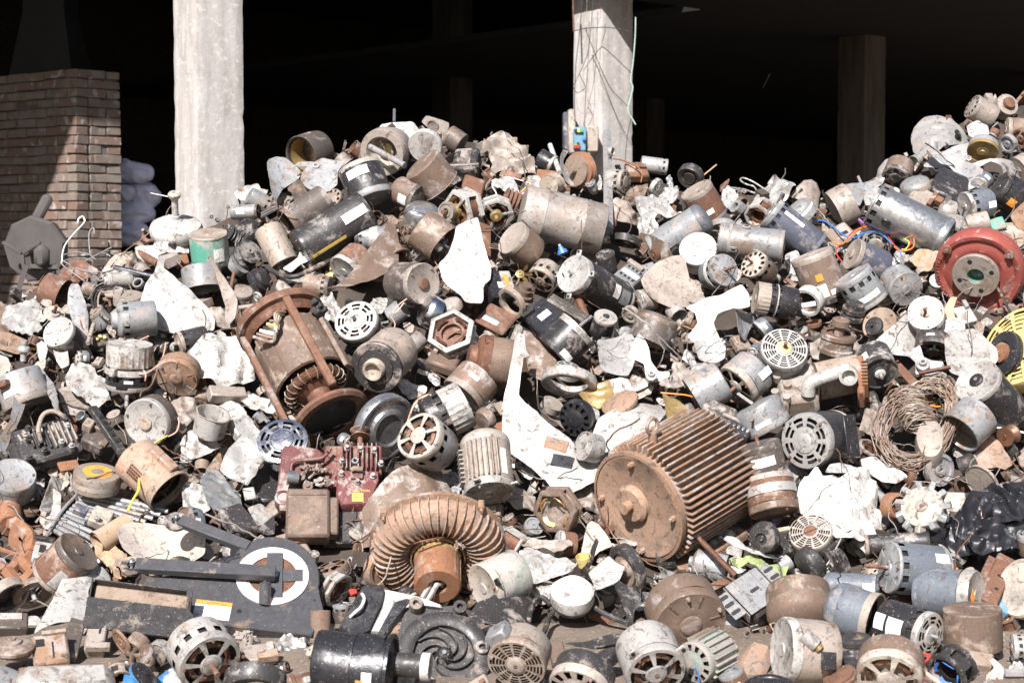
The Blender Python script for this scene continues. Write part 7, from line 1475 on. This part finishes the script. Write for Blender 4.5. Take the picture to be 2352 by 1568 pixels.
block('dirt caked terminal box right of the cage faced motor',860,1300,270,150,90,90,45,8,'be',name='terminal_box',cat='box',dz=.05,extra=[('clip',90,20,20,60,90,40,'al'),('dirt_lump',60,-80,20,170,90,70,'obl')])
rod('thin brown rod leaning right of the cage faced motor',[(640,1270,.14),(790,1410,.14)],30,'ru',n=8)
block('charred coil box right of the dented dark steel sheet',700,190,230,230,120,70,42,35,'bkd',name='coil_box',cat='coil',dz=.1)
sh('pale bent channel piece above the white ring disc',[(760,110),(870,70),(975,165),(960,240),(850,260),(800,180)],90,45,'al',cr=.3,dz=.1)
sh('dark pointed flap beside the pale bent channel',[(830,300),(920,220),(985,170),(990,320),(940,340)],80,42,'bkd',cr=.3,dz=.11)
stator('rusty motor core with an aluminium yoke right of the black exercise base',1520,800,1460,760,300,.5,'al','rus','cud',dz=.06,n=8)
block('red plastic clip on the aluminium yoke',1640,800,60,50,30,90,50,20,'redp',name='plastic_clip',cat='clip',dz=.16)
mo('flat rusty slotted ring motor behind the black exercise base',1450,600,1480,680,300,.3,'be','br',fs='spoke',slots='f',bolts=0,dz=.04)
tile(1300,1850,2.026)
mo('teal grey motor with a cream cast face and a square window below the ring blower',1130,830,1400,710,390,.5,'gn','cream',fs='flat',dz=.13,bolts=2,rear='gn',cap=(0,.47,.3,.05,'blk'))
sh('black dusty plastic funnel blade right of the open impeller blower',[(1075,960),(1120,890),(1180,875),(1400,830),(1630,775),(1630,850),(1540,980),(1490,1100),(1450,1155),(1280,1105),(1120,1050)],80,45,'bkd',cr=.25,bend=-.3,dz=.2,name='plastic_funnel',cat='funnel')
mo('beige bottom edge motor with a fine grid face and square side box',1380,1440,1450,1250,460,.74,'be','be',fs='grid',shaft=.05,hub='be',dz=.15,L=260,bolts=3,cap=(55,.1,.8,.6,'gyl'))
stator('small dirty motor core with red coil frame behind the blower frame',790,890,740,860,290,.55,'al','dark','rus',dz=.06,n=6)
tile(2000,1850,2.026)
sh('bright crumpled foil sheet left of the white five arm motor',[(-10,545),(40,525),(120,520),(200,570),(280,590),(370,600),(455,640),(440,685),(300,745),(180,780),(80,785),(30,680)],92,46,'alb',cr=1.0,dz=.12)
sh('long dirty folded strip above the bright crumpled foil',[(-10,465),(80,445),(200,450),(320,445),(410,465),(385,510),(270,570),(210,510),(120,515),(10,505)],90,45,'be',cr=.8,dz=.1)
sh('cream plastic spatula shape behind the yellow cup',[(500,420),(520,330),(560,305),(610,330),(680,420),(720,500),(620,540),(540,620),(470,560)],90,45,'cream',cr=.2,dz=.08)
la('yellow plastic cup left of the white motor arm',490,580,500,650,120,.5,[('cup',[(0,-1),(.9,-1),(1,1),(.94,1),(.85,-.8),(0,-.8)],'ye')],name='plastic_cup',cat='cup',dz=.14)
R,s=root('white_fan_motor','white capped fan motor on curved black arms standing at the front','fan motor',405,880,200,88,42,0,.17)
part(R,'cap','wh',lambda m:m.revolve([(0,-70*s),(165*s,-70*s),(175*s,-40*s),(172*s,40*s),(150*s,64*s),(40*s,72*s),(34*s,64*s),(14*s,64*s),(12*s,50*s),(0,50*s)],40),.003)
part(R,'base_ring','bkd',lambda m:m.revolve([(0,-110*s),(150*s,-110*s),(160*s,-90*s),(160*s,-72*s),(0,-72*s)],32))
sheet('',[(525,735),(600,650),(690,575),(750,640),(815,685),(770,780),(590,850),(560,790)],95,50,'wh',name='white_blade',parent=R,cr=.1,bend=.2,dz=.2)
sheet('',[(440,710),(520,640),(575,440),(590,470),(560,620),(520,720)],20,45,'bkd',name='black_arm',parent=R,cr=.1,bend=.3,dz=.18)
sheet('',[(720,840),(760,770),(860,830),(1030,890),(890,1000),(880,1110),(840,1110),(790,950)],80,45,'bkd',name='black_blade',parent=R,cr=.3,bend=.3,dz=.16)
for P_ in([(260,1000),(220,1070),(190,1160),(150,1210)],[(580,980),(680,1040),(780,1080),(850,1110)],[(240,960),(160,900),(90,960),(60,1090)]):
    Mi=R.matrix_world.inverted(); part(R,'curved_arm','bkd',lambda m:m.tube([Mi@p for p in path3([(x,y,.14) for x,y in P_],k=5)],22*s,8))
cover(*UV(400,1130),60,'white capped fan motor'); cover(*UV(560,1240),50,'white capped fan motor')
la('thick dark wheel with brown wound hub right of the white motor arm',800,690,870,660,390,.5,[('tyre',[(.4,-1),(.95,-1),(1,-.8),(1,.8),(.95,1),(.7,.9),(.66,.4)],'bkd'),('hub',[(.68,.5),(.4,.4),(.3,1),(0,1)],'mud')],name='wheel',cat='wheel',dz=.08)
mo('large brown round motor with curved ribs and cap bolts at the front',1330,1120,1230,920,580,.76,'br','br',fs='plain',hub='br',dz=.15,L=310,bolts=5,bmat='be')
mo('pale green finned motor with a dark fan face at the front',1350,1410,1560,1300,330,.72,'gn','gn',fs='slot',fins=11,dz=.17,bolts=0,inner='bkd',rear='gn')
R=mo('silver cast motor with ears and an open front ring at the bottom centre right',1060,1500,960,1240,480,.72,'al','al',fs='spoke',lugs=4,shaft=.06,dz=.15,L=360,bolts=3)
la('dusty silver blue cylinder under the long brown rod',1330,620,1600,680,220,-.1,[('cylinder',[(0,-1),(1,-1),(1,.7),(.7,.85),(.4,.9),(.38,1.1),(0,1.1)],'gyl')],name='cylinder',cat='cylinder',dz=.04)
mo('brown black bottom edge motor with a cream slotted top face',450,1620,520,1440,480,.55,'bkd','cream',fs='slot',dz=.12,bolts=2)
la('black glossy drum left of the silver cast motor',640,1350,680,1420,250,.3,[('drum',[(0,-1),(.95,-1),(1,-.8),(1,.7),(.9,1),(0,1)],'bk')],name='black_drum',cat='drum',dz=.08)
block('small dark knuckle bracket left of the brown black bottom motor',290,1320,120,170,80,90,45,10,'br',name='knuckle_bracket',cat='bracket',dz=.1)
sh('dusty black strip lying on the ground before the white fan motor',[(340,1260),(500,1240),(680,1190),(800,1190),(780,1240),(620,1290),(500,1330),(380,1320)],85,45,'bkd',cr=.4,dz=.05,name='plastic_strip',cat='strip')
wire('thin blue lead on the silver cast motor',[(1150,1290,.24),(1230,1330,.26),(1320,1400,.26),(1380,1480,.25),(1390,1568,.24)],'wblu',w=13)
la('dark brown toothed hub below the thick dark wheel',760,1000,780,1040,110,.4,[('hub',BEAR,'bkd')],name='toothed_hub',cat='hub')
la('white corroded pipe stub under the big brown motor',1110,740,1180,760,120,.5,[('stub',CUP,'alb')],name='pipe_stub',cat='pipe',dz=.08)
tile(2700,1850,2.0257)
R=mo('rusty brown can with a flaking white band right of the huge finned motor',560,245,510,-30,390,.22,'ru','br',fs='flat',band=(-.08,.24,'alb'),dz=.2,bolts=3,bmat='ru',rear='be')
la('black domed wheel with a rivet hub below the flaking rusty can',455,450,500,420,245,.85,[('wheel',[(0,-1),(1,-1),(1,0),(.9,.8),(.4,1),(.36,.6),(.2,.6),(.1,1.1),(0,1.1)],'bkd')],name='domed_wheel',cat='wheel',dz=.16,L=90)
block('black and white square motor core behind the domed wheel',640,450,180,190,100,80,45,20,'bkd',name='square_core',cat='motor core',dz=.08,extra=[('white_frame',10,90,6,170,40,40,'cream'),('white_side',100,0,6,30,190,40,'cream')])
mo('white plastic slotted grille with a rusty centre under the big white crumple',840,385,860,460,340,.8,'cream','cream',fs='grid',hub='ru',bolts=0,dz=.1,L=120)
sh('thin white rolled plastic strip under the black domed wheel',[(160,450),(190,420),(240,425),(400,540),(540,570),(690,575),(560,600),(420,570),(280,520)],85,45,'wh',cr=.2,dz=.16,name='plastic_strip',cat='strip')
sh('lime green crumpled tin above the slotted bracket plate',[(210,600),(260,590),(420,565),(470,620),(560,650),(670,660),(650,730),(560,780),(480,700),(380,640),(240,650)],88,45,'lime',cr=.9,dz=.1)
mo('black brown wheel shaped motor at the right front',820,650,880,600,260,.4,'bkd','bkd',fs='dome',dz=.14,bolts=0)
la('second black pulley beside the black brown wheel',1010,660,1090,630,240,.4,[('pulley',PUL2,'bkd')],name='pulley',cat='pulley',dz=.14)
rod('black round bar pointing up right beside the big white crumple',[(930,560,.18),(1180,385,.2)],46,'bkd',n=12)
sh('dirty cream flange cover left of the blue grey motors',[(800,860),(810,760),(880,680),(960,660),(1060,720),(1000,800),(920,900),(850,900)],85,45,'al',cr=.4,dz=.14)
mo('large brown smooth dome casing behind the slotted bracket plate',760,1010,740,870,520,.5,'br','br',fs='dome',dz=.05,bolts=2,L=230)
R=mo('big dirty grey pot motor with a strapped capacitor on its face',650,1310,960,1330,500,.38,'be','al',fs='flat',dz=.18,bolts=0,L=400,rear='be')
r=R['r'];L=R['L']; part(R,'capacitor','al',lambda m:m.cyl((.9*r,.5*r,.3*L),(1.0*r,.2*r,.05*L),.24*r,18)); part(R,'capacitor_terminal','bron',lambda m:m.cyl((1.0*r,.2*r,.05*L),(1.04*r,.08*r,-.02*L),.15*r,10)); part(R,'bracket','bk',lambda m:m.box((1.05*r,-.25*r,-.2*L),(.1*r,.55*r,.3*L),b=.03*r))
la('rusty corroded gear hub at the bottom right of centre',1050,1480,1080,1540,280,.5,[('hub',[(0,-1),(1,-1),(1.02,-.2),(.9,0),(.9,.4),(.7,.6),(.5,.5),(.3,1),(0,1)],'ru')],name='gear_hub',cat='gear',dz=.1,dent=.06)
la('black lid disc cut by the bottom edge of the frame',520,1590,520,1640,400,.5,[('lid',DISC,'bk')],name='lid_disc',cat='lid',dz=.08,L=40)
block('tan rounded casting right of the pale green finned motor',420,1340,240,270,130,85,45,-20,'obl',name='casting',dz=.08,b=.3)
tile(2000,1850,2.026)
tile(2800,1250,2.24)
sh('big bright white crumpled sheet on the lower right of the heap',[(650,1300),(690,1240),(765,1195),(840,1270),(960,1290),(1100,1235),(1180,1195),(1270,1260),(1320,1360),(1350,1560),(1400,1700),(1300,1790),(1150,1850),(1000,1850),(800,1720),(660,1540),(655,1400)],95,48,'wh',cr=1.15,bend=-.3,dz=.24,seed=31)
sh('small riveted grey plate on the top edge of the big white crumpled sheet',[(830,1265),(870,1195),(960,1180),(1060,1205),(1120,1245),(1060,1265),(950,1270)],90,50,'gyl',cr=.15,dz=.27,name='riveted_plate',cat='plate')
tile(3200,1850,2.0258)
mo('blue grey motor with a long rusty shaft and star ribbed face at the right front',410,665,880,705,400,.45,'bl','gyl',fs='plain',slots='f',shaft=.5,dz=.17,stk=(30,-.3,22,.25,'stk'),rear='al',bolts=3,L=450,bell=.06)
R=mo('blue grey motor with an orange diamond sticker on its aluminium end',1110,885,690,850,380,.35,'bl','al',fs='flat',slots='r',dz=.16,bolts=0,bell=.25,rear='bl')
r=R['r'];L=R['L']; part(R,'diamond_sticker','stko',lambda m:m.box((0,0,0),(.34*r,.34*r,.01*r),M=Matrix.Translation((.5*r,.1*r,L/2+.035*r))@Matrix.Rotation(.8,4,'Z')@Matrix.Scale(1.5,4,(1,1,0))))
mo('small blue grey motor block with a vented white plate at the right front',345,825,-40,810,210,.2,'bl','bl',stk=(10,.38,50,.24),slots='r',dz=.12,bolts=0)
mo('smooth dull blue motor with a rust flaked open rim at the right front',330,1070,50,980,400,.3,'bl','be',fs='open',dz=.17,bolts=0,rearfs='dome',rear='bl')
R=mo('black motor with two white labels and a ring grille end at the right front',775,1200,400,1070,350,.55,'bk','al',fs='vent',slots='f',shaft=.22,sh='st',hub='st',dz=.2,stk=[(22,-.02,66,.34,'stk'),(8,-.36,40,.22,'stk')],bolts=0,L=420)
la('thick walled rusty steel drum standing upright at the right front',1095,990,1090,1290,450,.28,[('drum',[(0,-1),(.97,-1),(1,-.96),(1,.95),(.97,1),(.36,1),(.34,.94),(.2,.94),(0,.92)],'br')],name='rusty_drum',cat='drum',dz=.13,dent=.008)
mo('large brown rimmed motor with a pale spoked face at the bottom right',430,1570,470,1330,510,.72,'br','cream',fs='spoke',dz=.18,L=260,bolts=3,hub='cream',inner='cream')
R=stator('dark motor with bright blue winding at the bottom right',880,1500,990,1400,330,.6,'bkd','dark','wblu',dz=.16,n=12)
part(R,'lead_wire','wpk',lambda m:m.tube(smooth([Vector((0,-60,100))*s*1.5,Vector((40,0,140))*s*1.5,Vector((0,80,130))*s*1.5,Vector((-60,60,90))*s*1.5],5),.006,7))
for k in range(7): wire(['bright red wire','second bright red wire','lowest red wire','upper red wire','left red wire','thin red wire','short red wire'][k]+' in the red tuft left of the blue winding',[(690+10*k,1450-10*k,.16),(720+8*k,1400-8*k,.2),(760-6*k,1350+8*k,.21),(690+14*k,1330+6*k,.2)],'wred',w=12,group='red wire tuft')
block('rusty bolted bracket plate with a sky blue box behind at the right edge',1290,750,150,420,60,60,42,-18,'ru',name='bracket_plate',cat='bracket',dz=.16,extra=[('hole',20,-120,1,30,24,6,'blk'),('hole',10,30,1,50,20,6,'blk')])
block('sky blue painted box behind the rusty bolted bracket',1330,800,260,400,90,70,42,-18,'sky',name='painted_box',cat='box',dz=.1)
block('second rusty bracket plate left of the sky blue box',1190,720,70,330,40,60,42,-18,'ru',name='bracket_plate',cat='bracket',dz=.15)
la('round cream rimmed cover cut by the right edge of the frame',1470,830,1500,840,470,.75,[('cover',[(0,-1),(1,-1),(1,.6),(.94,1),(.86,.6),(.2,.7),(0,.7)],'cream')],name='round_cover',cat='cover',L=80,dz=.16)
mo('silver motor with a brass threaded stub at the right edge near the bottom',1400,1290,1520,1290,210,.2,'al','al',shaft=.2,dz=.12,bolts=0,slots='f')
mo('long black dusty tube motor lying behind the blue grey motors',215,500,790,465,165,.1,'bkd','be',dz=.1,bolts=0)
la('small white round cover behind the orange diamond motor',1040,730,1060,750,160,.5,[('cover',CAN,'cream')],name='round_cover',cat='cover',dz=.06)
sh('orange red cloth scrap beside the round white cover',[(920,680),(960,660),(1010,700),(960,760),(915,750)],90,45,'worg',cr=.6,name='cloth_scrap',cat='cloth',dz=.05)
R=mo('pale cast alternator body with broken fins right of the big white crumple',700,200,720,230,330,.9,'be','cream',fs='plain',hub='be',dz=.17,L=130,bolts=0,shaft=.06)
r=R['r']
for k in range(11): part(R,'broken_fin','gyl',lambda m:m.box((1.08*r,0,.2*r),(.5*r,.3*r,.5*r),b=.05*r,M=Matrix.Rotation(k*2*PI/11,4,'Z')@Matrix.Rotation(.5,4,'X')),.012*0+.006)
la('rusty toothed claw ring left of the pale cast alternator',510,190,470,190,210,.8,[('ring',[(.7,-1),(1,-1),(1,.6),(.9,.9),(.72,1),(.66,.2)],'ruo'),('claws',[(.7,.3),(.3,.4),(.2,-.2),(0,-.2)],'rus')],name='claw_ring',cat='ring',dz=.12,L=110)
block('small white capped box right of the pale cast alternator',960,150,150,160,90,85,45,0,'cream',name='capped_box',cat='box',dz=.1,extra=[('label',-20,-30,1,90,90,4,'stk')])
sh('pale layered cardboard sheaf right of the pale cast alternator',[(800,360),(830,260),(880,110),(925,120),(915,230),(860,370)],70,45,'cream',cr=.4,dz=.13,name='cardboard_piece',cat='cardboard')
sh('pale jagged plate scrap at the bottom right corner',[(1190,1568),(1200,1500),(1260,1450),(1225,1395),(1250,1370),(1340,1450),(1320,1568)],88,48,'cream',cr=.2,dz=.08)
rod('grey flat bar lying at the bottom right corner',[(1340,1490,.06),(1500,1490,.06)],70,'gyl',n=6,name='flat_bar',cat='bar')
block('tan lump behind the blue winding motor',1150,1370,190,110,80,85,45,-10,'mud',name='casting',dz=.06)
la('black flat rotor cap left of the black labelled motor',175,1200,180,1260,240,.4,[('cap',[(0,-1),(.95,-1),(1,-.5),(1,.4),(.9,.6),(.4,.7),(.36,1),(.1,1),(.1,1.8),(0,1.8)],'bkd')],name='rotor_cap',cat='rotor',dz=.12)
mo('charcoal motor stub below the black flat rotor cap',150,1330,160,1430,220,.2,'bkd','bkd',bolts=0,dz=.1)

tile(0,1900,2.166)
mo('dirt brown motor lying between the rust orange box and the trough',700,1010,860,1060,190,.3,'br','dk',bolts=0,dz=.06)
block('brown timber block on the ground at the lower left corner',250,1480,170,120,70,85,50,10,'br',name='timber_block',dz=.06)
mo('dusty black motor stub left of the cage faced silver motor',1190,1330,1330,1400,200,.4,'bkd','br',bolts=0,dz=.04)
mo('grey brown motor half hidden below the warning label of the exercise base',1560,1330,1750,1300,210,.3,'dk','be',slots='f',bolts=0,dz=.03)
la('rusty pot with lid under the black exercise base',1880,1290,1900,1400,220,.4,[('pot',CAN,'ru')],name='rusty_pot',cat='pot',dz=.04)
mo('black brown motor end between the canister and the exercise base',2020,1250,2120,1300,200,.4,'bkd','be',fs='slot',bolts=0,dz=.03)
# ---------------------------------------------------------------- smaller pieces packed between the others, loose debris
tile(*FR); rf=random.Random(77)
HAND=list(COV); USED=set()
CUTS=(' with ',' lying ',' on ',' at ',' in ',' below ',' under ',' above ',' right ',' left ',' beside ',' behind ',' over ',' near ',' standing ',' and ',' before ',' hanging ',' of ',' half ',' just ',' from ',' sticking ',' high ',' leaning ',' cut ',' open ',' that ',' to ',' bending ',' crossing ',' pointing ',' inside ',' between ',' around ',' rising ')
def short(l):
    c=min([l.find(k,8) for k in CUTS if l.find(k,8)>0] or [len(l)]); return ' '.join(l[:c].split()[:7])
def near_label(u,v,head):
    for (cu,cv,r,l) in sorted(HAND,key=lambda c:(c[0]-u)**2+(c[1]-v)**2)[:14]:
        dx,dy=u-cu,v-cv
        rel=('right of' if dx>0 else 'left of') if abs(dx)>abs(dy) else ('below' if dy>0 else 'above')
        t='%s %s the %s'%(head,rel,short(l))
        if t not in USED and len(t.split())<=16: USED.add(t); return t
    return None
CN={'gy':'grey','gyl':'light grey','bk':'black','bkd':'dusty black','br':'brown','dk':'dark brown','be':'beige','al':'dull aluminium','alb':'pale metal','ru':'rusty','ruo':'orange rusty','bl':'blue grey','cream':'cream','ob':'tan','st':'steel','mud':'tan','cud':'copper brown','rus':'dark rusty'}
def gap(u,v): return min(math.hypot(u-c[0],v-c[1])-c[2]*.86 for c in COV)
cand=[]
for iv in range(0,60):
    for iu in range(-2,100):
        u=iu*24+rf.uniform(-10,10); v=230+iv*23+rf.uniform(-10,10)
        if v>lerp_tab(CREST,u)+14 and v<1575 and -30<u<2385 and not(1215<u<1460 and 1395<v<1470): cand.append((u,v))
rf.shuffle(cand); nf=0
for rnd_,(lo,hi) in enumerate(((30,76),(17,30),(8,17),(5,9))):
    for (u,v) in cand:
        if nf>=470: break
        g=gap(u,v)
        if g<lo: continue
        d=min(hi,g)*rf.uniform(1.5,2.1); d=max(24,min(92,d))
        a=rf.uniform(0,360); e=rf.uniform(.15,.85); dx,dy=math.cos(rad(a)),-math.sin(rad(a)); L=d*rf.uniform(.5,1.3)*math.sqrt(1-e*e)
        ty=rf.choices(('motor','can','sheet','block','pulley','stator','disc'),(4,2,7.5,2.6,1.6,1.6,1.2))[0]
        sz='small' if d<60 else 'half buried'
        dz=rf.uniform(-.02,.03)
        if ty=='motor':
            mk=rf.choice(('gy','gyl','bkd','br','dk','be','bl','ru','al','bkd')); l=near_label(u,v,'%s %s motor'%(sz,CN[mk]))
            if not l: continue
            motor(l,u+dx*L/2,v+dy*L/2,u-dx*L/2,v-dy*L/2,d,e,mk,rf.choice(('be','al','cream','gyl','br')),fs=rf.choice(('plain','flat','vent','slot','spoke','pot')),slots=rf.choice(('','f','r','fr')),shaft=rf.choice((0,0,.2)),stk=rf.choice((None,None,(0,0,40,.3))),bolts=0,dz=dz)
        elif ty in('can','disc','pulley'):
            mk=rf.choice(('br','be','ru','bkd','al','gyl','ob')); pr=dict(can=CUP,disc=DISC,pulley=PUL2)[ty]; nm=dict(can='open_can',disc='flange_disc',pulley='pulley')[ty]
            l=near_label(u,v,'%s %s %s'%(sz,CN[mk],dict(can='open can',disc='round flange',pulley='grooved pulley')[ty]))
            if not l: continue
            q=.25 if ty!='can' else .8
            la(l,u+dx*L*q/2,v+dy*L*q/2,u-dx*L*q/2,v-dy*L*q/2,d,e,[('body',pr,mk)],name=nm,cat=dict(can='can',disc='disc',pulley='pulley')[ty],dz=dz,L=d*(.25 if ty!='can' else .8),n=28)
        elif ty=='sheet':
            mk=rf.choice(('al','alb','be','gyl','br','cream','al','be')); l=near_label(u,v,'%s crumpled %s sheet'%(sz,CN[mk]))
            if not l: continue
            n=rf.randint(5,8); el=rf.uniform(.45,.9); th=rf.uniform(0,PI)
            pts=[]
            for k in range(n):
                q=2*PI*k/n+rf.uniform(-.3,.3); rr=d*.72*rf.uniform(.7,1.15); x,y=rr*math.cos(q),rr*el*math.sin(q); pts.append((u+x*math.cos(th)-y*math.sin(th),v+x*math.sin(th)+y*math.cos(th)))
            sh(l,pts,rf.uniform(40,140),rf.uniform(32,60),mk,cr=rf.uniform(.5,1.1),bend=rf.uniform(-.4,.4),dz=dz+.02,roundc=1)
        elif ty=='block':
            mk=rf.choice(('br','dk','be','bkd','ru','al','mud')); l=near_label(u,v,'%s %s bracket block'%(sz,CN[mk]))
            if not l: continue
            block(l,u,v,d*.8,d*rf.uniform(.4,.7),d*.4,rf.uniform(40,140),rf.uniform(30,60),rf.uniform(-60,60),mk,name='bracket_block',dz=dz,extra=[('boss',d*.15,0,2,d*.25,d*.2,d*.14,rf.choice(('ru','al','be'))),('lip',-d*.3,d*.05,1,d*.1,d*.5,d*.1,mk)])
        else:
            l=near_label(u,v,'%s open motor core'%sz)
            if not l: continue
            stator(l,u+dx*L/2,v+dy*L/2,u-dx*L/2,v-dy*L/2,d,max(e,.5),rf.choice(('al','br','be')),rf.choice(('rus','dark')),rf.choice(('cud','copg','rus')),n=rf.choice((4,6,8,10)),dz=dz)
        COV[-1]=(u,v,max(COV[-1][2],d*.6),l); nf+=1
# loose debris
DM=['be','al','br','ru','bkd','alb','gyl','cud','ob','dk','dirt']; mb=MB()
def chip(p,sz,m):
    M=Matrix.Translation(p)@Matrix.Rotation(rf.uniform(0,6.3),4,'Z')@Matrix.Rotation(rf.uniform(-1.3,1.3),4,'X')@Matrix.Rotation(rf.uniform(-1.3,1.3),4,'Y')
    k=rf.random()
    if k<.28:
        w=sz*rf.uniform(.2,.5); n=5; cv=rf.uniform(-1.4,1.4); vs=[];fs=[]
        for i in range(n):
            t=(i/(n-1)-.5); x=sz*math.sin(t*2)*.6; z=sz*cv*t*t*.6
            vs+=[(x,-w/2,z),(x,w/2,z),(x,w/2,z-.002),(x,-w/2,z-.002)]
        for i in range(n-1):
            for j in range(4): fs.append((i*4+j,i*4+(j+1)%4,i*4+4+(j+1)%4,i*4+4+j))
        fs+=[(0,1,2,3),(n*4-4,n*4-3,n*4-2,n*4-1)]
        mb.add(vs,fs,m,M)
    elif k<.5: mb.box((0,0,0),(sz*rf.uniform(.4,1),sz*rf.uniform(.3,.8),sz*rf.uniform(.12,.5)),m,M)
    elif k<.68: r=sz*rf.uniform(.2,.4); mb.revolve([(r*.5,-r*.5),(r,-r*.5),(r,r*.5),(r*.5,r*.5),(r*.5,-r*.5)],9,m=m,M=M)
    elif k<.82: mb.tube([(-sz*.6,0,0),(0,0,rf.uniform(-.1,.1)*sz),(sz*.6,0,0)],sz*rf.uniform(.06,.16),6,m,False,M)
    elif k<.92:
        P=[Vector((0,0,0))]; q=Vector((1,0,0))
        for i in range(7): q=(q+Vector((rf.uniform(-.7,.7),rf.uniform(-.7,.7),rf.uniform(-.7,.7)))).normalized(); P.append(P[-1]+q*sz*.4)
        mb.tube(P,.0024,4,m,False,M)
    else:
        n=rf.randint(4,6); mb.prism([(sz*.6*rf.uniform(.5,1)*math.cos(2*PI*i/n),sz*.6*rf.uniform(.5,1)*math.sin(2*PI*i/n)) for i in range(n)],0,.003,m,M)
GR={}
for (cu,cv,r,l) in COV:
    for a in range(int((cu-r)//40),int((cu+r)//40)+1):
        for b in range(int((cv-r)//40),int((cv+r)//40)+1): GR.setdefault((a,b),[]).append((cu,cv,r))
def covered(p,f=.85):
    q=p-CAM; d=q.dot(FWD); u=CU+F*q.dot(RIGHT)/d; v=CV-F*q.dot(UP)/d
    return any((u-a)**2+(v-b)**2<(r*f)**2 for a,b,r in GR.get((int(u//40),int(v//40)),()))
for i in range(420):
    u=rf.uniform(-100,2450); p=heap(u,rf.random()**.9*.9)+Vector((0,-.05,.05)); P=[p]; q=Vector((rf.uniform(-1,1),rf.uniform(-.6,.2),rf.uniform(-.4,.7))).normalized(); n=rf.randint(6,16); ln=rf.uniform(.014,.03)
    cu_=Vector((rf.uniform(-.4,.4),rf.uniform(-.4,.4),rf.uniform(-.4,.4)))
    for j in range(n): q=(q+cu_*.6+Vector((rf.uniform(-.35,.35),rf.uniform(-.35,.35),rf.uniform(-.35,.3)))).normalized(); P.append(P[-1]+q*ln)
    mb.tube(smooth(P,2),rf.choice((.0016,.002,.003)),4,rf.choice((4,7,0,2,9,5,3)))
for i in range(10400):
    u=rf.uniform(-320,2700) if i<8600 else rf.choice((rf.uniform(-420,-20),rf.uniform(2370,3000))); k=rf.random()**.9*1.05
    p=heap(u,k)+Vector((rf.uniform(-.03,.03),rf.uniform(-.05,.03),rf.uniform(.0,.075)))
    if covered(p): continue
    chip(p,rf.choice((.02,.03,.04,.05,.07,.09))*(1.7 if u<-30 or u>2390 else 1),rf.choices(range(11),(2.5,2.5,5,4,6,1.2,2,2,1.2,6,5))[0])
for i in range(1100):
    u=rf.uniform(-100,2450); v=rf.uniform(1400,1580); p=unproj(u,v,ground_d(v))
    if 1215<u<1460 and v<1480 and rf.random()<.8: continue
    p.z=rf.uniform(.0,.02)
    if covered(p,1.): continue
    chip(p,rf.choice((.008,.012,.02,.03,.05)),rf.choices(range(11),(2,1,4,3,4,.7,1,1,1,5,6))[0])
mb.dent(.004,30,3)
tag(mb.build('scrap_debris',DM,ang=40),kind='stuff')
# repeats share a group
by={}
for o in sc.objects:
    if o.parent is None and o.get('label') and not o.get('group'): by.setdefault(o.name.split('.')[0],[]).append(o)
for k,L_ in by.items():
    if len(L_)>1:
        for o in L_: o['group']=k.replace('_',' ')+' pieces in the scrap heap' if k not in('concrete_column','brick_wall') else k.replace('_',' ')+'s of the shed'
print('FILLERS',nf,'things',sum(1 for o in sc.objects if o.parent is None and o.get('label')))
# ---------------------------------------------------------------- light, sky, camera
S=(RIGHT*-.22+UP*.60+FWD*-.77).normalized()
w=bpy.data.worlds.new('World'); sc.world=w; w.use_nodes=True; N=w.node_tree.nodes; L=w.node_tree.links
bg=N['Background']; sky=N.new('ShaderNodeTexSky'); sky.sky_type='NISHITA'; sky.sun_disc=False
sky.sun_elevation=math.asin(S.z); sky.sun_rotation=math.atan2(S.x,S.y); sky.air_density=1.0; sky.dust_density=2.0
L.new(sky.outputs[0],bg.inputs[0]); bg.inputs[1].default_value=.05
sl=bpy.data.lights.new('sun','SUN'); sl.energy=4.8; sl.angle=rad(.53); sl.color=(1,.955,.94)
so=bpy.data.objects.new('sun',sl); COL.objects.link(so); so.rotation_euler=S.to_track_quat('Z','Y').to_euler(); so.location=(0,0,20)
cd=bpy.data.cameras.new('camera'); cd.sensor_width=36; cd.lens=F/2352*36; cd.clip_start=.1; cd.clip_end=400
cd.dof.use_dof=True; cd.dof.focus_distance=6.2; cd.dof.aperture_fstop=6.3
co=bpy.data.objects.new('camera',cd); COL.objects.link(co); co.location=CAM; co.rotation_euler=(PI/2-PITCH,0,0)
sc.camera=co
sc.view_settings.view_transform='Standard'; sc.view_settings.look='None'; sc.view_settings.exposure=1.05; sc.view_settings.gamma=1
sc.cycles.max_bounces=5; sc.cycles.diffuse_bounces=3; sc.cycles.glossy_bounces=3
sc.cycles.use_denoising=True
